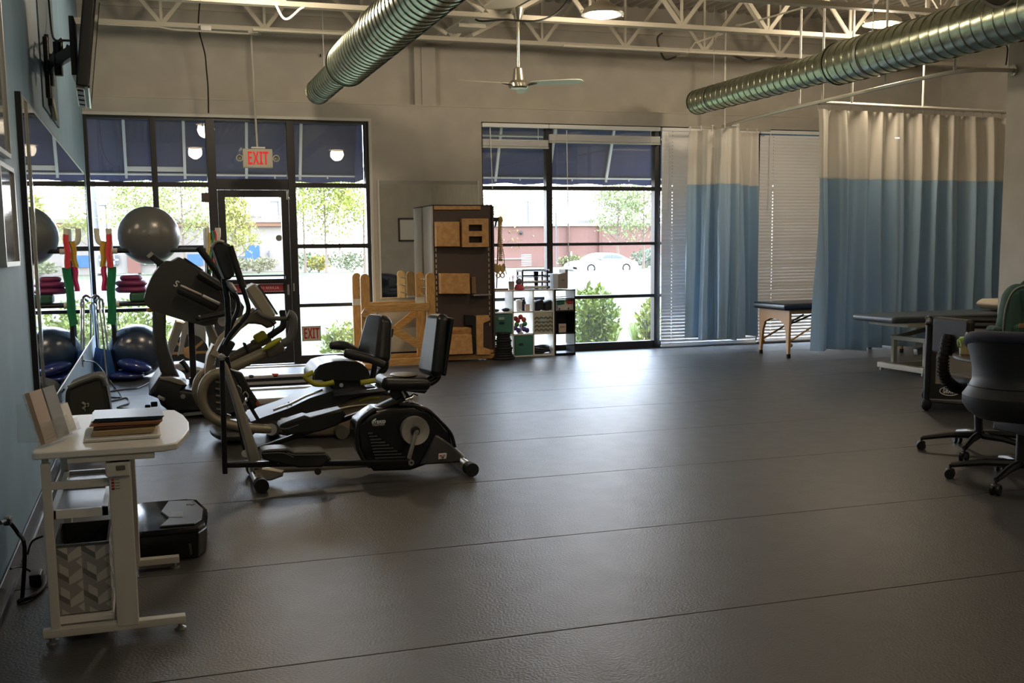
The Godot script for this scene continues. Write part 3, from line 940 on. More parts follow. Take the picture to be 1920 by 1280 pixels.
	var out := pp([-0.579,0.309,-0.583,0.417,-0.565,0.493,-0.498,0.53,-0.383,0.562,-0.335,0.552,-0.317,0.506,-0.301,0.364,-0.302,0.214,-0.311,0.101,-0.574,0.1])
	bb.prism(smooth2(out, 3), -8.45, -8.0, 0.03)
	obj("body", bb, M("bag_fabric", H("34352f"), 0.8), bg)
	obj("top_rim", B().tube(smooth(tt(-8,[-0.558,0.5,-0.498,0.527,-0.429,0.549,-0.376,0.565,-0.335,0.552,-0.317,0.506]), 3), 0.018, 8), M("grey_plastic"), bg)
	obj("zip", B().tube(smooth(tt(-7.99,[-0.317,0.5,-0.3,0.365,-0.301,0.215]), 3), 0.006, 6), M("rubber_black"), bg)
	var em := M("emblem", H("a9a89a"), 0.6)
	obj("emblem", bar(bar(bar(B(), Vector3(-0.475,0.397,-7.995), Vector3(-0.435,0.368,-7.995), 0.014, 0.006), Vector3(-0.474,0.352,-7.995), Vector3(-0.434,0.387,-7.995), 0.014, 0.006), Vector3(-0.466,0.363,-7.995), Vector3(-0.458,0.336,-7.995), 0.01, 0.006), em, bg)
	one("reserve_cord", B().tube(smooth([Vector3(-0.6,0.468,-8.196), Vector3(-0.658,0.375,-8.6), Vector3(-0.639,0.329,-8.4), Vector3(-0.613,0.241,-8.2)], 4), 0.007, 6), cb, "black cord hanging beside the equipment bag", "cord")
	# cords at the foot of the wall by the desk
	one("extension_cord", B().tube(smooth([Vector3(-0.6,0.371,-4.602), Vector3(-0.59,0.335,-4.77), Vector3(-0.56,0.277,-4.792), Vector3(-0.53,0.24,-4.709), Vector3(-0.56,0.012,-4.785), Vector3(-0.566,0.012,-4.729), Vector3(-0.522,0.012,-4.771), Vector3(-0.491,0.012,-4.897), Vector3(-0.496,0.012,-5.06)], 5), 0.009, 6), cb, "thick black extension cord hanging from the wall beside the desk", "cord")
	one("cord_connector", B().rbox(Vector3(-0.59,0.346,-4.74), Vector3(0.03, 0.03, 0.06), 0.008), M("grey_plastic"), "grey cord connector at the wall left of the desk", "connector")
	one("power_adapter", B().rbox(Vector3(-0.524,0.03,-4.992), Vector3(0.05, 0.05, 0.1), 0.008), M("black_plastic"), "black power adapter on the floor behind the desk leg", "adapter")
	one("wall_plug", B().rbox(Vector3(-0.615,-0.041,-5.652), Vector3(0.03, 0.05, 0.05), 0.01), M("grey_plastic"), "small grey plug in the skirting beside the desk", "plug")
	one("adapter_cord", B().tube(smooth([Vector3(-0.6,0.023,-5.434), Vector3(-0.57,0.099,-5.358), Vector3(-0.52,0.128,-5.324)], 4).slice(0, 9), 0.005, 6).tube(smooth([Vector3(-0.6,0.126,-4.815), Vector3(-0.58,0.083,-4.994), Vector3(-0.533,0.03,-5.045)], 4), 0.005, 6), cb, "thin black cords between the plug and the adapter", "cord")


# ---------------------------------------------------------------- front wall: mirror, blinds, sensors
func blind(called: String, label: String, x0: float, x1: float, y0: float, hole: float, open_low: float) -> void:
	var o := thing(called, label, "window blind", Vector3((x0 + x1) / 2, y0, -13.78), "", false)
	var bm := M("blind_vinyl", H("76797b"), 0.65)
	obj("headrail", B().rbox(Vector3((x0 + x1) / 2, 3.0, -13.8), Vector3(x1 - x0, 0.045, 0.05), 0.004), bm, o)
	var y := y0 + 0.045
	var c := Vector3()
	var k := 0
	var made := {}
	var mx := (x0 + x1) / 2
	while y < 2.97:
		var low := clampf(1.0 - (y - y0) / 0.62, 0, 1)
		var a := 88.0 - open_low * low + (2.0 if k % 7 == 3 else 0.0)
		var key := int(a * 2)
		if not made.has(key):
			# a curved strip with a small route hole for the cords
			var b := B()
			var w := 0.0238
			var rot := Basis(Vector3.RIGHT, deg_to_rad(a))
			var f := func(x, s): return rot * Vector3(x, 0.004 * (1.0 - s * s), s * w) as Vector3
			var spans := [[x0 - mx, hole - 0.004 - mx, -1.0, 1.0], [hole + 0.004 - mx, x1 - mx, -1.0, 1.0], [hole - 0.004 - mx, hole + 0.004 - mx, -1.0, -0.25], [hole - 0.004 - mx, hole + 0.004 - mx, 0.25, 1.0]]
			for s in spans:
				for t in 4:
					var s0: float = lerpf(s[2], s[3], t / 4.0)
					var s1: float = lerpf(s[2], s[3], (t + 1) / 4.0)
					b.quad(f.call(s[0], s0), f.call(s[0], s1), f.call(s[1], s1), f.call(s[1], s0))
			made[key] = b.mesh(60)
		var sl := obj("slat", made[key], bm, o)
		sl.position += Vector3(mx, y, -13.8)
		y += 0.0455
		k += 1
	obj("bottom_rail", B().rbox(Vector3(mx, y0 + 0.012, -13.8), Vector3(x1 - x0, 0.024, 0.05), 0.004), bm, o)
	obj("tilt_wand", B().tube([Vector3(hole - 0.08, 2.97, -13.75), Vector3(hole - 0.09, 1.9, -13.75)], 0.005, 6), M("wand", Color(0.8, 0.8, 0.8, 1), 0.2), o)


func raised_blind(label: String, x0: float, x1: float, y0: float, y1: float) -> void:
	var o := thing("raised_blind", label, "window blind", Vector3((x0 + x1) / 2, y0, -13.8))
	var bm := M("blind_vinyl")
	var mx := (x0 + x1) / 2
	obj("headrail", B().rbox(Vector3(mx, 3.0, -13.8), Vector3(x1 - x0, 0.05, 0.05), 0.004), bm, o)
	var y := y0 + 0.02
	while y < y1:
		obj("slat", B().rbox(Vector3(mx, y, -13.8), Vector3(x1 - x0 - 0.01, 0.006, 0.05), 0.002), bm, o)
		y += 0.0085
	obj("bottom_rail", B().rbox(Vector3(mx, y0, -13.8), Vector3(x1 - x0, 0.02, 0.05), 0.003), M("trim_white"), o)
	for x in [x0 + 0.1, x1 - 0.15]:
		obj("lift_cord", B().tube([Vector3(x, 2.98, -13.77), Vector3(x, y0 - 0.0, -13.77)], 0.004, 5), M("white_plastic"), o)


func window_things() -> void:
	# mirror on the pier between the windows
	var o := thing("pier_mirror", "tall frameless mirror on the pier between the windows", "mirror", Vector3(3.47, 1.55, -13.79))
	obj("glass", B().box(Vector3(3.47, 1.515, -13.79), Vector3(1.31, 1.44, 0.018)), M("mirror"), o)
	obj("edge_strip", B().box(Vector3(2.812, 1.535, -13.785), Vector3(0.02, 1.5, 0.03)).box(Vector3(4.13, 1.535, -13.785), Vector3(0.02, 1.5, 0.03)), M("trim_white"), o)
	obj("bevel", B().box(Vector3(3.47, 2.257, -13.783), Vector3(1.31, 0.045, 0.012), Transform3D()), M("mirror_edge"), o)
	raised_blind("raised blind bundled low at the top of the narrow right window bay", 4.2, 5.11, 2.72, 2.82)
	raised_blind("raised blind bundled at the top of the wide right window bay", 5.12, 6.74, 2.80, 2.9)
	for q in [[4.27, 2.1], [5.32, 2.0]]:
		pass
	one("blind_wand", B().tube([Vector3(4.29, 2.95, -13.74), Vector3(4.31, 2.18, -13.74)], 0.006, 6), M("wand"), "clear tilt wand of the blind in the narrow window bay", "blind wand")
	one("blind_wand", B().tube([Vector3(5.35, 2.95, -13.74), Vector3(5.37, 1.16, -13.74)], 0.006, 6), M("wand"), "long clear tilt wand hanging in the wide window bay", "blind wand")
	blind("window_blind", "closed grey blind left of the bunched blue curtain", 6.77, 8.28, 0.01, 6.93, 12.0)
	blind("window_blind", "closed grey blind behind the folding massage table", 8.3, 9.84, 0.02, 8.52, 22.0)
	blind("window_blind", "closed grey blind hidden mostly behind the large curtain", 9.86, 10.9, 0.02, 10.2, 20.0)
	one("alarm_box", B().rbox(Vector3(0.702,2.061,-13.8), Vector3(0.095, 0.115, 0.05), 0.008), M("alarm_brown", H("4a3a36"), 0.5), "small brown alarm box on the frame left of the door", "alarm box")
	one("round_decal", B().lathe([Vector2(0.0, 0.004), Vector2(0.036, 0.004), Vector2(0.038, 0)], 20, Transform3D(Basis(Vector3.RIGHT, PI / 2), Vector3(1.567,1.571,-13.89))), M("decal_grey", H("8d8a84"), 0.5), "round grey decal on the door glass", "decal")
	# unlit sensor on the upper wall
	one("wall_sensor", B().rbox(Vector3(2.164,3.807,-13.94), Vector3(0.015, 0.035, 0.02), 0.004), M("black_plastic"), "tiny black sensor on the upper wall left of the duct", "sensor")


# ---------------------------------------------------------------- ball rack in the left corner
func rack_things() -> void:
	var zb := -13.25
	var zf := -12.95
	var pvc := M("pvc_cream", H("d9d3c0"), 0.45)
	var blk := M("black_plastic")
	var o := thing("ball_rack", "ball stand of black pipes and cream fittings before the left window", "rack", Vector3(0.12, 0, -13.1))
	var xl: float = -0.392
	var xr: float = 0.659
	var ytop: float = 1.681
	var yb1: float = 1.433
	var yb2: float = 0.84
	for x in [xl, xr]:
		for z in [zf, zb]:
			obj("post", B().tube([Vector3(x, 0.02, z), Vector3(x, yb1 - 0.06, z)], 0.026, 12), blk, o)
			obj("fitting", B().tube([Vector3(x, yb1 - 0.1, z), Vector3(x, ytop, z)], 0.031, 12), pvc, o)
			obj("fitting", B().tube([Vector3(x, yb2 - 0.06, z), Vector3(x, yb2 + 0.06, z)], 0.034, 12).tube([Vector3(x, yb2, z), Vector3(x + (0.07 if x < 0 else -0.07), yb2, z)], 0.032, 12), pvc, o)
			obj("foot_cap", B().tube([Vector3(x, 0.0, z), Vector3(x, 0.05, z)], 0.033, 12), pvc, o)
		var hk: float = -1.0 if x < 0 else 1.0
		obj("hook", B().tube(smooth([Vector3(x + 0.04 * hk, ytop - 0.17, zf), Vector3(x + 0.10 * hk, ytop - 0.15, zf), Vector3(x + 0.12 * hk, ytop - 0.08, zf), Vector3(x + 0.12 * hk, ytop, zf)], 4), 0.03, 12), pvc, o)
		obj("side_rail", B().tube([Vector3(x, yb1, zf), Vector3(x, yb1, zb)], 0.024, 10).tube([Vector3(x, yb2, zf), Vector3(x, yb2, zb)], 0.024, 10), blk, o)
	for z in [zf, zb]:
		obj("top_rail", B().tube([Vector3(xl, yb1, z), Vector3(xr, yb1, z)], 0.024, 12), blk, o)
		obj("shelf_rail", B().tube([Vector3(xl, yb2, z), Vector3(xr, yb2, z)], 0.024, 12), blk, o)
	obj("fitting", B().tube([Vector3(xl, yb1, zf), Vector3(xl + 0.08, yb1, zf)], 0.031, 12), pvc, o)
	# the balls
	var bm := M("ball_silver", H("6c6b68"), 0.3, 0.25)
	var c := Vector3(0.031,1.604,-13.1)
	var ball := thing("exercise_ball", "large silver exercise ball sitting on top of the rack", "exercise ball", c)
	obj("shell", B().ell(c, Vector3(0.338, 0.325, 0.338), 40), bm, ball, 60)
	obj("plug", B().ell(c + Vector3(0.0, 0.0, 0.336), Vector3(0.012, 0.012, 0.006), 10), M("ball_plug", H("58585a"), 0.4), ball)
	c = Vector3(-0.157,0.286,-13.1)
	c.y = 0.305
	ball = thing("exercise_ball", "dark blue exercise ball on the floor under the rack", "exercise ball", Vector3(c.x, 0, c.z))
	obj("shell", B().ell(c, Vector3(0.315, 0.302, 0.315), 40), M("ball_blue", H("1e2f48"), 0.26, 0.0, 0.7), ball, 60)
	# green foam mat and maroon discs on the lower shelf
	one("foam_mat", B().rbox(Vector3(0.1, yb2 + 0.075, -13.1), Vector3(0.62, 0.1, 0.36), 0.03, 2), M("foam_green", H("2e5b45"), 0.7), "folded dark green foam mat on the rack's lower shelf", "foam mat")
	var mar := M("maroon", H("7d2a56"), 0.45)
	var mx: float = -0.183
	var ys := [0.155, 0.225, 0.285]
	var lb := ["maroon balance disc lying directly on the green foam mat", "maroon balance disc in the middle of the small stack", "smaller maroon balance disc on top of the stack"]
	for i in 3:
		var r: float = [0.175, 0.17, 0.12][i]
		one("balance_disc", B().lathe([Vector2(0, -0.03), Vector2(r * 0.85, -0.034), Vector2(r, -0.012), Vector2(r, 0.012), Vector2(r * 0.85, 0.034), Vector2(0, 0.03)], 28, Transform3D(Basis(), Vector3(mx, yb2 + ys[i] + 0.005, -13.1))), mar, lb[i], "balance disc", "", 70)
	# glossy blue cushions on the floor
	var bl := M("cushion_blue", H("24357a"), 0.14, 0.0, 0.7)
	c = Vector3(-0.191,0.115,-12.75)
	one("air_cushion", B().ell(Vector3(c.x, 0.165, -12.78), Vector3(0.19, 0.075, 0.17), 28, Basis(Vector3.BACK, deg_to_rad(-14))), bl, "glossy blue air cushion tilted on top of the other one", "air cushion", "", 70)
	one("air_cushion", B().ell(Vector3(c.x - 0.09, 0.058, -12.8), Vector3(0.19, 0.058, 0.17), 28), bl, "glossy blue air cushion lying flat on the floor by the rack", "air cushion", "", 70)
	# exercise bands hanging on the rack's hooks
	var bands := [["e04a52", 0, 428, 500, 205, 14, "wide faded red exercise band draped over the rack's left hook"], ["0f7a4c", 0, 498, 605, 211, 16, "dark green exercise band hanging below the red band"], ["d8b13a", 0, 480, 500, 191, 5, "yellow exercise band peeping out behind the red band"], ["d8356e", 0, 500, 545, 193, 6, "pink exercise band hanging left of the green band"]]
	var zz := [-12.86, -12.875, -12.9, -12.905]
	var geo := [[Vector3(-0.42,1.61,-12.86), Vector3(-0.364,1.621,-12.86), Vector3(-0.362,1.248,-12.86), Vector3(-0.428,1.249,-12.86)], [Vector3(-0.423,1.261,-12.875), Vector3(-0.334,1.259,-12.875), Vector3(-0.369,0.612,-12.875), Vector3(-0.456,0.638,-12.875)], [Vector3(-0.48,1.541,-12.9), Vector3(-0.419,1.541,-12.9), Vector3(-0.435,1.261,-12.9), Vector3(-0.495,1.262,-12.9)], [Vector3(-0.484,1.267,-12.905), Vector3(-0.429,1.266,-12.905), Vector3(-0.438,0.996,-12.905), Vector3(-0.493,0.998,-12.905)]]
	for i in 4:
		var g: Array = geo[i]
		var f := func(u, v):
			var p: Vector3 = (g[0] as Vector3).lerp(g[1], u).lerp((g[3] as Vector3).lerp(g[2], u), v)
			return p + Vector3(0.006 * sin(v * 9.0 + i), 0, 0.012 * sin(u * 7.0 + v * 3.0 + i))
		var f2 := func(u, v): return f.call(1.0 - u, v) + Vector3(0, 0, -0.004)
		one("exercise_band", B().sheet(func(u, v): return f.call(u, 1.0 - v), 6, 12).sheet(func(u, v): return f2.call(u, 1.0 - v), 6, 12), M("band_%d" % i, H(bands[i][0]), 0.6), bands[i][6], "exercise band", "", 60)
	one("exercise_band", B().tube(smooth(tt(-12.9,[-0.389,0.67,-0.399,0.789,-0.37,0.906,-0.394,0.978]), 4), 0.012, 6).tube(smooth(tt(-12.9,[-0.43,0.636,-0.43,0.731,-0.407,0.848]), 4), 0.012, 6), M("band_1"), "twisted end of the green band at the rack's lower fitting", "exercise band")
	var tubes := [["d0453c", 401, 433, 400, 500, "red tubing loop over the rack's right hook"], ["2f8a4a", 396, 432, 395, 505, "green tubing loop over the rack's right hook"], ["d9b13c", 391, 436, 390, 500, "yellow tubing loop over the rack's right hook"]]
	var tp := [tt(-12.86,[0.731,1.649,0.752,1.602,0.732,1.422,0.7,1.213]), tt(-12.87,[0.708,1.65,0.715,1.542,0.678,1.363,0.681,1.171]), tt(-12.88,[0.678,1.626,0.679,1.513,0.655,1.363,0.666,1.213])]
	for i in 3:
		one("resistance_tube", B().tube(smooth(tp[i], 5), 0.012, 8), M("tube_%d" % i, H(tubes[i][0]), 0.5), tubes[i][5], "resistance tube")
	# pale board and black balance board leaning in the middle bay
	one("leaning_board", B().prism(pp([0.348,0.567,0.631,0.558,0.613,0.159,0.33,0.171]), -13.63, -13.6, 0.004), M("board_grey", H("b9b2a6"), 0.5), "pale grey board leaning against the glass left of the door", "board")
	o = thing("balance_board", "black round balance board with a wooden star leaning by the window", "balance board", Vector3(0.421,0.099,-13.5))
	var bc := Vector3(0.426,0.08,-13.5)
	obj("disc", B().lathe([Vector2(0, -0.012), Vector2(0.215, -0.012), Vector2(0.22, 0), Vector2(0.215, 0.012), Vector2(0, 0.012)], 36, Transform3D(Basis(Vector3.RIGHT, PI / 2 - 0.15), Vector3(bc.x, 0.222, -13.5))), blk, o)
	var wd := M("maple")
	obj("hub", B().lathe([Vector2(0, 0.012), Vector2(0.07, 0.012), Vector2(0.075, 0.03), Vector2(0, 0.032)], 18, Transform3D(Basis(Vector3.RIGHT, PI / 2 - 0.15), Vector3(bc.x, 0.222, -13.5))), wd, o)
	for a in [0.0, 140.0, 180.0, 40.0]:
		var d := Vector3(cos(deg_to_rad(a)), sin(deg_to_rad(a)) * 0.98, -sin(deg_to_rad(a)) * 0.15)
		obj("spoke", bar(B(), Vector3(bc.x, 0.222, -13.482) + d * 0.07, Vector3(bc.x, 0.222, -13.482) + d * 0.205, 0.03, 0.01), wd, o)


# a flat bar along x whose face is the outline, from z0 to z1
func slab(out: PackedVector2Array, z0: float, z1: float, ch := 0.01, sm := 0) -> MB:
	return B().prism(smooth2(out, sm) if sm else out, z0, z1, ch)


func trainers() -> void:
	treadmill_near()
	treadmill_far()
	recumbent()
	hybrid()


func treadmill_near() -> void:
	var dg := M("console_grey", H("3a3a39"), 0.5)
	var bk := M("black_plastic")
	var si := M("silver_paint")
	var o := thing("treadmill", "dark grey treadmill with a big tilted console, nearest the left wall", "treadmill", Vector3(0.6, 0, -10.0))
	# console hood, a tilted rounded box
	var hood := pp([-0.043,1.022,-0.017,1.107,0.036,1.22,0.101,1.3,0.151,1.34,0.199,1.335,0.262,1.371,0.283,1.361,0.437,1.244,0.61,1.112,0.702,1.035,0.763,0.973,0.789,0.93,0.767,0.851,0.669,0.803,0.519,0.78,0.442,0.773,0.289,0.82,0.124,0.88,0.013,0.929,-0.037,0.971])
	obj("console_hood", slab(hood, -10.4, -9.85, 0.04), dg, o, 50)
	obj("hood_seam", B().tube(tt(-9.86,[-0.044,1.012,0.041,0.964,0.213,0.895,0.449,0.805,0.543,0.792]), 0.006, 6), bk, o)
	obj("reading_rack", slab(pp([0.005,1.378,0.047,1.414,0.118,1.349,0.152,1.325,0.102,1.28]), -10.3, -10.0, 0.006), bk, o)
	obj("rack_edge", bar(B(), Vector3(0.005,1.374,-9.99), Vector3(0.046,1.41,-9.99), 0.03, 0.03), M("alu"), o)
	obj("screen", bar(B(), Vector3(0.308,1.355,-10.1), Vector3(0.453,1.249,-10.1), 0.02, 0.4), M("tv_screen"), o)
	lettering("lettering", "S", 0.055, M("white_ink"), Transform3D(Basis(Vector3.BACK, deg_to_rad(-33)), Vector3(0.229,1.143,-9.846)), o)
	# mast on the near side, gently bowed
	var mast := pp([0.022,0.935,0.015,0.789,0.009,0.664,0.021,0.557,0.042,0.454,0.072,0.35,0.226,0.31,0.19,0.401,0.16,0.505,0.134,0.608,0.12,0.692,0.129,0.886])
	obj("mast", slab(mast, -10.0, -9.84, 0.02), dg, o, 50)
	obj("mast", slab(pp([0.47,0.743,0.538,0.766,0.619,0.554,0.608,0.51,0.527,0.528]), -10.55, -10.42, 0.015), si, o)
	obj("inner_post", B().rbox((Vector3(0.344,0.484,-10.2)), Vector3(0.055, 0.62, 0.06), 0.008), bk, o)
	obj("post_sleeve", B().tube([Vector3(0.331,0.189,-10.2), Vector3(0.335,0.286,-10.2)], 0.03, 12), M("alu"), o)
	# motor cover
	var base := pp([-0.045,0.214,-0.03,0.255,0.002,0.299,0.039,0.356,0.067,0.386,0.139,0.365,0.207,0.338,0.25,0.313,0.275,0.285,0.247,0.249,0.299,0.237,0.342,0.226,0.365,0.151,0.38,0.094,0.387,0.048,0.228,0.039,0.133,0.049,0.049,0.122,0.031,0.178])
	var bs := slab(base, -10.55, -9.66, 0.03)
	bs.warp(0, func(p): return Vector3(p.x, maxf(p.y, 0.03), p.z))
	obj("motor_cover", bs, M("cover_black", H("232426"), 0.4), o, 50)
	obj("cover_top", slab(pp([0.049,0.368,0.139,0.364,0.225,0.333,0.275,0.284,0.214,0.287,0.128,0.319,0.052,0.341]), -9.9, -9.64, 0.01), si, o)
	obj("bolt", B().lathe([Vector2(0.02, 0), Vector2(0.02, 0.012), Vector2(0, 0.014)], 12, Transform3D(Basis(Vector3.RIGHT, PI / 2), Vector3(0.231,0.19,-9.65))), M("alu"), o)
	obj("foot_lever", bar(B(), Vector3(0.027,0.208,-9.6), Vector3(0.082,0.177,-9.6), 0.03, 0.05, 0.008), M("alu"), o)
	obj("bottom_rail", bar(B(), Vector3(0.227,0.038,-9.62), Vector3(0.399,0.047,-9.62), 0.025, 0.03), M("alu"), o)
	# deck, belt and rails running to the right
	var x0: float = 0.385
	var x1 := 2.05
	obj("deck", B().rbox(Vector3((x0 + x1) / 2, 0.075, -10.0), Vector3(x1 - x0, 0.05, 0.82), 0.01), M("deck_grey", H("6b6870"), 0.5), o)
	obj("belt", B().rbox(Vector3((x0 + x1) / 2 + 0.02, 0.115, -10.0), Vector3(x1 - x0 - 0.1, 0.03, 0.54), 0.012, 2), M("belt_rubber", H("2b2b2f"), 0.42), o)
	for z in [-9.65, -10.36]:
		obj("foot_rail", B().rbox(Vector3((x0 + x1) / 2, 0.118, z), Vector3(x1 - x0, 0.05, 0.13), 0.012), M("rail_white", H("c9c8c6"), 0.4), o)
	for x in [x0 + 0.3, x1 - 0.15]:
		obj("foot", B().tube([Vector3(x, 0.0, -9.65), Vector3(x, 0.06, -9.65)], 0.03, 10).tube([Vector3(x, 0.0, -10.35), Vector3(x, 0.06, -10.35)], 0.03, 10), M("rubber_black"), o)
	# hand rails with padded grips
	var grip := M("grip_black", H("1a1b1c"), 0.35)
	obj("hand_rail", B().tube(smooth(tt(-9.72,[0.58,1.116,0.658,1.064,0.706,1.026,0.726,0.975,0.715,0.925,0.678,0.898,0.605,0.882,0.516,0.866,0.404,0.847]), 5), 0.026, 12), grip, o)
	obj("grip", B().tube(tt(-9.72,[0.409,1.234,0.43,1.215,0.589,1.112]), [0.036, 0.042, 0.04], 12), grip, o)
	obj("side_grip", bar(B(), Vector3(0.232,1.112,-9.68), Vector3(0.561,0.936,-9.68), 0.085, 0.08, 0.025), grip, o)
	obj("grip_plate", bar(B(), Vector3(0.253,1.135,-9.63), Vector3(0.423,1.05,-9.63), 0.022, 0.03, 0.008), si, o)
	obj("grip_plate", bar(B(), Vector3(0.427,1.046,-9.63), Vector3(0.568,0.97,-9.63), 0.03, 0.03, 0.008), M("alu"), o)
	obj("rail_end", B().ell(Vector3(0.395,0.847,-9.72), Vector3(0.035, 0.03, 0.035), 12), grip, o)
	obj("round_label", B().lathe([Vector2(0, 0.006), Vector2(0.042, 0.005), Vector2(0.045, 0)], 20, Transform3D(Basis(Vector3.RIGHT, PI / 2), Vector3(0.601,0.81,-9.84))), M("label_white", H("c8c4c0"), 0.5), o)
	obj("orange_cap", B().ell(Vector3(0,0.922,-9.9), Vector3(0.03, 0.02, 0.03), 10), M("amber", H("c79a2c"), 0.5), o)


func treadmill_far() -> void:
	var o := thing("treadmill", "beige treadmill beside the glass door with an orange safety key", "treadmill", Vector3(1.2, 0, -11.7))
	var si := M("silver_paint")
	var x0: float = 0.51
	var x1: float = 1.848
	obj("deck", B().rbox(Vector3((x0 + x1) / 2, 0.08, -11.75), Vector3(x1 - x0, 0.07, 0.86), 0.012), M("cover_black"), o)
	obj("belt", B().rbox(Vector3((x0 + x1) / 2 + 0.02, 0.135, -11.75), Vector3(x1 - x0 - 0.08, 0.03, 0.6), 0.012, 2), M("belt_rubber"), o)
	for z in [-11.33, -12.17]:
		obj("foot_rail", B().rbox(Vector3((x0 + x1) / 2, 0.14, z), Vector3(x1 - x0, 0.035, 0.1), 0.01), M("rail_white"), o)
	obj("side_stripe", B().rbox(Vector3((x0 + x1) / 2, 0.075, -11.315), Vector3(x1 - x0 - 0.1, 0.03, 0.02), 0.004), M("rail_white"), o)
	obj("end_cap", B().rbox(Vector3(x1 - 0.07, 0.15, -12.17), Vector3(0.16, 0.03, 0.12), 0.008), M("black_plastic"), o)
	obj("safety_key", slab(pp([1.152,0.171,1.217,0.167,1.21,0.129,1.162,0.132]), -11.32, -11.28, 0.004), M("key_orange", H("d9582a"), 0.5), o)
	obj("rail_knob", B().ell(Vector3(0.944,0.147,-11.3), Vector3(0.035, 0.02, 0.03), 12), M("black_plastic"), o)
	obj("motor_cover", slab(pp([0.114,0.213,0.219,0.262,0.434,0.263,0.557,0.214,0.552,0.106,0.151,0.126]), -12.1, -11.35, 0.03).warp(0, func(p): return Vector3(p.x, maxf(p.y, 0.02), p.z)), M("cover_grey", H("7d8088"), 0.45), o)
	obj("mast", slab(pp([0.238,0.744,0.328,0.715,0.236,0.493,0.184,0.377,0.156,0.421,0.155,0.507]), -11.5, -11.38, 0.015), si, o)
	obj("mast", slab(pp([0.332,0.697,0.397,0.695,0.311,0.358,0.254,0.315]), -12.15, -12.05, 0.015), si, o)
	obj("foot_plate", slab(pp([0.179,0.306,0.322,0.316,0.339,0.24,0.186,0.237]), -11.5, -11.3, 0.01), M("rail_white"), o)
	obj("shock_strut", B().tube([Vector3(0.272,0.338,-11.32), Vector3(0.344,0.227,-11.32)], 0.03, 10), M("black_plastic"), o)


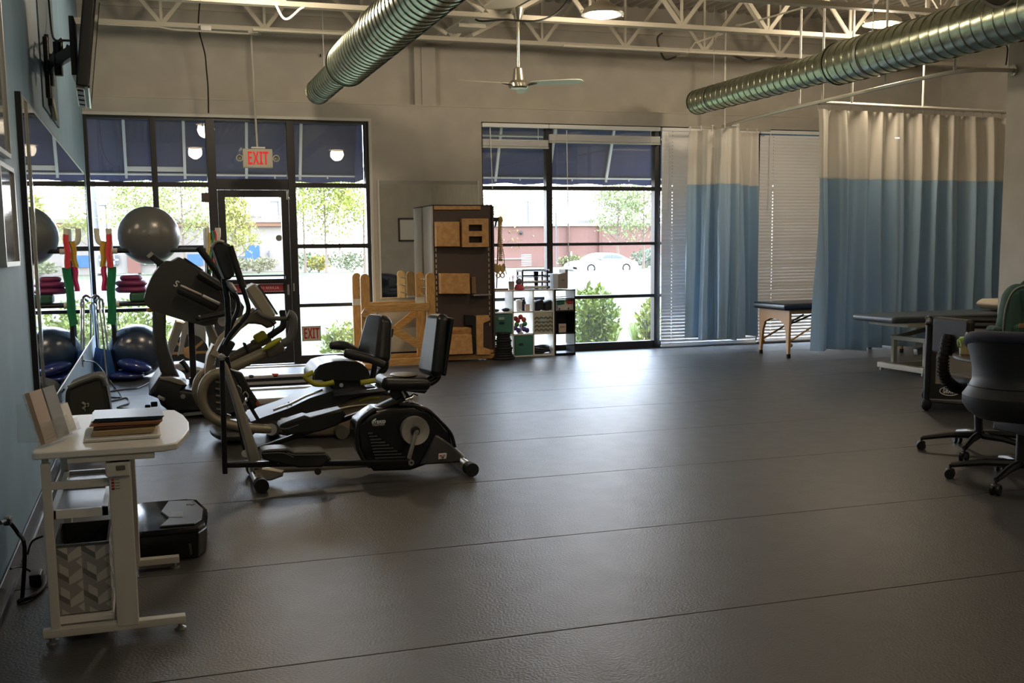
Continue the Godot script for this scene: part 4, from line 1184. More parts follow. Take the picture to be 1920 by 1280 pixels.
func recumbent() -> void:
	var zf := -8.2
	var zm := -8.45
	var zk := -8.7
	var bk := M("black_plastic")
	var tan := M("tan_metal")
	var vy := M("vinyl_black")
	var ye := M("yellow_green", H("a8a62c"), 0.45)
	var o := thing("recumbent_stepper", "beige and black seated stepper with yellow handles behind the front machine", "stepper", Vector3(0.9, 0, -8.45))
	# body: beige lower housing, black top cover, grey floor pod
	var low := pp([0.664,0.154,0.862,0.15,1.021,0.173,1.263,0.228,1.552,0.322,1.731,0.334,1.767,0.282,1.739,0.159,1.648,0.06,1.543,-0.008,1.224,0.005,0.937,0.032,0.781,0.066,0.685,0.097])
	obj("housing", slab(low, -8.62, -8.2, 0.03), M("housing_beige", H("7d705e"), 0.45), o, 50)
	var top := pp([0.667,0.167,0.785,0.204,0.944,0.251,1.104,0.319,1.286,0.366,1.429,0.383,1.593,0.379,1.716,0.344,1.745,0.313,1.592,0.33,1.427,0.306,1.283,0.257,1.141,0.208,1.02,0.166,0.86,0.123,0.782,0.128])
	obj("top_cover", slab(top, -8.68, -8.16, 0.02), M("cover_black"), o, 50)
	obj("cover_edge", B().tube(tt(-8.15,[0.829,0.244,0.96,0.284,1.08,0.338,1.2,0.376]), 0.01, 6), M("chrome"), o)
	obj("edge_trim", B().tube(smooth(tt(-8.17,[1.095,0.14,1.339,0.227,1.585,0.246]), 4), 0.008, 6), tan, o)
	lettering("lettering", "T4r", 0.042, M("white_ink"), Transform3D(Basis(Vector3.BACK, 0.12), Vector3(0.934,0.167,-8.14)), o, 0.1, "Droid Serif")
	for k in 4:
		obj("vent", bar(B(), Vector3(0.875,0.204,-8.3) + Vector3(k * 0.03, k * 0.014, 0), Vector3(0.892,0.219,-8.3) + Vector3(k * 0.03, k * 0.014, 0), 0.02, 0.2), M("rubber_black"), o)
	obj("front_pod", B().ell(Vector3(0.55, 0.075, -8.4), Vector3(0.17, 0.07, 0.32), 20), M("pod_grey", H("55534c"), 0.45), o)
	obj("rear_foot", B().tube([Vector3(1.33, 0.05, -8.1), Vector3(1.33, 0.05, -8.8)], 0.05, 14), M("pod_grey"), o)
	obj("pivot_boss", B().tube([Vector3(0.82,0.112,-8.15), Vector3(0.866,0.04,-8.6)], 0.06, 18), bk, o)
	obj("clamp", B().tube([Vector3(0.803,0.109,-8.1), Vector3(0.813,0.093,-8.2)], 0.045, 14), M("chrome"), o)
	obj("yellow_guard", slab(pp([0.691,0.16,0.841,0.177,1.008,0.167,0.922,0.108,0.713,0.09]), -8.85, -8.72, 0.01), M("guard_yellow", H("c99a20"), 0.5), o)
	obj("yellow_stripe", B().tube(smooth(tt(-8.19,[1.479,0.27,1.549,0.287,1.64,0.29]), 3), 0.01, 6), ye, o)
	# curved hoops at the front
	obj("hoop", B().tube(smooth(tt(-8.12,[0.469,0.542,0.412,0.533,0.358,0.485,0.328,0.409,0.332,0.323,0.362,0.255,0.413,0.205,0.49,0.169,0.622,0.133,0.805,0.109]), 5), 0.036, 14), tan, o)
	obj("hoop", B().tube(smooth(tt(-8.6,[0.458,0.529,0.399,0.516,0.337,0.461,0.31,0.388,0.318,0.306,0.362,0.229,0.431,0.175,0.541,0.127]), 5), 0.036, 14), tan, o)
	obj("front_cowl", slab(pp([0.434,0.723,0.472,0.701,0.445,0.613,0.401,0.501,0.368,0.479,0.371,0.543,0.391,0.644]), -8.62, -8.4, 0.02), tan, o)
	obj("hub", B().tube([Vector3(0.486,0.391,-8.2), Vector3(0.513,0.335,-8.65)], 0.16, 24), M("hub_black", H("1c1c1e"), 0.5), o)
	for k in 5:
		obj("hub_rib", bar(B(), Vector3(0.426,0.424,-8.18) + Vector3(0.0, -0.05 * k + 0.05, 0), Vector3(0.478,0.414,-8.18) + Vector3(0.0, -0.05 * k + 0.05, 0), 0.012, 0.01), tan, o)
	# moving arms and hand grips
	obj("arm", B().tube(tt(-8.62,[0.501,0.558,0.545,0.581,0.664,0.642,0.795,0.703]), 0.038, 14), M("arm_grey", H("5d574c"), 0.4, 0.3), o)
	obj("arm", B().tube(tt(-8.22,[0.493,0.535,0.544,0.564,0.728,0.643,0.826,0.682]), 0.04, 14), tan, o)
	obj("arm_sleeve", bar(B(), Vector3(0.8,0.665,-8.2), Vector3(0.93,0.716,-8.2), 0.085, 0.08, 0.02), M("arm_grey"), o)
	obj("arm_sleeve", bar(B(), Vector3(0.734,0.689,-8.62), Vector3(0.879,0.75,-8.62), 0.075, 0.07, 0.02), M("arm_grey"), o)
	obj("arm_collar", bar(B(), Vector3(0.681,0.67,-8.62), Vector3(0.702,0.678,-8.62), 0.09, 0.09, 0.01), bk, o)
	obj("handle", B().tube(smooth(tt(-8.2,[0.919,0.732,0.971,0.754,0.997,0.809,1.007,0.884,1.001,0.935,0.97,0.952]), 4), 0.032, 12), M("handle_grey", H("5a5a58"), 0.45), o)
	obj("handle", B().tube(smooth(tt(-8.6,[0.869,0.76,0.931,0.799,0.973,0.831,0.984,0.889,0.974,0.955]), 4), 0.026, 12), bk, o)
	obj("adjust_lever", B().ell(Vector3(0.84,0.735,-8.15), Vector3(0.085, 0.022, 0.03), 16, Basis(Vector3.BACK, 0.55)), ye, o)
	obj("adjust_lever", B().rbox(Vector3(), Vector3(0.1, 0.07, 0.06), 0.02, 2, Transform3D(Basis(Vector3.BACK, 0.5), Vector3(0.795,0.762,-8.55))), ye, o)
	# mast and display
	obj("mast", B().tube(tt(-8.42,[0.453,0.636,0.516,0.762,0.618,0.863,0.759,0.963]), [0.05, 0.045, 0.04, 0.04], 14), M("mast_beige", H("9a907c"), 0.45), o)
	obj("display", slab(pp([0.681,1.133,0.717,1.16,0.749,1.175,0.793,1.119,0.848,1.022,0.891,0.937,0.851,0.914,0.808,0.92]), -8.6, -8.3, 0.012), M("display_beige", H("9c9484"), 0.45), o)
	obj("display_face", bar(B(), Vector3(0.766,1.166,-8.45) + Vector3(0.01, 0, 0), Vector3(0.896,0.941,-8.45) + Vector3(0.012, 0, 0), 0.012, 0.24), M("tv_screen"), o)
	obj("display_mount", slab(pp([0.667,0.878,0.705,0.952,0.761,0.99,0.816,0.981,0.869,0.931,0.902,0.878,0.862,0.847,0.826,0.84,0.788,0.866,0.741,0.875]), -8.55, -8.33, 0.015), M("arm_grey"), o)
	obj("side_handle", B().tube(smooth(tt(-8.25,[0.748,0.976,0.781,0.947,0.842,0.922,0.975,0.913]), 4), 0.018, 10), M("handle_grey"), o)
	obj("side_knob", B().tube(tt(-8.25,[0.937,0.935,0.938,0.978]), 0.022, 10), bk, o)
	obj("display_cable", B().tube(smooth(tt(-8.3,[0.847,0.903,0.876,0.854,0.851,0.803,0.865,0.766]), 4), 0.005, 6), bk, o)
	# seat and back
	var seat := B()
	var so := pp([1.134,0.45,1.135,0.482,1.153,0.522,1.19,0.56,1.242,0.574,1.307,0.584,1.388,0.584,1.461,0.573,1.517,0.55,1.557,0.511,1.572,0.461,1.563,0.421])
	seat.prism(so, -8.68, -8.2, 0.035)
	obj("seat", seat, vy, o, 50)
	obj("seat_seam", B().tube(tt(-8.195,[1.176,0.537,1.151,0.498,1.146,0.454]), 0.005, 6), M("vinyl_grey"), o)
	obj("seat_base", slab(pp([1.212,0.442,1.563,0.424,1.502,0.328,1.322,0.338]), -8.6, -8.25, 0.012), bk, o)
	obj("seat_bolt", B().tube([Vector3(1.35,0.399,-8.2), Vector3(1.36,0.391,-8.26)], 0.016, 10), M("chrome"), o)
	obj("yellow_rail", B().tube(smooth(tt(-8.12,[1.133,0.515,1.077,0.494,1.076,0.474,1.115,0.444,1.146,0.426,1.217,0.423,1.281,0.436]), 4), 0.02, 12), ye, o)
	obj("yellow_rail", B().tube(tt(-8.12,[1.482,0.421,1.605,0.432,1.663,0.433]), 0.02, 12), ye, o)
	obj("seat_track", bar(B(), Vector3(1.275,0.343,-8.25), Vector3(1.667,0.364,-8.25), 0.025, 0.3), M("chrome"), o)
	# the back rest is a padded slab turned a little towards the viewer
	var xb := Transform3D(Basis(Vector3.UP, deg_to_rad(14)) * Basis(Vector3.BACK, deg_to_rad(-11)), Vector3(1.661,0.728,-8.42))
	var bp := B()
	bp.rbox(Vector3(), Vector3(0.14, 0.37, 0.42), 0.055, 3)
	bp.warp(0, func(p):
		var t := clampf((p.y + 0.2) / 0.4, 0, 1)
		return xb * Vector3(p.x * lerpf(1.0, 0.75, t) + 0.02 * sin(t * PI), p.y, p.z * lerpf(1.0, 0.62, t * t)))
	obj("backrest", bp, vy, o, 60)
	obj("back_knob", B().rbox(Vector3(0.085, 0.06, 0), Vector3(0.04, 0.07, 0.2), 0.01, 1, xb), bk, o)
	obj("back_post", B().tube(smooth(tt(-8.42,[1.745,0.565,1.735,0.489,1.691,0.449,1.664,0.387]), 4), 0.025, 12).tube(smooth(tt(-8.3,[1.631,0.535,1.617,0.465,1.603,0.416]), 4), 0.022, 12), bk, o)
	obj("cross_tube", B().tube([Vector3(1.649,0.56,-8.2), Vector3(1.758,0.525,-8.65)], 0.026, 12), bk, o)
	for q in [[-8.18, tt(-8.18,[1.678,0.541,1.621,0.568,1.556,0.595,1.475,0.619,1.414,0.637,1.374,0.647])], [-8.66, tt(-8.66,[1.712,0.544,1.648,0.564,1.528,0.625,1.469,0.653,1.401,0.664,1.342,0.662])]]:
		obj("armrest", B().tube(smooth(q[1], 4), [0.03, 0.03, 0.03, 0.031, 0.031, 0.031, 0.031, 0.032, 0.033, 0.034, 0.035, 0.036, 0.037, 0.038, 0.038, 0.038, 0.037, 0.035, 0.033, 0.03, 0.022], 12), M("armrest_grey", H("26282a"), 0.45), o, 60)


func hybrid() -> void:
	var bk := M("black_plastic")
	var sv := M("silver_paint")
	var bt := M("black_tube", H("17181a"), 0.3, 0.3)
	var ga := M("gunmetal", H("4b4a4a"), 0.42, 0.2)
	var vy := M("vinyl_black")
	var zn := -6.5
	var zf := -6.95
	var o := thing("elliptical_trainer", "black and silver elliptical with a seat, the machine nearest the camera", "elliptical trainer", Vector3(1.2, 0, -6.72))
	# floor bars
	for q in [[Vector3(0.572,0.049,-6.45), Vector3(0.543,0.042,-6.98), "f"], [Vector3(1.861,0.047,-6.45), Vector3(1.933,0.025,-6.98), "r"]]:
		var a: Vector3 = q[0]
		a.y = 0.045
		var b := Vector3(a.x, 0.045, -7.02)
		obj("stabiliser", B().tube([a, b], 0.035, 18), sv, o)
		obj("end_cap", B().tube([a + Vector3(0, 0, 0.02), a + Vector3(0, 0, -0.06)], 0.043, 18), M("rubber_black"), o)
		obj("end_cap", B().tube([b + Vector3(0, 0, -0.02), b + Vector3(0, 0, 0.06)], 0.043, 18), M("rubber_black"), o)
	# main beam
	obj("main_beam", B().tube([Vector3(0.631,0.086,-6.72), Vector3(1.259,0.079,-6.72)], 0.027, 16), sv, o)
	obj("beam_gusset", slab(pp([0.533,0.127,0.628,0.107,0.73,0.082,0.722,0.046,0.65,0.025,0.561,0.029]), -6.76, -6.66, 0.012), sv, o)
	obj("rear_beam", bar(B(), Vector3(1.249,0.07,-6.7), Vector3(1.891,0.064,-6.7), 0.03, 0.06, 0.006), ga, o)
	# front upright
	obj("upright", B().prism(pp([0.379,0.809,0.425,0.743,0.505,0.487,0.582,0.207,0.609,0.093,0.533,0.086,0.523,0.159,0.473,0.398,0.412,0.66]), -6.78, -6.66, 0.012), sv, o)
	obj("upright_sleeve", bar(B(), Vector3(0.395,0.808,-6.7), Vector3(0.445,0.892,-6.7), 0.075, 0.075, 0.012), bk, o)
	obj("hinge_pin", B().tube([Vector3(0.377,0.818,-6.42), Vector3(0.412,0.764,-7)], 0.017, 14), M("alu"), o)
	obj("hinge_washer", B().lathe([Vector2(0.008, 0), Vector2(0.02, 0), Vector2(0.02, 0.008), Vector2(0.008, 0.01)], 18, Transform3D(Basis(Vector3.RIGHT, PI / 2), Vector3(0.377,0.818,-6.42))), M("chrome"), o)
	# swinging arms: padded handles above, links below
	obj("handle_tube", B().tube(smooth(tt(-6.5,[0.4,0.875,0.435,0.935,0.483,0.99,0.53,1.044,0.544,1.087,0.534,1.143,0.513,1.217,0.501,1.282]), 5), 0.014, 12), bt, o)
	obj("handle_foam", B().tube(tt(-6.5,[0.454,1.447,0.477,1.359,0.519,1.205]), 0.02, 14), M("foam_black", H("161719"), 0.75), o)
	obj("handle_tube", B().tube(smooth(tt(-6.98,[0.435,0.821,0.445,0.887,0.477,0.966,0.519,1.057,0.519,1.124,0.492,1.174,0.443,1.234]), 5), 0.014, 12), bt, o)
	obj("handle_foam", B().tube(tt(-6.98,[0.301,1.445,0.36,1.357,0.446,1.228]), 0.021, 14), M("foam_black"), o)
	obj("swing_link", bar(B(), Vector3(0.38,0.83,-6.46), Vector3(0.368,0.13,-6.46), 0.036, 0.03, 0.006), bt, o)
	obj("swing_link", bar(B(), Vector3(0.438,0.769,-6.96), Vector3(0.529,0.15,-6.96), 0.032, 0.03, 0.006), bt, o)
	obj("link_joint", B().tube([Vector3(0.52,0.165,-6.88), Vector3(0.531,0.139,-7.02)], 0.024, 14), M("chrome"), o)
	# console on its post
	obj("console_post", B().tube(tt(-6.72,[0.427,0.882,0.442,1.009,0.441,1.136,0.428,1.257]), 0.018, 12), bt, o)
	obj("console", slab(pp([0.362,1.446,0.378,1.467,0.402,1.476,0.432,1.47,0.462,1.457,0.476,1.374,0.481,1.28,0.453,1.253,0.423,1.257,0.393,1.338]), -6.88, -6.6, 0.012), M("console_black", H("1d1f22"), 0.4), o)
	obj("console_rim", B().tube(smooth(tt(-6.6,[0.359,1.44,0.378,1.467,0.402,1.476,0.429,1.47]), 3), 0.009, 8), sv, o)
	obj("console_socket", slab(pp([0.433,1.247,0.469,1.233,0.497,1.186,0.478,1.174,0.443,1.209]), -6.8, -6.62, 0.01), M("alu"), o)
	# console cable box and boot by the upright
	obj("leaflet", slab(pp([0.45,0.702,0.518,0.676,0.562,0.575,0.616,0.483,0.596,0.464,0.576,0.448,0.514,0.561,0.482,0.632]), -6.9, -6.8, 0.008), bk, o)
	obj("leaflet_mark", B().tube(smooth(tt(-6.79,[0.483,0.606,0.504,0.586,0.503,0.559]), 3), 0.004, 6).tube(smooth(tt(-6.79,[0.515,0.546,0.529,0.565,0.547,0.537,0.533,0.518]), 3), 0.004, 6), M("alu"), o)
	obj("leaflet_tip", slab(pp([0.597,0.508,0.615,0.484,0.595,0.469,0.589,0.482]), -6.9, -6.79, 0.004), M("red_tip", H("a8452c"), 0.5), o)
	obj("brace_strap", bar(B(), Vector3(0.541,0.497,-6.85), Vector3(0.61,0.366,-6.85), 0.022, 0.02), bk, o)
	# foot beams and foot plates
	obj("foot_beam", bar(B(), Vector3(0.368,0.184,-6.46), Vector3(1.475,0.118,-6.46), 0.034, 0.035, 0.007), bt, o)
	obj("foot_beam", bar(B(), Vector3(0.606,0.172,-6.96), Vector3(1.392,0.4,-6.96), 0.032, 0.035, 0.007), bt, o)
	var plates := [[pp([0.574,0.24,0.581,0.258,0.606,0.266,0.667,0.268,0.719,0.264,0.744,0.253,0.765,0.242,0.852,0.239,0.943,0.233,0.961,0.212,0.979,0.185,0.95,0.168,0.924,0.141,0.786,0.148,0.725,0.165,0.618,0.199,0.582,0.214]), -6.56, -6.38], [pp([0.738,0.317,0.745,0.333,0.778,0.345,0.846,0.364,0.9,0.378,0.926,0.37,0.994,0.383,1.131,0.406,1.148,0.388,1.157,0.37,1.129,0.333,1.107,0.307,0.99,0.273,0.906,0.265,0.805,0.265,0.756,0.281]), -7.06, -6.88]]
	for q in plates:
		obj("foot_plate", slab(q[0], q[1], q[2], 0.012), bk, o)
	obj("plate_rim", B().tube(smooth(tt(-6.38,[0.755,0.215,0.695,0.244,0.603,0.248,0.579,0.249,0.582,0.262,0.61,0.269,0.717,0.268]), 3), 0.004, 6).tube(tt(-6.38,[0.717,0.268,0.759,0.243,0.937,0.233]), 0.004, 6).tube(tt(-6.38,[0.719,0.243,0.762,0.227,0.943,0.217]), 0.004, 6), M("grey_plastic"), o)
	obj("plate_rim", B().tube(smooth(tt(-6.88,[0.855,0.326,0.788,0.306,0.745,0.309,0.742,0.33,0.789,0.35,0.894,0.382]), 3), 0.004, 6).tube(tt(-6.88,[0.894,0.382,0.93,0.366,1.131,0.412]), 0.004, 6), M("grey_plastic"), o)
	obj("roller", B().tube([Vector3(0.898,0.114,-6.4), Vector3(0.915,0.089,-6.52)], 0.02, 16), M("rubber_black"), o)
	obj("reflector", bar(B(), Vector3(0.668,0.181,-6.44), Vector3(0.69,0.181,-6.44), 0.016, 0.02), M("chrome"), o)
	obj("reflector", bar(B(), Vector3(0.851,0.269,-6.94), Vector3(0.875,0.274,-6.94), 0.016, 0.02), M("chrome"), o)
	# flywheel housing
	var body := pp([1.166,0.296,1.17,0.335,1.185,0.368,1.246,0.411,1.3,0.441,1.353,0.441,1.441,0.459,1.536,0.451,1.584,0.434,1.632,0.408,1.672,0.375,1.706,0.336,1.74,0.296,1.771,0.256,1.787,0.207,1.801,0.158,1.61,0.062,1.506,0.035,1.276,0.046,1.25,0.079,1.217,0.118,1.192,0.16,1.17,0.209])
	obj("flywheel_cover", slab(body, -6.84, -6.6, 0.022), M("cover_gloss", H("16171a"), 0.25), o, 50)
	obj("cover_rim", B().tube(smooth(tt(-6.6,[1.441,0.459,1.536,0.451,1.632,0.408,1.706,0.336,1.771,0.256,1.797,0.165]), 4), 0.012, 8), M("cover_gloss"), o)
	obj("front_rim", B().tube(smooth(tt(-6.6,[1.293,0.438,1.246,0.411,1.195,0.37,1.177,0.328,1.172,0.269,1.18,0.194,1.211,0.125]), 4), 0.014, 8), bk, o)
	var rear := pp([1.668,0.249,1.685,0.248,1.768,0.188,1.836,0.114,1.822,0.07,1.578,0.071,1.564,0.076,1.607,0.148])
	obj("rear_panel", slab(rear, -6.8, -6.575, 0.01), ga, o)
	obj("rear_cap", B().tube(tt(-6.62,[1.785,0.163,1.854,0.095]), 0.012, 8), M("alu"), o)
	for k in 9:
		var ya: float = 0.0
		var p0 := (Vector3(1.238,0.294,-6.58)).lerp(Vector3(1.277,0.137,-6.58), k / 8.0)
		var p1 := (Vector3(1.268,0.292,-6.58)).lerp(Vector3(1.47,0.13,-6.58), k / 8.0)
		obj("vent_rib", bar(B(), p0, p1, 0.008, 0.014), M("grey_plastic"), o)
	# crank disc
	var cc := Vector3(1.53,0.295,-6.56)
	obj("crank_disc", B().lathe([Vector2(0, 0.0), Vector2(0.035, 0.012), Vector2(0.088, 0.022), Vector2(0.09, 0.008), Vector2(0.09, -0.03)], 40, Transform3D(Basis(Vector3.RIGHT, PI / 2), cc)), M("disc_silver", H("b3b0aa"), 0.35, 0.5), o)
	obj("crank_hub", B().lathe([Vector2(0, 0.03), Vector2(0.026, 0.03), Vector2(0.03, 0.012), Vector2(0.03, 0.0)], 24, Transform3D(Basis(Vector3.RIGHT, PI / 2), cc)), bk, o)
	obj("crank_arm", bar(B(), cc + Vector3(0.002, 0.006, 0.04), Vector3(1.472,0.131,-6.5), 0.028, 0.016, 0.005), M("alu"), o)
	obj("crank_bolt", B().tube([cc, cc + Vector3(0, 0, 0.055)], 0.014, 14), M("chrome"), o)
	obj("crank_pin", B().lathe([Vector2(0.007, 0.02), Vector2(0.018, 0.02), Vector2(0.019, 0)], 18, Transform3D(Basis(Vector3.RIGHT, PI / 2), Vector3(1.466,0.126,-6.42))), M("chrome"), o)
	lettering("lettering", "HYBRID", 0.018, M("white_ink"), Transform3D(Basis(Vector3.BACK, 0.02), Vector3(1.306,0.361,-6.575)), o, 0.085)
	lettering("lettering", "TRAINER", 0.014, M("ink_grey", H("a8a8a8"), 0.5), Transform3D(Basis(Vector3.BACK, 0.02), Vector3(1.304,0.344,-6.575)), o, 0.08)
	obj("logo_tick", bar(B(), Vector3(1.27,0.369,-6.575), Vector3(1.29,0.382,-6.575), 0.008, 0.004), M("white_ink"), o)
	var bc := Vector3(1.704,0.119,-6.57)
	obj("badge", slab(pp([-0.026, -0.018, 0.022, -0.018, 0.026, -0.014, 0.03, 0.014, 0.027, 0.018, -0.019, 0.018, -0.023, 0.014]), -0.002, 0.004, 0.001).warp(0, func(p): return p + bc), M("badge_white", H("f0e6e2"), 0.4), o)
	obj("badge_mark", B().rbox(bc + Vector3(-0.01, 0.005, 0.005), Vector3(0.014, 0.01, 0.003), 0.001), M("red_letter"), o)
	obj("badge_mark", B().rbox(bc + Vector3(0.011, 0.006, 0.005), Vector3(0.018, 0.009, 0.003), 0.001), M("ink_grey"), o)
	lettering("lettering", "ip", 0.014, M("ink_dark", H("3a2a2a"), 0.5), Transform3D(Basis(), bc + Vector3(0.002, -0.006, 0.005)), o)
	# seat carrier
	obj("seat_frame", bar(B(), Vector3(1.265,0.399,-6.7), Vector3(1.513,0.5,-6.7), 0.045, 0.07, 0.008), ga, o)
	obj("seat_post", bar(B(), Vector3(1.421,0.542,-6.7), Vector3(1.464,0.479,-6.7), 0.06, 0.07, 0.008), bk, o)
	obj("seat_clamp", bar(B(), Vector3(1.467,0.538,-6.66), Vector3(1.513,0.447,-6.66), 0.012, 0.09), M("chrome"), o)
	obj("seat_clamp", bar(B(), Vector3(1.487,0.523,-6.66), Vector3(1.507,0.492,-6.66), 0.03, 0.08), bk, o)
	obj("clamp_lever", B().tube(tt(-6.6,[1.483,0.484,1.524,0.498,1.541,0.511]), 0.016, 12).tube([Vector3(1.528,0.512,-6.6), Vector3(1.558,0.5,-6.6)], 0.016, 10), M("chrome"), o)
	obj("clamp_knob", B().tube([Vector3(1.542,0.493,-6.56), Vector3(1.56,0.481,-6.64)], 0.02, 14), M("alu"), o)
	# seat
	var sc := Vector3(1.484,0.586,-6.7)
	var st := B()
	st.rbox(Vector3(), Vector3(0.30, 0.085, 0.36), 0.04, 4)
	st.warp(0, func(p):
		var t := clampf((p.x + 0.15) / 0.3, 0, 1)
		return sc + Vector3(p.x, p.y + 0.015 * cos(p.z * 7.0) - 0.012 * t, p.z * lerpf(0.7, 1.0, t)))
	obj("seat", st, vy, o, 70)
	obj("seat_inlay", B().ell(sc + Vector3(0.01, 0.05, 0.02), Vector3(0.085, 0.012, 0.12), 22), M("vinyl_taupe", H("6d665c"), 0.35), o, 70)
	obj("seat_pan", slab(pp([1.341,0.583,1.489,0.555,1.612,0.549,1.625,0.531,1.608,0.518,1.489,0.538,1.371,0.561]), -6.82, -6.6, 0.008), M("rubber_black"), o)
	# back
	var bx := Transform3D(Basis(Vector3.UP, deg_to_rad(10)) * Basis(Vector3.BACK, deg_to_rad(-10)), Vector3(1.709,0.812,-6.72))
	var bb := B()
	bb.rbox(Vector3(), Vector3(0.085, 0.40, 0.30), 0.04, 4)
	bb.warp(0, func(p):
		var t := clampf((p.y + 0.19) / 0.385, 0, 1)
		return bx * Vector3(p.x - 0.012 * sin(t * PI), p.y, p.z * (0.72 + 0.28 * sin(t * PI * 0.9 + 0.25)) * (1.0 if t < 0.75 else lerpf(1.0, 0.72, (t - 0.75) * 4.0))))
	obj("backrest", bb, vy, o, 70)
	obj("back_shell", B().rbox(Vector3(0.045, 0.0, 0), Vector3(0.025, 0.37, 0.24), 0.012, 2, bx), M("cover_gloss"), o)
	obj("back_tube", B().tube(smooth(tt(-6.68,[1.723,0.652,1.719,0.611,1.69,0.582,1.651,0.567,1.606,0.555]), 4), 0.018, 12), bk, o)
	obj("back_tube", B().tube(smooth(tt(-6.76,[1.726,0.644,1.718,0.616,1.693,0.597,1.661,0.581,1.626,0.573]), 4), 0.016, 12), M("chrome_dark", H("8a8a8a"), 0.2, 0.9), o)


# ---------------------------------------------------------------- timber rig and simulator cabinet
func wood_things() -> void:
	var wd := M("maple")
	var wu := M("maple_upright")
	var zn := -12.95
	var zk := -13.5
	var o := thing("climbing_frame", "timber rehabilitation frame of rounded planks with metal pegs by the pier mirror", "timber frame", Vector3(2.9, 0, -13.2))
	var white := M("tape_white", H("e2dfd0"), 0.6)
	# uprights: x centre in front and behind
	var xs := [2.454, 3.26]
	var yt: float = 1.13
	for i in 2:
		for z in [zn, zk]:
			var x: float = xs[i]
			var poly := PackedVector2Array([Vector2(x + 0.055, 0.06), Vector2(x + 0.055, yt - 0.055)])
			poly.append_array(arc(x, yt - 0.055, 0.055, 15, 165, 7))
			poly.append_array(PackedVector2Array([Vector2(x - 0.055, yt - 0.055), Vector2(x - 0.055, 0.06)]))
			var up := obj("upright", B().prism(poly, z - 0.045, z, 0.006), wu, o)
			if z == zk:
				obj("tape_band", B().bb(Vector3(x - 0.056, yt - 0.40, z - 0.046), Vector3(x + 0.056, yt - 0.32, z + 0.001)), white, up)
		for k in 3:
			var y := yt - 0.09 - 0.1 * k
			obj("peg", B().tube([Vector3(xs[i] + (0.02 if i == 0 else -0.02), y, zk + 0.0), Vector3(xs[i] + (0.02 if i == 0 else -0.02), y, zn - 0.04)], 0.011, 10), M("chrome"), o)
	# rails between the uprights, braces and ground sill
	for z in [zn, zk]:
		var zf: float = z + 0.03 if z == zn else z - 0.05
		var ya: float = 0.71
		obj("top_rail", bar(B(), Vector3(xs[0] - 0.02, ya, zf - 0.015), Vector3(xs[1] - 0.03, ya + 0.01, zf - 0.015), 0.095, 0.034, 0.006), wd, o)
		obj("sill", bar(B(), Vector3(xs[0], 0.055, zf - 0.015), Vector3(xs[1], 0.055, zf - 0.015), 0.085, 0.034, 0.006), wd, o)
		if z == zn:
			obj("brace", bar(B(), Vector3(2.405,0.689,-12.9), Vector3(3.192,0.192,-12.9), 0.095, 0.03, 0.006), wd, o)
		else:
			obj("brace", bar(B(), Vector3(xs[1], 0.66, zf), Vector3(xs[0] + 0.15, 0.16, zf), 0.09, 0.03, 0.006), wd, o)
	for x in xs:
		obj("foot", B().rbox(Vector3(x, 0.03, (zn + zk) / 2), Vector3(0.12, 0.06, 0.85), 0.008), wu, o)
	for q in [[xs[0], 0.05], [xs[0] - 0.02, 0.02]]:
		pass
	obj("bolt", B().ell(Vector3(2.438,0.696,-12.87), Vector3(0.012, 0.012, 0.006), 10), M("alu"), o)
	obj("bolt", B().ell(Vector3(2.585,0.66,-12.87), Vector3(0.012, 0.012, 0.006), 10), M("alu"), o)
	# tall brown work simulator with its wooden boxes
	var z := -13.3
	var br := M("cabinet_brown", H("4c3f3a"), 0.5)
	var side := M("cabinet_side", H("b8b2a8"), 0.45)
	var mp := M("maple_panel")
	var x0: float = 3.395
	var x1: float = 4.149
	var y1: float = 1.943
	o = thing("work_simulator", "tall dark brown panel cabinet with light wooden boxes and slotted edges", "cabinet", Vector3((x0 + x1) / 2, 0, -13.5))
	obj("back_panel", B().rbox(Vector3((x0 + x1) / 2, y1 / 2 + 0.03, z - 0.03), Vector3(x1 - x0, y1 - 0.06, 0.05), 0.004), br, o)
	obj("side_panel", B().rbox(Vector3(x0 - 0.012, y1 / 2, z - 0.22), Vector3(0.022, y1, 0.44), 0.003), side, o)
	obj("side_panel", B().rbox(Vector3(x1 + 0.012, y1 / 2, z - 0.1), Vector3(0.022, y1, 0.3), 0.003), br, o)
	obj("top_strip", B().bb(Vector3(x0 + 0.01, y1 - 0.045, z - 0.02), Vector3(x1 - 0.14, y1 + 0.0, z + 0.012)), mp, o)
	obj("top_edge", B().bb(Vector3(x0 - 0.02, y1, z - 0.4), Vector3(x1 + 0.02, y1 + 0.015, z)), M("frame_dark"), o)
	obj("sill", B().rbox(Vector3((x0 + x1) / 2 + 0.02, 0.045, z + 0.02), Vector3(x1 - x0 + 0.03, 0.06, 0.05), 0.006), wd, o)
	obj("sill", B().rbox(Vector3((x0 + x1) / 2 + 0.02, 0.105, z + 0.0), Vector3(x1 - x0 + 0.02, 0.04, 0.06), 0.006), wd, o)
	# slotted standards on both edges
	for x in [3.422, 4.111]:
		var y := 0.45
		while y < 1.404:
			obj("slot", B().rbox(Vector3(x, y, z + 0.001), Vector3(0.014, 0.042, 0.008), 0.003), M("slot_pale", H("c8b8a0"), 0.5), o)
			y += 0.068
	var box := func(nm, out, d): return obj(nm, slab(out, z, z + d, 0.005), mp, o)
	box.call("wooden_box", pp([3.405,1.747,3.706,1.746,3.707,1.44,3.406,1.443]), 0.1)
	# box with two openings: frame pieces round them
	var fr := pp([3.737,1.785,4.084,1.784,4.086,1.429,3.738,1.433])
	var op := [pp([3.826,1.709,3.999,1.709,4,1.629,3.826,1.63]), pp([3.827,1.564,4.001,1.563,4.002,1.483,3.829,1.485])]
	var bx := B()
	var xa: float = fr[0].x
	var xe: float = fr[1].x
	var xo: float = op[0][0].x
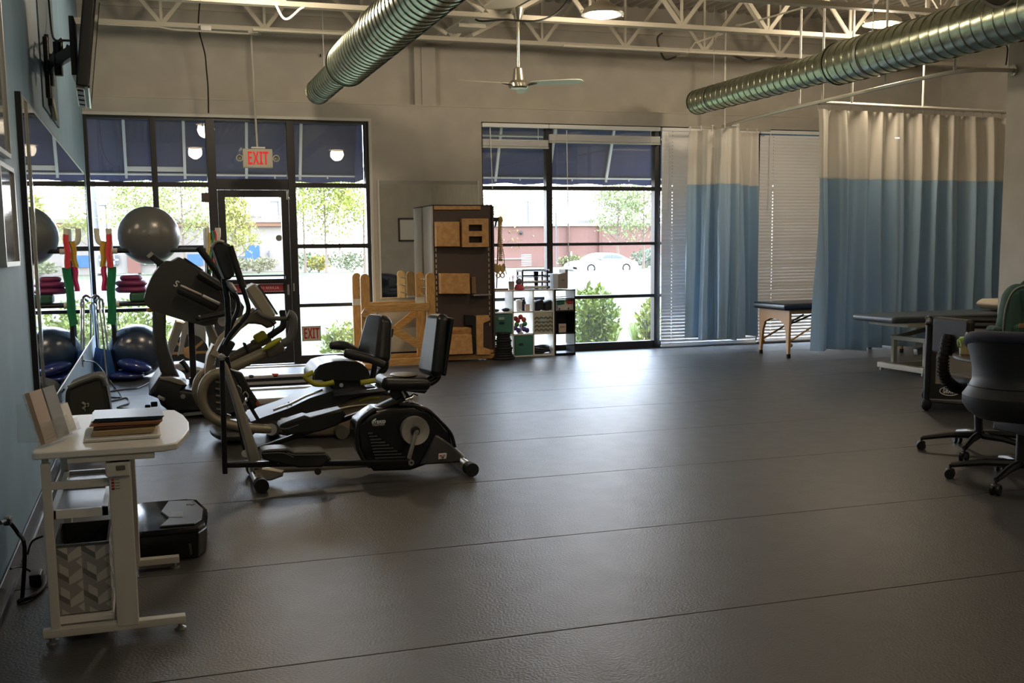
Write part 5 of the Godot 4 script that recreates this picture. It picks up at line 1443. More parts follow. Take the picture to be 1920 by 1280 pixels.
	var xp: float = op[0][1].x
	for q in [[xa, xo, fr[3].y, fr[0].y], [xp, xe, fr[3].y, fr[0].y], [xo, xp, op[0][0].y, fr[0].y], [xo, xp, op[1][0].y, op[0][3].y], [xo, xp, fr[3].y, op[1][3].y]]:
		bx.bb(Vector3(q[0], q[2], z + 0.07), Vector3(q[1], q[3], z + 0.1))
	obj("window_box", bx, mp, o)
	obj("window_box_sides", B().bb(Vector3(xa, fr[3].y, z), Vector3(xa + 0.02, fr[0].y, z + 0.07)).bb(Vector3(xe - 0.02, fr[3].y, z), Vector3(xe, fr[0].y, z + 0.07)), mp, o)
	box.call("drawer_box", pp([3.443,1.111,3.822,1.104,3.825,0.85,3.445,0.86]), 0.12)
	obj("short_post", slab(pp([3.864,1.052,3.92,1.058,3.924,0.85,3.867,0.851]), z, z + 0.05, 0.004), M("maple_dark", H("8a6a4c"), 0.5), o)
	obj("shelf_lip", B().bb(Vector3(3.862,0.836,-13.28) - Vector3(0, 0.01, 0), Vector3(4.093,0.842,-13.16)), M("alu"), o)
	box.call("lower_bin", pp([3.462,0.349,3.814,0.343,3.824,0.1,3.429,0.103]), 0.2)
	obj("bin_back", slab(pp([3.518,0.435,3.804,0.428,3.853,0.42,3.851,0.312,3.502,0.324]), z + 0.02, z + 0.05, 0.003), mp, o)
	obj("bin_rim", bar(B(), Vector3(3.505,0.422,-13.2), Vector3(3.79,0.422,-13.2), 0.02, 0.03), wd, o)
	obj("black_divider", slab(pp([3.765,0.588,3.897,0.57,3.889,0.091,3.847,0.092,3.853,0.45,3.762,0.453]), z + 0.01, z + 0.09, 0.003), M("frame_dark"), o)
	box.call("notched_panel", pp([3.904,0.57,4.073,0.571,4.079,0.504,3.998,0.472,3.993,0.168,4.081,0.137,4.094,0.068,3.9,0.076]), 0.1)


# ---------------------------------------------------------------- cube shelf and what is on it
func shelf_things() -> void:
	var z := -13.42   # front face
	var zb := -13.74
	var wp := M("shelf_white", H("e8e6e2"), 0.45)
	var bk := M("shelf_black", H("1b1b20"), 0.4)
	var x := [4.198, 4.47, 4.749, 5.028, 5.336]
	var y := [0.865, 0.584, 0.295, 0.02]
	y[3] = 0.012
	var o := thing("cube_shelf", "white open cube shelf with nine compartments under the window", "shelf", Vector3((x[0] + x[3]) / 2, 0, (z + zb) / 2))
	for i in 4:
		obj("side" if i == 0 or i == 3 else "divider", B().bb(Vector3(x[i] - 0.009, 0.0, zb), Vector3(x[i] + 0.009, y[0], z)), wp, o)
		obj("shelf_board", B().bb(Vector3(x[0], y[i] - 0.009, zb), Vector3(x[3], y[i] + 0.009, z)), wp, o)
	o = thing("black_shelf", "narrow black shelf unit at the right end of the white cubes", "shelf", Vector3((x[3] + x[4]) / 2, 0, (z + zb) / 2))
	var xb: float = x[3] + 0.02
	obj("side", B().bb(Vector3(xb, 0, zb), Vector3(xb + 0.014, y[0], z)), bk, o)
	obj("side", B().bb(Vector3(x[4] - 0.014, 0, zb), Vector3(x[4], y[0], z)), bk, o)
	for yy in [y[0] - 0.007, 0.743, 0.582, 0.286, 0.13, 0.02]:
		obj("shelf_board", B().bb(Vector3(xb, yy - 0.007, zb), Vector3(x[4], yy + 0.007, z)), bk, o)
	obj("back_panel", B().bb(Vector3(xb, 0.286, zb), Vector3(x[4], 0.582, zb + 0.01)), bk, o)
	# a pale card box with a red and a green tab, a printed card
	var c := Vector3(5.217,0.661,-13.5)
	var bx := thing("game_box", "flat white box with a green and a red flag on the black shelf", "box", c)
	obj("box", B().rbox(Vector3(c.x, 0.582 + 0.075, -13.52), Vector3(0.23, 0.13, 0.12), 0.004), M("box_grey", H("c9c4be"), 0.5), bx)
	obj("green_flag", slab(pp([5.088,0.723,5.193,0.72,5.192,0.671,5.095,0.66]), -13.465, -13.45), M("flag_green", H("2f6b5c"), 0.5), bx)
	obj("red_flag", slab(pp([5.215,0.72,5.314,0.724,5.313,0.675,5.238,0.67]), -13.465, -13.45), M("flag_red", H("c04048"), 0.5), bx)
	obj("dot", B().ell(Vector3(5.124,0.61,-13.455), Vector3(0.01, 0.014, 0.004), 8).ell(Vector3(5.252,0.613,-13.455), Vector3(0.01, 0.014, 0.004), 8), bk, bx)
	bx = thing("printed_card", "small square pinkish card standing on the black shelf", "card", Vector3(5.185,0.309,-13.5))
	var cy: float = 0.286 + 0.007
	obj("card", B().rbox(Vector3(5.185, cy + 0.058, -13.52), Vector3(0.105, 0.115, 0.03), 0.006), M("card_pink", H("d9c4b4"), 0.5), bx)
	obj("print", B().bb(Vector3(5.148, cy + 0.078, -13.506), Vector3(5.223, cy + 0.084, -13.503)).bb(Vector3(5.148, cy + 0.064, -13.506), Vector3(5.216, cy + 0.069, -13.503)), M("ink_dark"), bx)
	# fabric bins
	var teal := M("bin_teal", H("3f7668"), 0.75)
	relief(teal, noise(0.3, Color(0.2, 0.2, 0.2), Color(0.8, 0.8, 0.8), 2), 0.05)
	var bin := func(cx0, cx1, by, ty, m, label):
		var t := thing("storage_bin", label, "storage bin", Vector3((cx0 + cx1) / 2, by, -13.56))
		obj("bin", B().rbox(Vector3((cx0 + cx1) / 2, (by + ty) / 2, -13.565), Vector3(cx1 - cx0, ty - by, 0.29), 0.01), m, t)
		return t
	var t: Node3D = bin.call(x[0] + 0.012, x[1] - 0.014, y[2] + 0.01, y[1] - 0.02, teal, "teal fabric bin with a white tag in the left column")
	obj("grip_slot", B().rbox(Vector3(4.311,0.456,-13.415), Vector3(0.07, 0.03, 0.008), 0.004), M("bin_shadow", H("1f3d36"), 0.8), t)
	obj("tag", B().rbox(Vector3(4.304,0.511,-13.412), Vector3(0.08, 0.035, 0.006), 0.003), M("tag_pale", H("a8bdb4"), 0.5), t)
	t = bin.call(x[1] + 0.016, x[2] - 0.014, y[3] + 0.01, y[2] - 0.018, teal, "teal fabric bin in the bottom middle compartment")
	obj("grip_slot", B().rbox(Vector3(4.571,0.169,-13.415), Vector3(0.06, 0.03, 0.008), 0.004), M("bin_shadow"), t)
	# zigzag bin: raised stripes
	t = bin.call(x[2] + 0.012, x[3] - 0.016, y[2] + 0.01, y[1] - 0.012, M("bin_cream", H("b9b7a2"), 0.75), "cream and grey zigzag fabric bin in the middle right compartment")
	var zx0: float = x[2] + 0.014
	var zx1: float = x[3] - 0.018
	for k in 5:
		var zy: float = y[2] + 0.035 + k * 0.052
		for j in 8:
			var a := Vector3(lerpf(zx0, zx1, j / 8.0), zy + (0.028 if j % 2 else 0.0), -13.4185)
			var b := Vector3(lerpf(zx0, zx1, (j + 1) / 8.0), zy + (0.0 if j % 2 else 0.028), -13.4185)
			if maxf(a.y, b.y) < y[1] - 0.02:
				obj("zigzag_stripe", bar(B(), a, b, 0.02, 0.003), M("stripe_grey", H("6b6d62"), 0.75), t)
	obj("label_holder", B().rbox(Vector3(4.877,0.472,-13.415), Vector3(0.1, 0.035, 0.008), 0.003), M("tag_pale"), t)
	# top row
	one("sunglasses_case", B().ell(Vector3(4.407, y[1] + 0.032, -13.55), Vector3(0.055, 0.026, 0.05), 16), M("vinyl_black"), "rounded black case in the top left compartment", "case", "", 70)
	one("goggles", B().ell(Vector3(4.276, y[1] + 0.026, -13.55), Vector3(0.045, 0.02, 0.05), 14), M("foam_black"), "small black pouch in the top left compartment", "pouch", "", 70)
	var bt := thing("lotion_bottle", "white lotion bottle in the top middle compartment", "bottle", Vector3(4.59, y[1], -13.55))
	obj("bottle", B().rbox(Vector3(4.59, y[1] + 0.085, -13.55), Vector3(0.075, 0.15, 0.06), 0.018, 2), M("white_plastic"), bt)
	obj("label", B().rbox(Vector3(4.598, y[1] + 0.085, -13.518), Vector3(0.04, 0.09, 0.004), 0.001), M("box_grey"), bt)
	one("dark_bottle", B().lathe([Vector2(0, 0), Vector2(0.03, 0), Vector2(0.032, 0.11), Vector2(0.02, 0.13), Vector2(0.02, 0.155), Vector2(0, 0.156)], 16, Transform3D(Basis(), Vector3(4.668, y[1] + 0.009, -13.58))), M("bottle_dark", H("28243a"), 0.4), "dark bottle behind the white lotion bottle", "bottle")
	one("print_box", B().rbox(Vector3(4.691, y[1] + 0.055, -13.5), Vector3(0.06, 0.09, 0.04), 0.003), M("card_pink"), "small patterned box in the top middle compartment", "box")
	for q in [[1008.5, 0.135, "black cuff bag at the left of the top right compartment"], [1025, 0.125, "black cuff bag at the right of the top right compartment"]]:
		var w := B().rbox(Vector3(), Vector3(0.115, q[1], 0.16), 0.025, 2)
		var cc := Vector3(wx(q[0]), y[1] + 0.009 + q[1] / 2, -13.54)
		w.warp(0, func(p): return cc + Vector3(p.x * (1.0 + 0.1 * p.y), p.y + 0.01 * sin(p.x * 30.0), p.z))
		one("cuff_bag", w, M("foam_black"), q[2], "bag")
	# flower toy of round pads
	t = thing("flower_toy", "toy of red green and purple round petals in the centre compartment", "toy", Vector3(4.584, y[2], -13.5))
	var pet := [["b03a44", 976, 594], ["8a2f3c", 967, 597], ["c05040", 982, 599], ["b83c4c", 971, 601], ["4a8a3c", 969, 608], ["3f8a4c", 984, 607], ["55458c", 966, 615], ["4c3f86", 972, 619], ["5a4890", 983, 617], ["43387c", 988, 619], ["5048a0", 978, 611]]
	var pc := [Vector3(4.576,0.522,-13.44), Vector3(4.51,0.503,-13.44), Vector3(4.62,0.486,-13.44), Vector3(4.539,0.475,-13.44), Vector3(4.527,0.426,-13.45), Vector3(4.637,0.429,-13.45), Vector3(4.501,0.379,-13.44), Vector3(4.545,0.349,-13.44), Vector3(4.626,0.36,-13.44), Vector3(4.666,0.344,-13.45), Vector3(4.596,0.402,-13.46)]
	for i in 11:
		obj("petal", B().ell(pc[i], Vector3(0.034, 0.034, 0.026), 14), M("petal_" + pet[i][0], H(pet[i][0]), 0.5), t)
	obj("stalk", B().tube([Vector3(4.579,0.439,-13.43), Vector3(4.578,0.328,-13.43)], 0.012, 8), M("petal_white", H("dcdce8"), 0.4), t)
	obj("base", B().ell(Vector3(4.577, y[2] + 0.02, -13.46), Vector3(0.05, 0.014, 0.04), 14), M("petal_white"), t)
	# belts in the bottom right compartment
	var bb := thing("gait_belt", "coiled black belt lying in the bottom right compartment", "belt", Vector3((x[2] + x[3]) / 2, 0.02, -13.55))
	for k in 4:
		var ring := []
		for j in 25:
			var a := TAU * j / 24.0
			ring.append(Vector3((x[2] + x[3]) / 2 + cos(a) * (0.12 - k * 0.004), 0.05 + k * 0.022 + 0.006 * sin(a * 2.0 + k), -13.56 + sin(a) * 0.1))
		obj("loop", B().tube(ring, 0.013, 6, false), M("rubber_black"), bb)
	obj("pad", B().ell(Vector3((x[2] + x[3]) / 2, 0.07, -13.56), Vector3(0.1, 0.05, 0.08), 16), M("vinyl_black"), bb)
	# stack of black rings in front of the left column
	var st := thing("weight_stack", "stack of black ribbed discs on the floor before the left column", "weights", Vector3(4.29, 0, -13.25))
	var sx: float = 4.276
	for k in 11:
		var r := 0.085 + 0.007 * (10 - k) * 0.5 + (0.03 if k == 0 else 0.0) + (0.012 if k % 3 == 1 else 0.0)
		obj("disc", B().lathe([Vector2(0, 0.0), Vector2(r - 0.008, 0.0), Vector2(r, 0.008), Vector2(r, 0.022), Vector2(r - 0.008, 0.03), Vector2(0, 0.03)], 24, Transform3D(Basis(), Vector3(sx, 0.002 + k * 0.0315, -13.25))), M("rubber_black"), st)
	one("white_bundle", B().ell(Vector3(4.198, 0.09, -13.3), Vector3(0.04, 0.06, 0.05), 12).ell(Vector3(4.211, 0.05, -13.27), Vector3(0.05, 0.045, 0.04), 12), M("bundle_white", H("cfd0d4"), 0.6), "crumpled pale bundle between the cabinet and the discs", "bundle", "", 70)
	# on top: spine model, books, cup, red toy, letter tray, file box
	var top: float = y[0] + 0.009
	var sp := thing("spine_model", "cream anatomical spine and pelvis model hanging from a black stand", "spine model", Vector3(4.281, top, -13.55))
	var bone := M("bone", H("c9a866"), 0.5)
	var bk2 := M("black_plastic")
	obj("stand", B().tube(smooth([Vector3(4.311, top, -13.62), Vector3(4.331,1.311,-13.62), Vector3(4.35,1.689,-13.62), Vector3(4.338,1.791,-13.6), Vector3(4.358,1.804,-13.55)], 4), 0.008, 8), bk2, sp)
	obj("stand_arm", slab(pp([4.228,1.77,4.257,1.804,4.351,1.81,4.344,1.776,4.278,1.756,4.235,1.743]), -13.6, -13.55, 0.004), bk2, sp)
	obj("stand_clip", slab(pp([4.293,1.777,4.322,1.777,4.292,1.695,4.27,1.675]), -13.57, -13.55, 0.002), bk2, sp)
	obj("occiput", B().ell(Vector3(4.348,1.776,-13.52), Vector3(0.03, 0.045, 0.03), 14), bone, sp)
	var line := smooth(tt(-13.52,[4.334,1.742,4.332,1.653,4.331,1.551,4.337,1.448,4.335,1.346,4.334,1.243]), 5)
	for i in line.size() - 1:
		var p: Vector3 = line[i]
		var g := 0.8 + 0.5 * i / line.size()
		var vt := obj("vertebra", B().lathe([Vector2(0, -0.010), Vector2(0.017 * g, -0.010), Vector2(0.014 * g, 0), Vector2(0.017 * g, 0.010), Vector2(0, 0.010)], 10, Transform3D(Basis(), p)).rbox(p + Vector3(0, 0, 0.02), Vector3(0.062 * g, 0.009, 0.012), 0.004).rbox(p + Vector3(0.01, -0.006, 0.034), Vector3(0.008, 0.01, 0.03), 0.003), bone, sp)
	var pel := B()
	for s in [-1.0, 1.0]:
		var pc2 := Vector3(4.326,1.154,-13.52) + Vector3(0.045 * s, 0, 0)
		pel.ell(pc2, Vector3(0.045, 0.065, 0.012), 14, Basis(Vector3.UP, 0.5 * s) * Basis(Vector3.BACK, -0.35 * s))
		var ring := []
		for j in 13:
			var a := TAU * j / 12.0
			ring.append(Vector3(4.325,1.065,-13.5) + Vector3(0.03 * s + cos(a) * 0.026, sin(a) * 0.03, 0))
		pel.tube(ring, 0.008, 6, false)
	obj("pelvis", pel, bone, sp, 60)
	obj("sacrum", B().ell(Vector3(4.329,1.161,-13.53), Vector3(0.024, 0.05, 0.018), 12), bone, sp)
	obj("nerve_cord", B().tube(smooth(tt(-13.5,[4.359,1.414,4.379,1.311,4.385,1.174,4.413,1.077]), 4), 0.004, 6), M("cable"), sp)
	obj("base_plate", B().rbox(Vector3(4.324, top + 0.012, -13.56), Vector3(0.2, 0.024, 0.2), 0.004), M("plate_brown", H("8d7d74"), 0.5), sp)
	var cup := thing("pen_cup", "clear cup of scissors and pens on the white shelf", "cup", Vector3(4.476, top, -13.5))
	var cx: float = 4.476
	obj("cup", B().lathe([Vector2(0, 0), Vector2(0.034, 0), Vector2(0.04, 0.11), Vector2(0.037, 0.11), Vector2(0.032, 0.006), Vector2(0, 0.006)], 18, Transform3D(Basis(), Vector3(cx, top, -13.5))), M("cup_grey", H("a59a90"), 0.3), cup)
	obj("scissors", B().tube([Vector3(cx + 0.01, top + 0.02, -13.5), Vector3(cx + 0.02, top + 0.15, -13.5)], 0.005, 6).tube([Vector3(cx + 0.02, top + 0.15, -13.5), Vector3(cx + 0.034, top + 0.165, -13.5), Vector3(cx + 0.024, top + 0.185, -13.5), Vector3(cx + 0.01, top + 0.17, -13.5), Vector3(cx + 0.02, top + 0.15, -13.5)], 0.006, 6), M("red_letter"), cup)
	obj("pen", B().tube([Vector3(cx - 0.012, top + 0.02, -13.5), Vector3(cx - 0.03, top + 0.17, -13.49)], 0.004, 6), M("white_plastic"), cup)
	var toy := thing("red_dispenser", "red rounded dispenser with a grey top beside the letter tray", "dispenser", Vector3(4.565, top, -13.46))
	cx = 4.565
	obj("base", B().lathe([Vector2(0, 0), Vector2(0.06, 0), Vector2(0.062, 0.02), Vector2(0.045, 0.07), Vector2(0, 0.085)], 20, Transform3D(Basis(), Vector3(cx, top, -13.46))), M("toy_red", H("b8404c"), 0.4), toy)
	obj("top", B().ell(Vector3(cx, top + 0.105, -13.46), Vector3(0.042, 0.045, 0.042), 16), M("toy_grey", H("6a6466"), 0.4), toy)
	var tray := thing("letter_tray", "black four-tier letter tray on top of the white shelf", "letter tray", Vector3(4.795, top, -13.57))
	var ta: float = 4.608
	var tb: float = 4.993
	for k in 4:
		var ty: float = top + 0.014 + k * 0.073
		obj("tier", B().rbox(Vector3((ta + tb) / 2, ty, -13.57), Vector3(tb - ta, 0.008, 0.24), 0.003).bb(Vector3(ta, ty, -13.69), Vector3(tb, ty + 0.022, -13.685)).bb(Vector3(ta, ty, -13.69), Vector3(ta + 0.006, ty + 0.026, -13.45)).bb(Vector3(tb - 0.006, ty, -13.69), Vector3(tb, ty + 0.026, -13.45)), bk2, tray)
	for xx in [ta + 0.01, tb - 0.03]:
		for zz in [-13.67, -13.47]:
			obj("tray_post", B().rbox(Vector3(xx, top + 0.125, zz), Vector3(0.022, 0.25, 0.02), 0.004), bk2, tray)
	obj("tray_brace", slab(pp([4.866, top, 4.911, top, 4.919, top + 0.25, 4.852, top + 0.25]), -13.7, -13.69), M("brace_brown", H("4a3a34"), 0.5), tray)
	one("paper_stack", B().rbox(Vector3((ta + tb) / 2 - 0.01, top + 0.03, -13.57), Vector3(tb - ta - 0.03, 0.022, 0.22), 0.002), M("paper", H("e9e6e0"), 0.7), "papers in the lowest tier of the letter tray", "papers")
	one("paper_stack", B().rbox(Vector3((ta + tb) / 2 - 0.01, top + 0.101, -13.57), Vector3(tb - ta - 0.03, 0.016, 0.22), 0.002), M("paper"), "papers in the second tier of the letter tray", "papers")
	var fb := thing("file_box", "grey magazine file with a notched front on the shelf end", "file box", Vector3(5.196, top, -13.55))
	obj("side", slab(pp([5.103,1.065,5.216,1.084,5.216,1.126,5.254,1.125,5.252,0.873,5.105,0.876]), -13.7, -13.47, 0.004), M("file_grey", H("9a9087"), 0.55), fb)
	obj("slot", B().rbox(Vector3(5.183,0.987,-13.465), Vector3(0.04, 0.006, 0.004), 0.001), bk2, fb)
	one("white_binder", B().rbox(Vector3(5.072, top + 0.10, -13.55), Vector3(0.07, 0.2, 0.2), 0.006), M("binder_white", H("d4dde8"), 0.45), "white binder standing beside the grey magazine file", "binder")


func wx(px: float) -> float:
	# x on the shelf front for two neighbouring bags
	return lerpf(4.79, 5.089, (px - 1000.0) / 40.0)


# ---------------------------------------------------------------- hospital curtains, tables
func pleats(u: float, n: float, ph: float) -> float:
	return sin(u * n * TAU + ph) + 0.35 * sin(u * n * 2.3 * TAU + ph * 2.0) + 0.2 * sin(u * n * 0.45 * TAU + 1.0)


func curtain(o: Node3D, path: Array, y_top: float, y_mid: float, y_bot: float, n: float, amp: float, ph: float) -> void:
	var crv := smooth(path, 10)
	var lens := [0.0]
	for i in crv.size() - 1:
		lens.append(lens[i] + (crv[i + 1] - crv[i]).length())
	var at := func(u: float) -> Array:
		var d: float = u * lens[-1]
		var i := 0
		while i < lens.size() - 2 and lens[i + 1] < d:
			i += 1
		var t: float = (d - lens[i]) / maxf(lens[i + 1] - lens[i], 1e-6)
		var p: Vector3 = (crv[i] as Vector3).lerp(crv[i + 1], t)
		var dir: Vector3 = (crv[i + 1] - crv[i]).normalized()
		return [p, Vector3(-dir.z, 0, dir.x)]
	var pt := func(u: float, y: float) -> Vector3:
		var q: Array = at.call(u)
		var w: float = clampf((y_top - y) / (y_top - y_bot), 0, 1)
		var a: float = amp * (0.35 + 0.9 * pow(w, 0.6))
		var drift := 0.04 * sin(u * 9.0 + ph) * w
		return q[0] + q[1] * (a * pleats(u + 0.006 * sin(w * 5.0 + u * 20.0), n, ph) + drift) + Vector3(0, y + 0.012 * sin(u * 23.0 + ph) * w, 0)
	var nu := int(lens[-1] * 62)
	var net := M("net_cream", Color(0.93, 0.91, 0.87, 0.84), 0.85)
	net.transparency = BaseMaterial3D.TRANSPARENCY_ALPHA
	net.backlight_enabled = true
	net.backlight = Color(0.35, 0.33, 0.3)
	obj("net_top", B().sheet(func(u, v): return pt.call(u, lerpf(y_mid, y_top, v)), nu, 6), net, o, 70)
	# the woven net: crossing threads in relief on the sheet
	var blue := M("curtain_blue", H("a2c0da"), 0.7)
	blue.backlight_enabled = true
	blue.backlight = Color(0.22, 0.3, 0.36)
	obj("cloth", B().sheet(func(u, v): return pt.call(u, lerpf(y_bot, y_mid, v)), nu, 14), blue, o, 70)
	obj("seam", B().sheet(func(u, v): return pt.call(u, lerpf(y_mid - 0.012, y_mid + 0.016, v)) + at.call(u)[1] * -0.004, nu, 1), M("seam_blue", H("8fb0c8"), 0.7), o, 70)
	obj("top_band", B().sheet(func(u, v): return pt.call(u, lerpf(y_top - 0.045, y_top, v)) + at.call(u)[1] * -0.004, nu, 1), M("band_cream", H("e4dfd0"), 0.7), o, 70)
	obj("hem", B().sheet(func(u, v): return pt.call(u, lerpf(y_bot - 0.002, y_bot + 0.03, v)) + at.call(u)[1] * -0.004, nu, 1), M("seam_blue"), o, 70)
	# carriers between cloth and track
	var k := int(lens[-1] / 0.15)
	for i in k + 1:
		var p: Vector3 = at.call(float(i) / k)[0] + Vector3(0, y_top, 0)
		obj("carrier", B().tube([p + Vector3(0, -0.015, 0), p + Vector3(0, 0.05, 0)], 0.006, 6).rbox(p + Vector3(0, 0.05, 0), Vector3(0.03, 0.012, 0.012), 0.003), M("white_plastic"), o)


func curtain_things() -> void:
	var tr := M("track_white", H("cfc9ba"), 0.4, 0.2)
	var yt := 3.0
	# track running from the window towards the camera and bending to the right wall
	var o := thing("curtain_track", "pale curtain track running along the right duct and bending to the wall", "curtain track", Vector3(7.3, 3.0, -11))
	var main := [Vector3(7.42, yt, -13.3), Vector3(7.3, yt, -12.2), Vector3(7.25, yt, -10.8), Vector3(7.22, yt, -9.2), Vector3(7.23, yt, -8.75)]
	main.append_array([Vector3(7.3, yt, -8.55), Vector3(7.45, yt, -8.44), Vector3(7.745, yt, -8.42)])
	obj("rail", B().tube(smooth(main, 5), 0.02, 8), tr, o)
	obj("wall_flange", B().tube([Vector3(7.73, yt, -8.42), Vector3(7.75, yt, -8.42)], 0.05, 14), M("alu"), o)
	obj("joiner", B().rbox(Vector3(7.574,3.027,-13.25), Vector3(0.12, 0.06, 0.06), 0.006), M("white_plastic"), o)
	var o2 := thing("curtain_track", "white curtain track crossing the bay above the large blue curtain", "curtain track", Vector3(8.6, 3.0, -10.95))
	obj("rail", B().tube([Vector3(7.27, yt, -10.83), Vector3(10.4, yt, -11.12)], 0.022, 8), M("white_plastic"), o2)
	var o3 := thing("curtain_track", "short pale track piece over the blinds behind the bunched curtain", "curtain track", Vector3(8.0, 3.0, -13.5))
	obj("rail", B().tube([Vector3(7.0, yt + 0.0, -13.45), Vector3(8.35, yt, -13.62)], 0.018, 8), tr, o3)
	# drop rods from the roof
	var rods := [[o, Vector3(7.44, yt, -13.28)], [o, Vector3(7.124,3,-11.007)], [o, Vector3(7.169,3,-10.627)], [o, Vector3(7.11,3,-9.459)], [o, Vector3(7.186,3,-8.552)], [o2, Vector3(7.663,3,-10.785)], [o2, Vector3(8.706,3,-10.879)]]
	for q in rods:
		var p: Vector3 = q[1]
		obj("drop_rod", B().tube([Vector3(p.x, yt, p.z), Vector3(p.x, 4.5, p.z)], 0.013, 8), M("white_plastic"), q[0])
	# bunched curtain by the window
	o = thing("hospital_curtain", "bunched blue hospital curtain with cream net top before the window blinds", "curtain", Vector3(7.5, 0, -13.2))
	curtain(o, [Vector3(6.98, 0, -13.38), Vector3(7.2, 0, -13.1), Vector3(7.42, 0, -12.95), Vector3(7.52, 0, -13.05), Vector3(7.7, 0, -13.35), Vector3(8.02, 0, -13.42)], 2.94, 2.225, 0.165, 7.0, 0.075, 0.7)
	# large curtain across the bay
	o = thing("hospital_curtain", "large blue hospital curtain with cream net top drawn across the bay", "curtain", Vector3(8.6, 0, -10.95))
	curtain(o, [Vector3(7.27, 0, -10.85), Vector3(8.0, 0, -10.92), Vector3(8.9, 0, -11.0), Vector3(9.9, 0, -11.08), Vector3(10.35, 0, -11.12)], 2.93, 2.16, 0.19, 11.0, 0.075, 0.0)
	# folding massage table behind the curtain
	var lw := M("beech", H("b88850"), 0.45)
	var nv := M("vinyl_navy", H("15202e"), 0.35)
	o = thing("massage_table", "folding massage table with navy pad and light wooden legs before the blinds", "massage table", Vector3(8.4, 0, -12.2))
	var yp: float = 0.597
	obj("pad", B().rbox(Vector3(8.45, yp + 0.045, -12.2), Vector3(1.9, 0.085, 0.78), 0.035, 3), nv, o, 60)
	obj("pad_rail", B().rbox(Vector3(8.47, yp - 0.02, -11.88), Vector3(1.75, 0.05, 0.025), 0.004).rbox(Vector3(8.47, yp - 0.02, -12.52), Vector3(1.75, 0.05, 0.025), 0.004).rbox(Vector3(7.6, yp - 0.02, -12.2), Vector3(0.025, 0.05, 0.64), 0.004), lw, o)
	for xx in [7.6, 9.3]:
		# arched end frame: two tapering legs joined under the pad
		var arch := PackedVector2Array([Vector2(-0.345, 0.03), Vector2(-0.36, yp), Vector2(0.36, yp), Vector2(0.345, 0.03), Vector2(0.31, 0.03), Vector2(0.27, yp - 0.28), Vector2(0.22, yp - 0.17), Vector2(0.1, yp - 0.12), Vector2(-0.1, yp - 0.12), Vector2(-0.22, yp - 0.17), Vector2(-0.27, yp - 0.28), Vector2(-0.31, 0.03)])
		obj("leg_frame", B().prism(arch, -0.017, 0.017, 0.004, Transform3D(Basis(Vector3.UP, PI / 2), Vector3(xx, 0, -12.2))), lw, o)
		for zz in [-0.328, 0.328]:
			obj("foot", B().tube([Vector3(xx, 0, -12.2 + zz), Vector3(xx, 0.05, -12.2 + zz)], 0.026, 10), M("rubber_black"), o)
			obj("leg_knob", B().ell(Vector3(xx + 0.03, 0.16, -12.2 + zz), Vector3(0.025, 0.025, 0.025), 10), lw, o)
	for zz in [-0.3, 0.3]:
		obj("strut", B().tube([Vector3(7.62, 0.2, -12.2 + zz), Vector3(8.2, yp - 0.1, -12.2 + zz * 0.9)], 0.013, 8), lw, o)
		obj("cable_strut", B().tube([Vector3(7.62, 0.42, -12.2 + zz), Vector3(8.1, yp - 0.02, -12.2 + zz * 0.9)], 0.012, 8), M("rubber_black"), o)
	# high-low treatment table
	o = thing("treatment_table", "grey padded treatment table on a cream scissor base before the curtain", "treatment table", Vector3(8.4, 0, -9.95))
	var fm := M("table_cream", H("b5b2a2"), 0.45)
	var y0: float = 0.577
	obj("pad", B().rbox(Vector3(8.42, y0 + 0.035, -9.98), Vector3(2.0, 0.075, 0.72), 0.035, 3), M("vinyl_slate", H("4d555c"), 0.38), o, 60)
	obj("frame_rail", B().rbox(Vector3(8.5, y0 - 0.028, -9.66), Vector3(1.75, 0.045, 0.035), 0.006).rbox(Vector3(8.5, y0 - 0.028, -10.3), Vector3(1.75, 0.045, 0.035), 0.006).rbox(Vector3(7.64, y0 - 0.028, -9.98), Vector3(0.035, 0.045, 0.64), 0.006), fm, o)
	obj("rail_knob", B().ell(Vector3(8.55, y0 - 0.025, -9.635), Vector3(0.035, 0.014, 0.012), 12), M("rubber_black"), o)
	for zz in [-9.72, -10.25]:
		obj("base_bar", B().rbox(Vector3(8.45, 0.06, zz), Vector3(1.3, 0.06, 0.06), 0.008), fm, o)
		obj("upright", B().rbox(Vector3(7.93, 0.22, zz), Vector3(0.05, 0.3, 0.05), 0.006), fm, o)
		obj("lift_arm", bar(B(), Vector3(7.9, 0.36, zz), Vector3(8.75, y0 - 0.06, zz), 0.05, 0.03, 0.006), fm, o)
		obj("lift_arm", bar(B(), Vector3(9.0, 0.12, zz), Vector3(8.3, y0 - 0.06, zz), 0.05, 0.03, 0.006), fm, o)
	obj("cross_bar", B().rbox(Vector3(7.83, 0.06, -9.98), Vector3(0.07, 0.06, 0.78), 0.008), fm, o)
	obj("cross_bar", B().rbox(Vector3(7.93, 0.37, -9.98), Vector3(0.06, 0.05, 0.62), 0.008), fm, o)
	obj("actuator", bar(B(), Vector3(8.0, 0.22, -9.98), Vector3(8.7, 0.40, -9.98), 0.07, 0.07, 0.01), M("alu"), o)
	for p in [Vector3(7.83, 0, -9.63), Vector3(7.83, 0, -10.33), Vector3(9.0, 0, -9.72), Vector3(9.0, 0, -10.25)]:
		obj("foot", B().tube([p, p + Vector3(0, 0.035, 0)], 0.02, 10), M("alu"), o)
	var pl := B().rbox(Vector3(), Vector3(0.5, 0.15, 0.4), 0.07, 4)
	var pc := Vector3(9.092,0.75,-9.9)
	pl.warp(0, func(p):
		var e := maxf(absf(p.x) / 0.25, absf(p.z) / 0.2)
		return Vector3(pc.x + 0.07 + p.x, y0 + 0.15 + p.y * (1.15 - 0.75 * e * e), -9.95 + p.z))
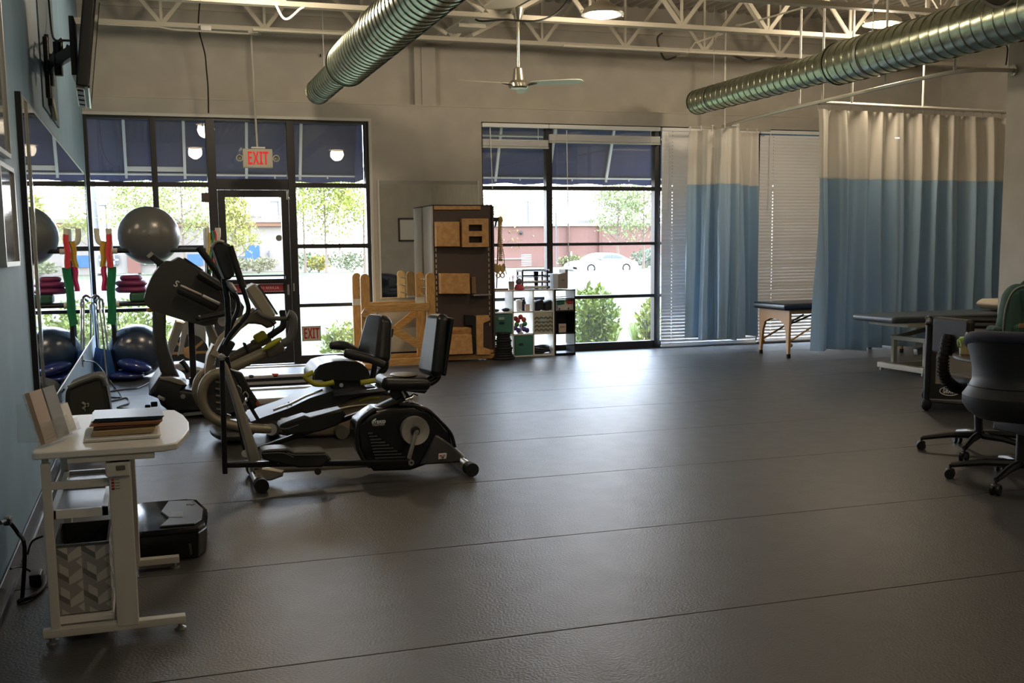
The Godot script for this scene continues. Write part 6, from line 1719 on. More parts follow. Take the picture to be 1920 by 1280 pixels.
	one("pillow", pl, M("pillow_cream", H("d6cdbd"), 0.8), "cream pillow lying on the grey treatment table", "pillow", "", 70)


# ---------------------------------------------------------------- chairs, table and playard at the right
func star_base(o: Node3D, c: Vector3, a0: float, r: float, m: Material) -> void:
	for k in 5:
		var a := deg_to_rad(a0 + 72.0 * k)
		var d := Vector3(cos(a), 0, sin(a))
		obj("base_leg", B().tube([c + Vector3(0, 0.12, 0) + d * 0.03, c + Vector3(0, 0.115, 0) + d * r * 0.5, c + Vector3(0, 0.085, 0) + d * r], [0.026, 0.022, 0.016], 8), m, o)
		var w := c + d * (r + 0.005)
		var ax := Vector3(-d.z, 0, d.x)
		var cs := obj("caster", B().tube([w + ax * 0.008 + Vector3(0, 0.03, 0), w + ax * 0.026 + Vector3(0, 0.03, 0)], 0.03, 14).tube([w - ax * 0.008 + Vector3(0, 0.03, 0), w - ax * 0.026 + Vector3(0, 0.03, 0)], 0.03, 14), M("caster_black", H("141416"), 0.35), o)
		obj("caster_hood", B().rbox(w + Vector3(0, 0.05, 0), Vector3(0.045, 0.03, 0.045), 0.012, 1).tube([w + Vector3(0, 0.05, 0), w + Vector3(0, 0.09, 0)], 0.008, 6), m, cs)


func right_things() -> void:
	var bk := M("black_plastic")
	# round dark table
	var tc := Vector3(5.43, 0, -5.45)
	var o := thing("round_table", "round dark table behind the navy tub chair at the right edge", "table", tc)
	var dw := M("table_dark", H("2b2220"), 0.28, 0, 0.6)
	obj("table_top", B().lathe([Vector2(0, 0.672), Vector2(0.585, 0.672), Vector2(0.6, 0.68), Vector2(0.6, 0.692), Vector2(0.59, 0.7), Vector2(0, 0.7)], 56, Transform3D(Basis(), tc)), dw, o)
	obj("pedestal", B().rbox(tc + Vector3(0, 0.35, 0), Vector3(0.2, 0.65, 0.2), 0.012), bk, o)
	obj("foot_plate", B().lathe([Vector2(0, 0), Vector2(0.26, 0), Vector2(0.26, 0.012), Vector2(0.05, 0.03), Vector2(0, 0.03)], 32, Transform3D(Basis(), tc)), bk, o)
	# navy tub chair with its back to the camera
	var ca := Vector3(4.83, 0, -5.06)
	o = thing("office_chair", "navy upholstered tub office chair with its back to the camera at the right edge", "office chair", ca)
	var nav := M("chair_navy", H("23263a"), 0.8)
	nav.rim_enabled = true
	nav.rim = 0.4
	relief(nav, noise(0.4, Color(0.2, 0.2, 0.2), Color(0.8, 0.8, 0.8), 2), 0.03)
	var shl := M("chair_shell", H("1a1d24"), 0.5)
	var back := atan2(0.57, -0.82)
	var prof := [[0.395, 0.25], [0.43, 0.30], [0.48, 0.335], [0.53, 0.335], [0.58, 0.305], [0.63, 0.285], [0.7, 0.285], [0.78, 0.30], [0.86, 0.32], [0.885, 0.33]]
	var rr := func(y: float) -> float:
		for i in prof.size() - 1:
			if y <= prof[i + 1][0]:
				return lerpf(prof[i][1], prof[i + 1][1], clampf((y - prof[i][0]) / (prof[i + 1][0] - prof[i][0]), 0, 1))
		return prof[-1][1]
	var pnt := func(u: float, y: float, off: float) -> Vector3:
		var a := back + deg_to_rad(lerpf(-100, 100, u))
		var r: float = rr.call(y) + off
		var dip := 1.0 - pow(absf(u * 2 - 1), 3.0) * 0.25
		var yy := 0.53 + (y - 0.53) * dip if y > 0.53 else y
		return ca + Vector3(cos(a) * r, yy, sin(a) * r)
	var sh := B()
	sh.sheet(func(u, v): return pnt.call(1.0 - u, lerpf(0.53, 0.885, v), 0.0), 36, 14)
	sh.sheet(func(u, v): return pnt.call(u, lerpf(0.53, 0.885, v), -0.05), 36, 14)
	for e in [0.0, 1.0]:
		sh.sheet(func(u, v): return pnt.call(e, lerpf(0.53, 0.885, v), -0.05 * (u if e > 0.5 else 1.0 - u)), 2, 14)
	obj("backrest", sh, shl, o, 60)
	var rim := []
	for i in 41:
		rim.append(pnt.call(i / 40.0, 0.885, -0.025))
	obj("top_roll", B().tube(rim, 0.036, 12), nav, o, 60)
	obj("seat_shell", B().lathe([Vector2(0, 0.39), Vector2(0.2, 0.39), Vector2(0.25, 0.395), Vector2(0.30, 0.43), Vector2(0.335, 0.48), Vector2(0.336, 0.53), Vector2(0.30, 0.54), Vector2(0, 0.54)], 40, Transform3D(Basis(), ca)), shl, o, 60)
	obj("seat_cushion", B().lathe([Vector2(0.0, 0.53), Vector2(0.27, 0.53), Vector2(0.285, 0.56), Vector2(0.26, 0.59), Vector2(0, 0.6)], 36, Transform3D(Basis(), ca)), nav, o, 60)
	var seam := []
	for i in 31:
		seam.append(pnt.call(i / 30.0, 0.59, 0.003))
	obj("seam", B().tube(seam, 0.004, 6), bk, o)
	obj("column", B().tube([ca + Vector3(0, 0.1, 0), ca + Vector3(0, 0.4, 0)], 0.03, 14), bk, o)
	obj("lift_housing", B().rbox(ca + Vector3(0, 0.35, 0), Vector3(0.2, 0.08, 0.26), 0.015), bk, o)
	star_base(o, ca, 152.0, 0.38, bk)
	# second chair with sprung back bar
	var cb := Vector3(5.34, 0, -6.06)
	o = thing("office_chair", "black office chair with a ribbed back bar behind the round table", "office chair", cb)
	var xb := Transform3D(Basis(Vector3.UP, deg_to_rad(-6)), Vector3(5.32, 0, -6.08))
	var bb := B()
	bb.rbox(Vector3(), Vector3(0.06, 0.26, 0.42), 0.028, 4)
	bb.warp(0, func(p): return xb * Vector3(-0.14 + p.x + 0.06 * p.z * p.z * 4.0, 0.78 + p.y, p.z * (1.0 - 0.25 * pow(maxf(absf(p.y) / 0.17 - 0.4, 0.0), 2.0))))
	obj("backrest", bb, M("chair_black", H("0e0f11"), 0.6), o, 70)
	obj("back_bar", B().tube(smooth([xb * Vector3(-0.17, 0.8, 0), xb * Vector3(-0.2, 0.62, 0), xb * Vector3(-0.18, 0.5, 0), xb * Vector3(-0.08, 0.42, 0), xb * Vector3(0.08, 0.41, 0)], 5), 0.034, 10), M("rubber_black"), o)
	var jb := smooth([xb * Vector3(-0.17, 0.78, 0), xb * Vector3(-0.2, 0.62, 0), xb * Vector3(-0.18, 0.5, 0), xb * Vector3(-0.1, 0.43, 0)], 6)
	for i in jb.size() - 1:
		obj("bellows_rib", B().tube([jb[i], (jb[i] as Vector3).lerp(jb[i + 1], 0.45)], 0.042, 12), M("rubber_black"), o)
	obj("seat", B().rbox(Vector3(0.14, 0.46, 0), Vector3(0.42, 0.1, 0.42), 0.045, 3, xb), M("chair_black"), o, 60)
	obj("column", B().tube([xb * Vector3(0.0, 0.1, 0.14), xb * Vector3(0.02, 0.42, 0.08)], 0.028, 12), bk, o)
	star_base(o, xb * Vector3(0.0, 0, 0.14), 145.0, 0.36, bk)
	# on the table: sippy cup, pink cloth, toy, backpack
	var sc := Vector3(4.994,0.7,-5.753)
	var cup := thing("sippy_cup", "green-lidded toddler cup standing on the dark table's edge", "cup", sc)
	obj("cup", B().lathe([Vector2(0, 0), Vector2(0.03, 0.002), Vector2(0.032, 0.04), Vector2(0.027, 0.06), Vector2(0.034, 0.085), Vector2(0, 0.085)], 22, Transform3D(Basis(), sc)), M("cup_straw", H("b8ad78"), 0.3), cup, 60)
	obj("lid", B().lathe([Vector2(0.036, 0.082), Vector2(0.037, 0.1), Vector2(0.03, 0.112), Vector2(0, 0.114)], 22, Transform3D(Basis(), sc)), M("lid_green", H("a3c455"), 0.4), cup, 60)
	for s in [-1.0, 1.0]:
		obj("handle", B().tube(smooth([sc + Vector3(0.034 * s, 0.1, 0), sc + Vector3(0.054 * s, 0.092, 0), sc + Vector3(0.05 * s, 0.06, 0), sc + Vector3(0.03 * s, 0.048, 0)], 4), 0.006, 8), M("lid_green"), cup)
	obj("spout", B().lathe([Vector2(0.014, 0), Vector2(0.008, 0.02), Vector2(0.004, 0.032), Vector2(0, 0.033)], 12, Transform3D(Basis(), sc + Vector3(0.012, 0.112, 0))), M("white_plastic"), cup)
	var pk := Vector3(4.949,0.72,-5.626)
	one("pink_toy", B().ell(pk + Vector3(0, 0.0, 0), Vector3(0.022, 0.02, 0.02), 12), M("toy_pink", H("c0607c"), 0.5), "small pink toy beside the green-lidded cup", "toy")
	var cl := Vector3(5.31, 0.70, -5.3)
	var dome := func(u, v):
		var a: float = u * TAU
		var r: float = sin(v * PI / 2)
		return cl + Vector3(cos(a) * r * 0.22, 0.115 * cos(v * PI / 2) * (1.0 + 0.1 * sin(a * 3.0)) + 0.004, sin(a) * r * 0.16)
	var cs := thing("polka_cloth", "pink cloth with white dots bundled on the dark table", "cloth", cl)
	obj("cloth", B().sheet(func(u, v): return dome.call(1.0 - u, 1.0 - v), 30, 10), M("cloth_pink", H("c2345e"), 0.8), cs, 70)
	for i in 26:
		var u := fmod(i * 0.618, 1.0)
		var v := 0.2 + 0.75 * fmod(i * 0.377, 1.0)
		var p: Vector3 = dome.call(u, v)
		obj("dot", B().ell(p + (p - cl).normalized() * 0.002, Vector3(0.009, 0.007, 0.009), 8), M("dot_white", H("ead6da"), 0.8), cs)
	var bp := Vector3(5.52, 0.70, -5.82)
	o = thing("backpack", "dark green backpack standing on the round table at the right edge", "backpack", bp)
	var gr := M("pack_green", H("2e5048"), 0.75)
	relief(gr, noise(0.4, Color(0.2, 0.2, 0.2), Color(0.8, 0.8, 0.8), 2), 0.04)
	var pack := B()
	pack.rbox(Vector3(), Vector3(0.36, 0.44, 0.2), 0.09, 4)
	var xp := Transform3D(Basis(Vector3.UP, deg_to_rad(-18)), bp)
	pack.warp(0, func(p):
		var t := clampf((p.y + 0.22) / 0.44, 0, 1)
		return xp * Vector3(p.x * lerpf(1.06, 0.8, t * t) + 0.02 * t, p.y + 0.222, p.z * lerpf(1.1, 0.72, t) + 0.006 * sin(p.x * 25.0)))
	obj("bag", pack, gr, o, 70)
	var pocket := B()
	pocket.rbox(Vector3(), Vector3(0.27, 0.16, 0.07), 0.03, 3)
	pocket.warp(0, func(p): return xp * (p + Vector3(0.02, 0.1, 0.11)))
	obj("pocket", pocket, gr, o, 70)
	obj("side_pocket", B().rbox(Vector3(-0.19, 0.09, 0.0), Vector3(0.06, 0.15, 0.15), 0.025, 2, xp), M("pack_net", H("22453f"), 0.7), o, 60)
	obj("zip", B().tube(smooth([xp * Vector3(-0.17, 0.1, 0.08), xp * Vector3(-0.155, 0.28, 0.07), xp * Vector3(-0.1, 0.4, 0.06), xp * Vector3(0.0, 0.435, 0.05), xp * Vector3(0.12, 0.41, 0.06)], 5), 0.005, 6), M("zip_grey", H("8a8f86"), 0.5), o)
	obj("strap", bar(B(), xp * Vector3(-0.06, 0.4, 0.085), xp * Vector3(-0.04, 0.2, 0.14), 0.03, 0.008), M("pack_net"), o)
	obj("strap", bar(B(), xp * Vector3(0.07, 0.4, 0.085), xp * Vector3(0.09, 0.2, 0.14), 0.03, 0.008), M("pack_net"), o)
	obj("carry_handle", B().tube(smooth([xp * Vector3(-0.03, 0.43, 0), xp * Vector3(0.02, 0.465, 0), xp * Vector3(0.08, 0.43, 0)], 5), 0.01, 8), gr, o)
	obj("leather_tab", B().rbox(xp * Vector3(-0.08, 0.175, 0.155), Vector3(0.05, 0.03, 0.01), 0.004).rbox(xp * Vector3(0.05, 0.18, 0.165), Vector3(0.05, 0.03, 0.01), 0.004), M("leather_tan", H("a07a52"), 0.6), o)
	# folding playard
	var A := Vector3(6.24, 0, -7.62)
	var dx := Vector3(0.777, 0, 0.629)
	var dz := Vector3(0.629, 0, -0.777)
	var L := 1.02
	var W := 0.68
	var cn := [A, A + dx * L, A + dx * L + dz * W, A + dz * W]
	o = thing("playard", "black folding playard with grey mesh sides behind the chairs", "playard", A)
	for p in cn:
		obj("corner_post", B().tube([p + Vector3(0, 0.07, 0), p + Vector3(0, 0.74, 0)], 0.026, 10), bk, o)
		obj("corner_cap", B().ell(p + Vector3(0, 0.745, 0), Vector3(0.035, 0.022, 0.035), 12), bk, o)
		obj("foot", B().ell(p + Vector3(0, 0.055, 0), Vector3(0.045, 0.055, 0.045), 14), M("rubber_black"), o, 60)
	var ms := M("mesh_grey", Color(0.62, 0.6, 0.57, 0.9), 0.8)
	ms.transparency = BaseMaterial3D.TRANSPARENCY_ALPHA
	ms.backlight_enabled = true
	ms.backlight = Color(0.4, 0.4, 0.4)
	for i in 4:
		var a: Vector3 = cn[i]
		var b: Vector3 = cn[(i + 1) % 4]
		var d := (b - a).normalized()
		obj("top_rail", B().tube([a + Vector3(0, 0.73, 0), b + Vector3(0, 0.73, 0)], 0.024, 10), bk, o)
		obj("bottom_band", bar(B(), a + Vector3(0, 0.17, 0), b + Vector3(0, 0.17, 0), 0.13, 0.02), M("band_black", H("1d1e20"), 0.7), o)
		obj("bottom_rail", B().tube([a + Vector3(0, 0.085, 0), a.lerp(b, 0.5) + Vector3(0, 0.06, 0), b + Vector3(0, 0.085, 0)], 0.012, 8), bk, o)
		obj("mesh_side", bar(B(), a + d * 0.06 + Vector3(0, 0.47, 0), b - d * 0.06 + Vector3(0, 0.47, 0), 0.5, 0.004), ms, o)
		for e in [a + d * 0.04, b - d * 0.04]:
			obj("mesh_edge", B().box(Vector3(0, 0.47, 0), Vector3(0.05, 0.5, 0.016), Transform3D(Basis(d, Vector3.UP, d.cross(Vector3.UP)), e)), M("band_black"), o)
	obj("floor_pad", B().prism(pp([0, 0, L, 0, L, -W, 0, -W]), 0, 0.02, 0.0, Transform3D(Basis(dx, dz * -1.0, Vector3.UP), A + Vector3(0, 0.2, 0))), M("pad_grey", H("5a5856"), 0.8), o)
	# maker's oval and lettering on the band
	var nrm := dx.cross(Vector3.UP)
	var fc := Transform3D(Basis(dx, Vector3.UP, dx.cross(Vector3.UP)), A + dx * 0.18 + Vector3(0, 0.175, 0) + dx.cross(Vector3.UP) * 0.012)
	var ring := []
	for j in 33:
		var a := TAU * j / 32.0
		ring.append(fc * Vector3(cos(a) * 0.078, sin(a) * 0.036, 0.002))
	obj("oval", B().tube(ring, 0.0035, 6, false), M("white_ink"), o)
	lettering("lettering", "GRACO", 0.04, M("white_ink"), fc * Transform3D(Basis(), Vector3(0, 0, 0.002)), o, 0.105)
	lettering("lettering", "Pack 'n Play", 0.026, M("white_ink"), Transform3D(fc.basis, A + dx * 0.54 + Vector3(0, 0.15, 0) + dx.cross(Vector3.UP) * 0.013), o, 0.2)
	var bib := func(u, v): return A + dx * (0.06 + u * 0.16) + Vector3(0, 0.755 - v * 0.17 - 0.01 * sin(u * 9.0), 0) + nrm * (0.03 + 0.012 * sin(u * 12.0 + v * 4.0))
	var bt := thing("printed_cloth", "white printed cloth hung over the playard's rail", "cloth", A + dx * 0.14 + Vector3(0, 0.6, 0))
	obj("cloth", B().sheet(func(u, v): return bib.call(u, 1.0 - v), 10, 10).sheet(func(u, v): return bib.call(1.0 - u, 1.0 - v) - nrm * 0.004, 10, 10), M("bib_white", H("cfc8c0"), 0.85), bt, 60)
	for i in 9:
		var u := 0.12 + 0.76 * fmod(i * 0.618, 1.0)
		var v := 0.15 + 0.7 * fmod(i * 0.41, 1.0)
		obj("print", B().ell(bib.call(u, v), Vector3(0.016, 0.018, 0.006), 8, Basis(dx, Vector3.UP, nrm)), M(["print_orange", "print_black", "print_tan"][i % 3], [H("b87a3c"), H("2a2624"), H("a8927a")][i % 3], 0.8), bt)
	# small things on the treatment table's shelf end
	one("framed_print", B().rbox(Vector3(7.0, 1.95, 2.88), Vector3(0.5, 0.66, 0.03), 0.004), M("frame_dark"), "black framed print on the far wall, seen in the pier mirror", "framed picture")
	one("framed_print_sheet", B().bb(Vector3(6.8, 1.67, 2.86), Vector3(7.2, 2.23, 2.868)), M("paper"), "white sheet of the framed print seen in the pier mirror", "print")


# ---------------------------------------------------------------- desk in the left foreground
func desk_things() -> void:
	var wh := M("desk_white", H("dcd8d2"), 0.32)
	var fr := M("desk_frame", H("c6c1b8"), 0.42)
	var zf := -4.19
	var zb := -5.04
	var o := thing("utility_desk", "white height-adjustable desk with a rounded top in the left foreground", "desk", Vector3(-0.18, 0, -4.6))
	# top: outline in plan, rounded at the room end
	var plan := PackedVector2Array([Vector2(-0.425, -4.165), Vector2(-0.41, -4.15), Vector2(0.02, -4.15), Vector2(0.07, -4.18)])
	plan.append_array(smooth2(PackedVector2Array([Vector2(0.095, -4.3), Vector2(0.125, -4.5), Vector2(0.13, -4.7), Vector2(0.115, -4.9), Vector2(0.085, -5.06)]), 1, false))
	plan.append_array(PackedVector2Array([Vector2(0.06, -5.075), Vector2(-0.41, -5.075), Vector2(-0.425, -5.06)]))
	# prism axes: plan x, plan -z, height
	var tx := Transform3D(Basis(Vector3.RIGHT, Vector3(0, 0, 1), Vector3.DOWN), Vector3(0, 0.716, 0))
	obj("desk_top", B().prism(plan, 0.0, 0.026, 0.004, tx), wh, o)
	for z in [zf, zb]:
		obj("column", B().rbox(Vector3(-0.135, 0.35, z), Vector3(0.078, 0.62, 0.05), 0.006), fr, o)
		obj("base_rail", B().rbox(Vector3(-0.18, 0.04, z), Vector3(0.5, 0.03, 0.045), 0.004), fr, o)
		obj("rear_post", B().rbox(Vector3(-0.385, 0.36, z), Vector3(0.032, 0.62, 0.03), 0.004), fr, o)
		obj("post_cap", B().tube([Vector3(-0.385, 0.66, z), Vector3(-0.385, 0.69, z)], 0.012, 10), fr, o)
		obj("cross_rail", B().rbox(Vector3(-0.27, 0.585, z), Vector3(0.23, 0.028, 0.02), 0.003), fr, o)
		obj("top_bracket", B().rbox(Vector3(-0.14, 0.635, z + 0.012), Vector3(0.085, 0.05, 0.06), 0.006), fr, o)
		obj("bracket_slot", B().rbox(Vector3(-0.13, 0.642, z + 0.043), Vector3(0.032, 0.018, 0.006), 0.003), M("slot_shade", H("5a5854"), 0.5), o)
		obj("top_arm", B().rbox(Vector3(-0.16, 0.678, z), Vector3(0.3, 0.022, 0.06), 0.003), fr, o)
		for x in [-0.40, 0.05]:
			obj("levelling_foot", B().lathe([Vector2(0, 0), Vector2(0.022, 0), Vector2(0.022, 0.006), Vector2(0.008, 0.012), Vector2(0.008, 0.028), Vector2(0, 0.028)], 16, Transform3D(Basis(), Vector3(x, 0, z))), M("alu"), o)
	# warning label on the front column
	for k in 4:
		obj("label_block", B().bb(Vector3(-0.165, 0.592 - k * 0.011, zf + 0.024), Vector3(-0.155, 0.600 - k * 0.011, zf + 0.0265)), M("label_red", H("b23038"), 0.5) if k % 2 == 0 else M("label_maroon", H("6a1a20"), 0.5), o)
		obj("label_line", B().bb(Vector3(-0.152, 0.595 - k * 0.011, zf + 0.024), Vector3(-0.136, 0.597 - k * 0.011, zf + 0.0262)), M("slot_shade"), o)
	# shelf frames with grey panels
	for q in [[-4.24, -4.74], [-4.80, -5.02]]:
		var za: float = q[0]
		var zc: float = q[1]
		for e in [[-0.385, -0.365, za, zc], [-0.205, -0.185, za, zc]]:
			obj("tray_rail", B().bb(Vector3(e[0], 0.45, zc), Vector3(e[1], 0.482, za)), wh, o)
		obj("tray_rail", B().bb(Vector3(-0.385, 0.45, za - 0.02), Vector3(-0.185, 0.482, za)), wh, o)
		obj("tray_rail", B().bb(Vector3(-0.385, 0.45, zc), Vector3(-0.185, 0.482, zc + 0.02)), wh, o)
		obj("tray_panel", B().bb(Vector3(-0.366, 0.462, zc + 0.01), Vector3(-0.204, 0.47, za - 0.01)), M("tray_grey", H("6e706f"), 0.3), o)
	obj("lower_shelf", B().rbox(Vector3(-0.28, 0.07, -4.62), Vector3(0.19, 0.02, 0.82), 0.003).bb(Vector3(-0.375, 0.05, -4.235), Vector3(-0.185, 0.085, -4.222)), wh, o)
	# patterned box on the lower shelf, open at the top
	var bx := thing("patterned_box", "open grey box with a folded geometric print under the desk", "storage box", Vector3(-0.285, 0.08, -4.4))
	var im := Image.create(256, 320, false, Image.FORMAT_RGB8)
	var tones := [H("b9b4ae"), H("8f8c89"), H("6a6866")]
	for y in 320:
		for x in 256:
			var col := x / 64
			var fx := float(x % 64) / 64.0
			var slope := 44.0 * (fx if col % 2 == 0 else 1.0 - fx)
			var v := (float(y) + 320.0 - slope) / 106.0
			var f := v - floorf(v)
			var k := 0
			if col % 2 == 0:
				k = 2 if f < 0.26 else (1 if f < 0.62 else 0)
				if fx < 0.35 and k == 0:
					k = 1
			else:
				k = 0 if f < 0.33 + 0.3 * fx * 0.5 else 1
				if f > 0.55:
					k = 0 if fx > f else 1
			im.set_pixel(x, y, tones[k])
	var pm := M("box_print", Color.WHITE, 0.8)
	pm.albedo_texture = ImageTexture.create_from_image(im)
	var x0 := -0.383
	var x1 := -0.19
	var y0 := 0.085
	var y1 := 0.345
	var za := -4.245
	var zc := -4.62
	obj("front", B().pquad(Vector3(x0, y0, za), Vector3(x1, y0, za), Vector3(x1, y1, za), Vector3(x0, y1, za)), pm, bx)
	obj("side", B().pquad(Vector3(x1, y0, za), Vector3(x1, y0, zc), Vector3(x1, y1, zc), Vector3(x1, y1, za)), pm, bx)
	obj("side", B().pquad(Vector3(x0, y0, zc), Vector3(x0, y0, za), Vector3(x0, y1, za), Vector3(x0, y1, zc)), pm, bx)
	var ins := M("box_inside", H("2a2b2c"), 0.7)
	obj("lining", B().bb(Vector3(x0 + 0.001, y0, zc), Vector3(x1 - 0.001, y0 + 0.01, za - 0.002)).bb(Vector3(x0 + 0.001, y0, za - 0.008), Vector3(x1 - 0.001, y1, za - 0.002)).bb(Vector3(x0 + 0.001, y0, zc), Vector3(x1 - 0.001, y1, zc + 0.008)).bb(Vector3(x0 + 0.001, y0, zc), Vector3(x0 + 0.008, y1, za - 0.002)).bb(Vector3(x1 - 0.008, y0, zc), Vector3(x1 - 0.001, y1, za - 0.002)), ins, bx)
	obj("rim", B().bb(Vector3(x0 - 0.002, y1 - 0.004, za - 0.008), Vector3(x1 + 0.002, y1 + 0.006, za + 0.003)), M("grey_plastic"), bx)
	one("black_case", B().rbox(Vector3(-0.285, 0.16, -4.83), Vector3(0.17, 0.14, 0.28), 0.015, 2), M("black_plastic"), "black case standing behind the patterned box under the desk", "case")
	# low black machine on the floor
	var sp := thing("foot_spa", "low glossy black machine with an angular lid on the floor behind the desk", "foot machine", Vector3(0.03, 0, -5.4))
	var pl := pp([-0.12, 5.15, 0.165, 5.15, 0.205, 5.24, 0.225, 5.5, 0.185, 5.74, 0.13, 5.78, -0.09, 5.78, -0.12, 5.74])
	var up := Transform3D(Basis(Vector3.RIGHT, Vector3(0, 0, -1), Vector3.UP), Vector3())
	var low := B().prism(pl, 0.0, 0.125, 0.006, up)
	low.warp(0, func(p): return Vector3(0.04 + (p.x - 0.04) * (0.94 + 0.05 * p.y / 0.125), p.y, -5.46 + (p.z + 5.46) * (0.95 + 0.04 * p.y / 0.125)))
	obj("body", low, M("spa_black", H("0d0e10"), 0.3), sp)
	obj("lid", B().prism(pl, 0.122, 0.150, 0.008, up), M("spa_gloss", H("08090c"), 0.06, 0, 0.8), sp)
	obj("lid_panel", B().prism(pp([-0.01, 5.2, 0.15, 5.2, 0.185, 5.28, 0.2, 5.5, 0.165, 5.7, 0.04, 5.73, 0.0, 5.5, 0.035, 5.36]), 0.149, 0.158, 0.005, up), M("spa_matt", H("1c1d1f"), 0.4), sp)
	obj("lid_recess", B().prism(pp([0.04, 5.36, 0.1, 5.34, 0.105, 5.46, 0.05, 5.48]), 0.157, 0.1595, 0.001, up), M("grey_plastic"), sp)
	obj("latch", bar(B(), Vector3(0.125, 0.02, -5.17), Vector3(0.12, 0.075, -5.158), 0.022, 0.012, 0.004), M("grey_plastic"), sp)
	obj("badge", B().rbox(Vector3(-0.005, 0.082, -5.166), Vector3(0.045, 0.018, 0.005), 0.002), M("alu"), sp)
	obj("emblem", bar(bar(bar(B(), Vector3(0.13, 0.159, -5.62), Vector3(0.165, 0.159, -5.60), 0.003, 0.012), Vector3(0.13, 0.159, -5.6), Vector3(0.16, 0.159, -5.66), 0.003, 0.01), Vector3(0.15, 0.159, -5.58), Vector3(0.155, 0.159, -5.68), 0.003, 0.01), M("grey_plastic"), sp)
	# brochure stands
	var acr := M("acrylic", Color(0.95, 0.97, 0.97, 0.12), 0.03)
	acr.transparency = BaseMaterial3D.TRANSPARENCY_ALPHA
	var st := thing("brochure_stand", "clear leaning brochure stand full of leaflets at the desk's wall end", "brochure stand", Vector3(-0.39, 0.716, -4.36))
	var lean := Transform3D(Basis(Vector3.UP, deg_to_rad(72)) * Basis(Vector3.RIGHT, deg_to_rad(-14)), Vector3(-0.366, 0.72, -4.36))
	obj("back_plate", B().rbox(Vector3(0, 0.1, -0.004), Vector3(0.24, 0.2, 0.004), 0.001, 1, lean), acr, st)
	obj("front_lip", B().rbox(Vector3(0, 0.04, 0.024), Vector3(0.24, 0.08, 0.004), 0.001, 1, lean).rbox(Vector3(0, 0.003, 0.01), Vector3(0.24, 0.005, 0.03), 0.001, 1, lean), acr, st)
	for k in 2:
		obj("leaflet", B().rbox(Vector3(-0.058 + 0.117 * k, 0.104, 0.009), Vector3(0.105, 0.195, 0.018), 0.001, 1, lean), [M("leaflet_beige", H("a8907c"), 0.6), M("leaflet_grey", H("7d7a78"), 0.6)][k], st)
	obj("easel_foot", bar(B(), lean * Vector3(0.0, 0.15, -0.006), Vector3(-0.41, 0.72, -4.36), 0.004, 0.16), acr, st)
	var s2 := thing("card_stand", "small clear card stand beside the leaning brochure stand", "card stand", Vector3(-0.33, 0.716, -4.5))
	var l2 := Transform3D(Basis(Vector3.UP, deg_to_rad(70)) * Basis(Vector3.RIGHT, deg_to_rad(-16)), Vector3(-0.325, 0.72, -4.55))
	obj("back_plate", B().rbox(Vector3(0, 0.06, 0), Vector3(0.12, 0.12, 0.004), 0.001, 1, l2), acr, s2)
	obj("front_lip", B().rbox(Vector3(0, 0.025, 0.022), Vector3(0.12, 0.05, 0.003), 0.001, 1, l2).rbox(Vector3(0, 0.002, 0.01), Vector3(0.12, 0.004, 0.026), 0.001, 1, l2), acr, s2)
	obj("card", B().rbox(Vector3(0, 0.06, 0.008), Vector3(0.1, 0.11, 0.008), 0.001, 1, l2), M("paper"), s2)
	# papers and folders on the desk
	var base := Vector3(-0.115, 0.7165, -4.47)
	var stack := [["magazine", "white magazine at the bottom of the pile on the desk", 0.012, 0.27, 0.33, "paper", 1.0, -0.01], ["paper_bundle", "tan bundle of papers in the middle of the pile on the desk", 0.022, 0.225, 0.25, "paper_tan", -2.0, 0.0], ["patterned_booklet", "brown patterned booklet on the tan papers on the desk", 0.009, 0.23, 0.24, "booklet_brown", 2.0, 0.005], ["folder", "orange-edged tan folder below the blue folder on the desk", 0.012, 0.255, 0.26, "folder_tan", -1.0, 0.01], ["folder", "dark blue folder on top of the pile on the desk", 0.013, 0.25, 0.25, "folder_blue", 2.5, 0.012]]
	M("paper_tan", H("b39a72"), 0.6)
	M("booklet_brown", H("6a4632"), 0.5)
	M("folder_tan", H("9c6a44"), 0.5)
	M("folder_blue", H("1d2d3f"), 0.3)
	var y := base.y
	for q in stack:
		var th: float = q[2]
		var xf := Transform3D(Basis(Vector3.UP, deg_to_rad(q[6])), Vector3(base.x + q[7], y + th / 2, base.z))
		var b := B()
		for k in 3:
			b.rbox(Vector3(0.004 * (k - 1), (k - 1) * th / 3.0, 0.003 * k), Vector3(q[3], th / 3.0 - 0.0006, q[4]), 0.0008, 1)
		b.warp(0, func(p): return xf * Vector3(p.x, p.y + 0.002 * sin(p.x * 18.0 + y * 60.0), p.z))
		one(q[0], b, M(q[5]), q[1], str(q[0]).replace("_", " "))
		y += th + 0.0035


# ---------------------------------------------------------------- beyond the glass
# daylight is strong outdoors: base colours there are real reflectances, a good deal darker than they look
func D(hex: String, k := 0.3) -> Color:
	var c := H(hex).srgb_to_linear()
	return Color(c.r * k, c.g * k, c.b * k).linear_to_srgb()


func leaf_mesh(l: float, w: float) -> ArrayMesh:
	var b := B()
	var p := [Vector3(0, 0, 0), Vector3(w, l * 0.4, 0.12 * l), Vector3(0, l, 0), Vector3(-w, l * 0.4, 0.12 * l)]
	b.tri(p[0], p[1], p[2])
	b.tri(p[0], p[2], p[3])
	return b.mesh(0)


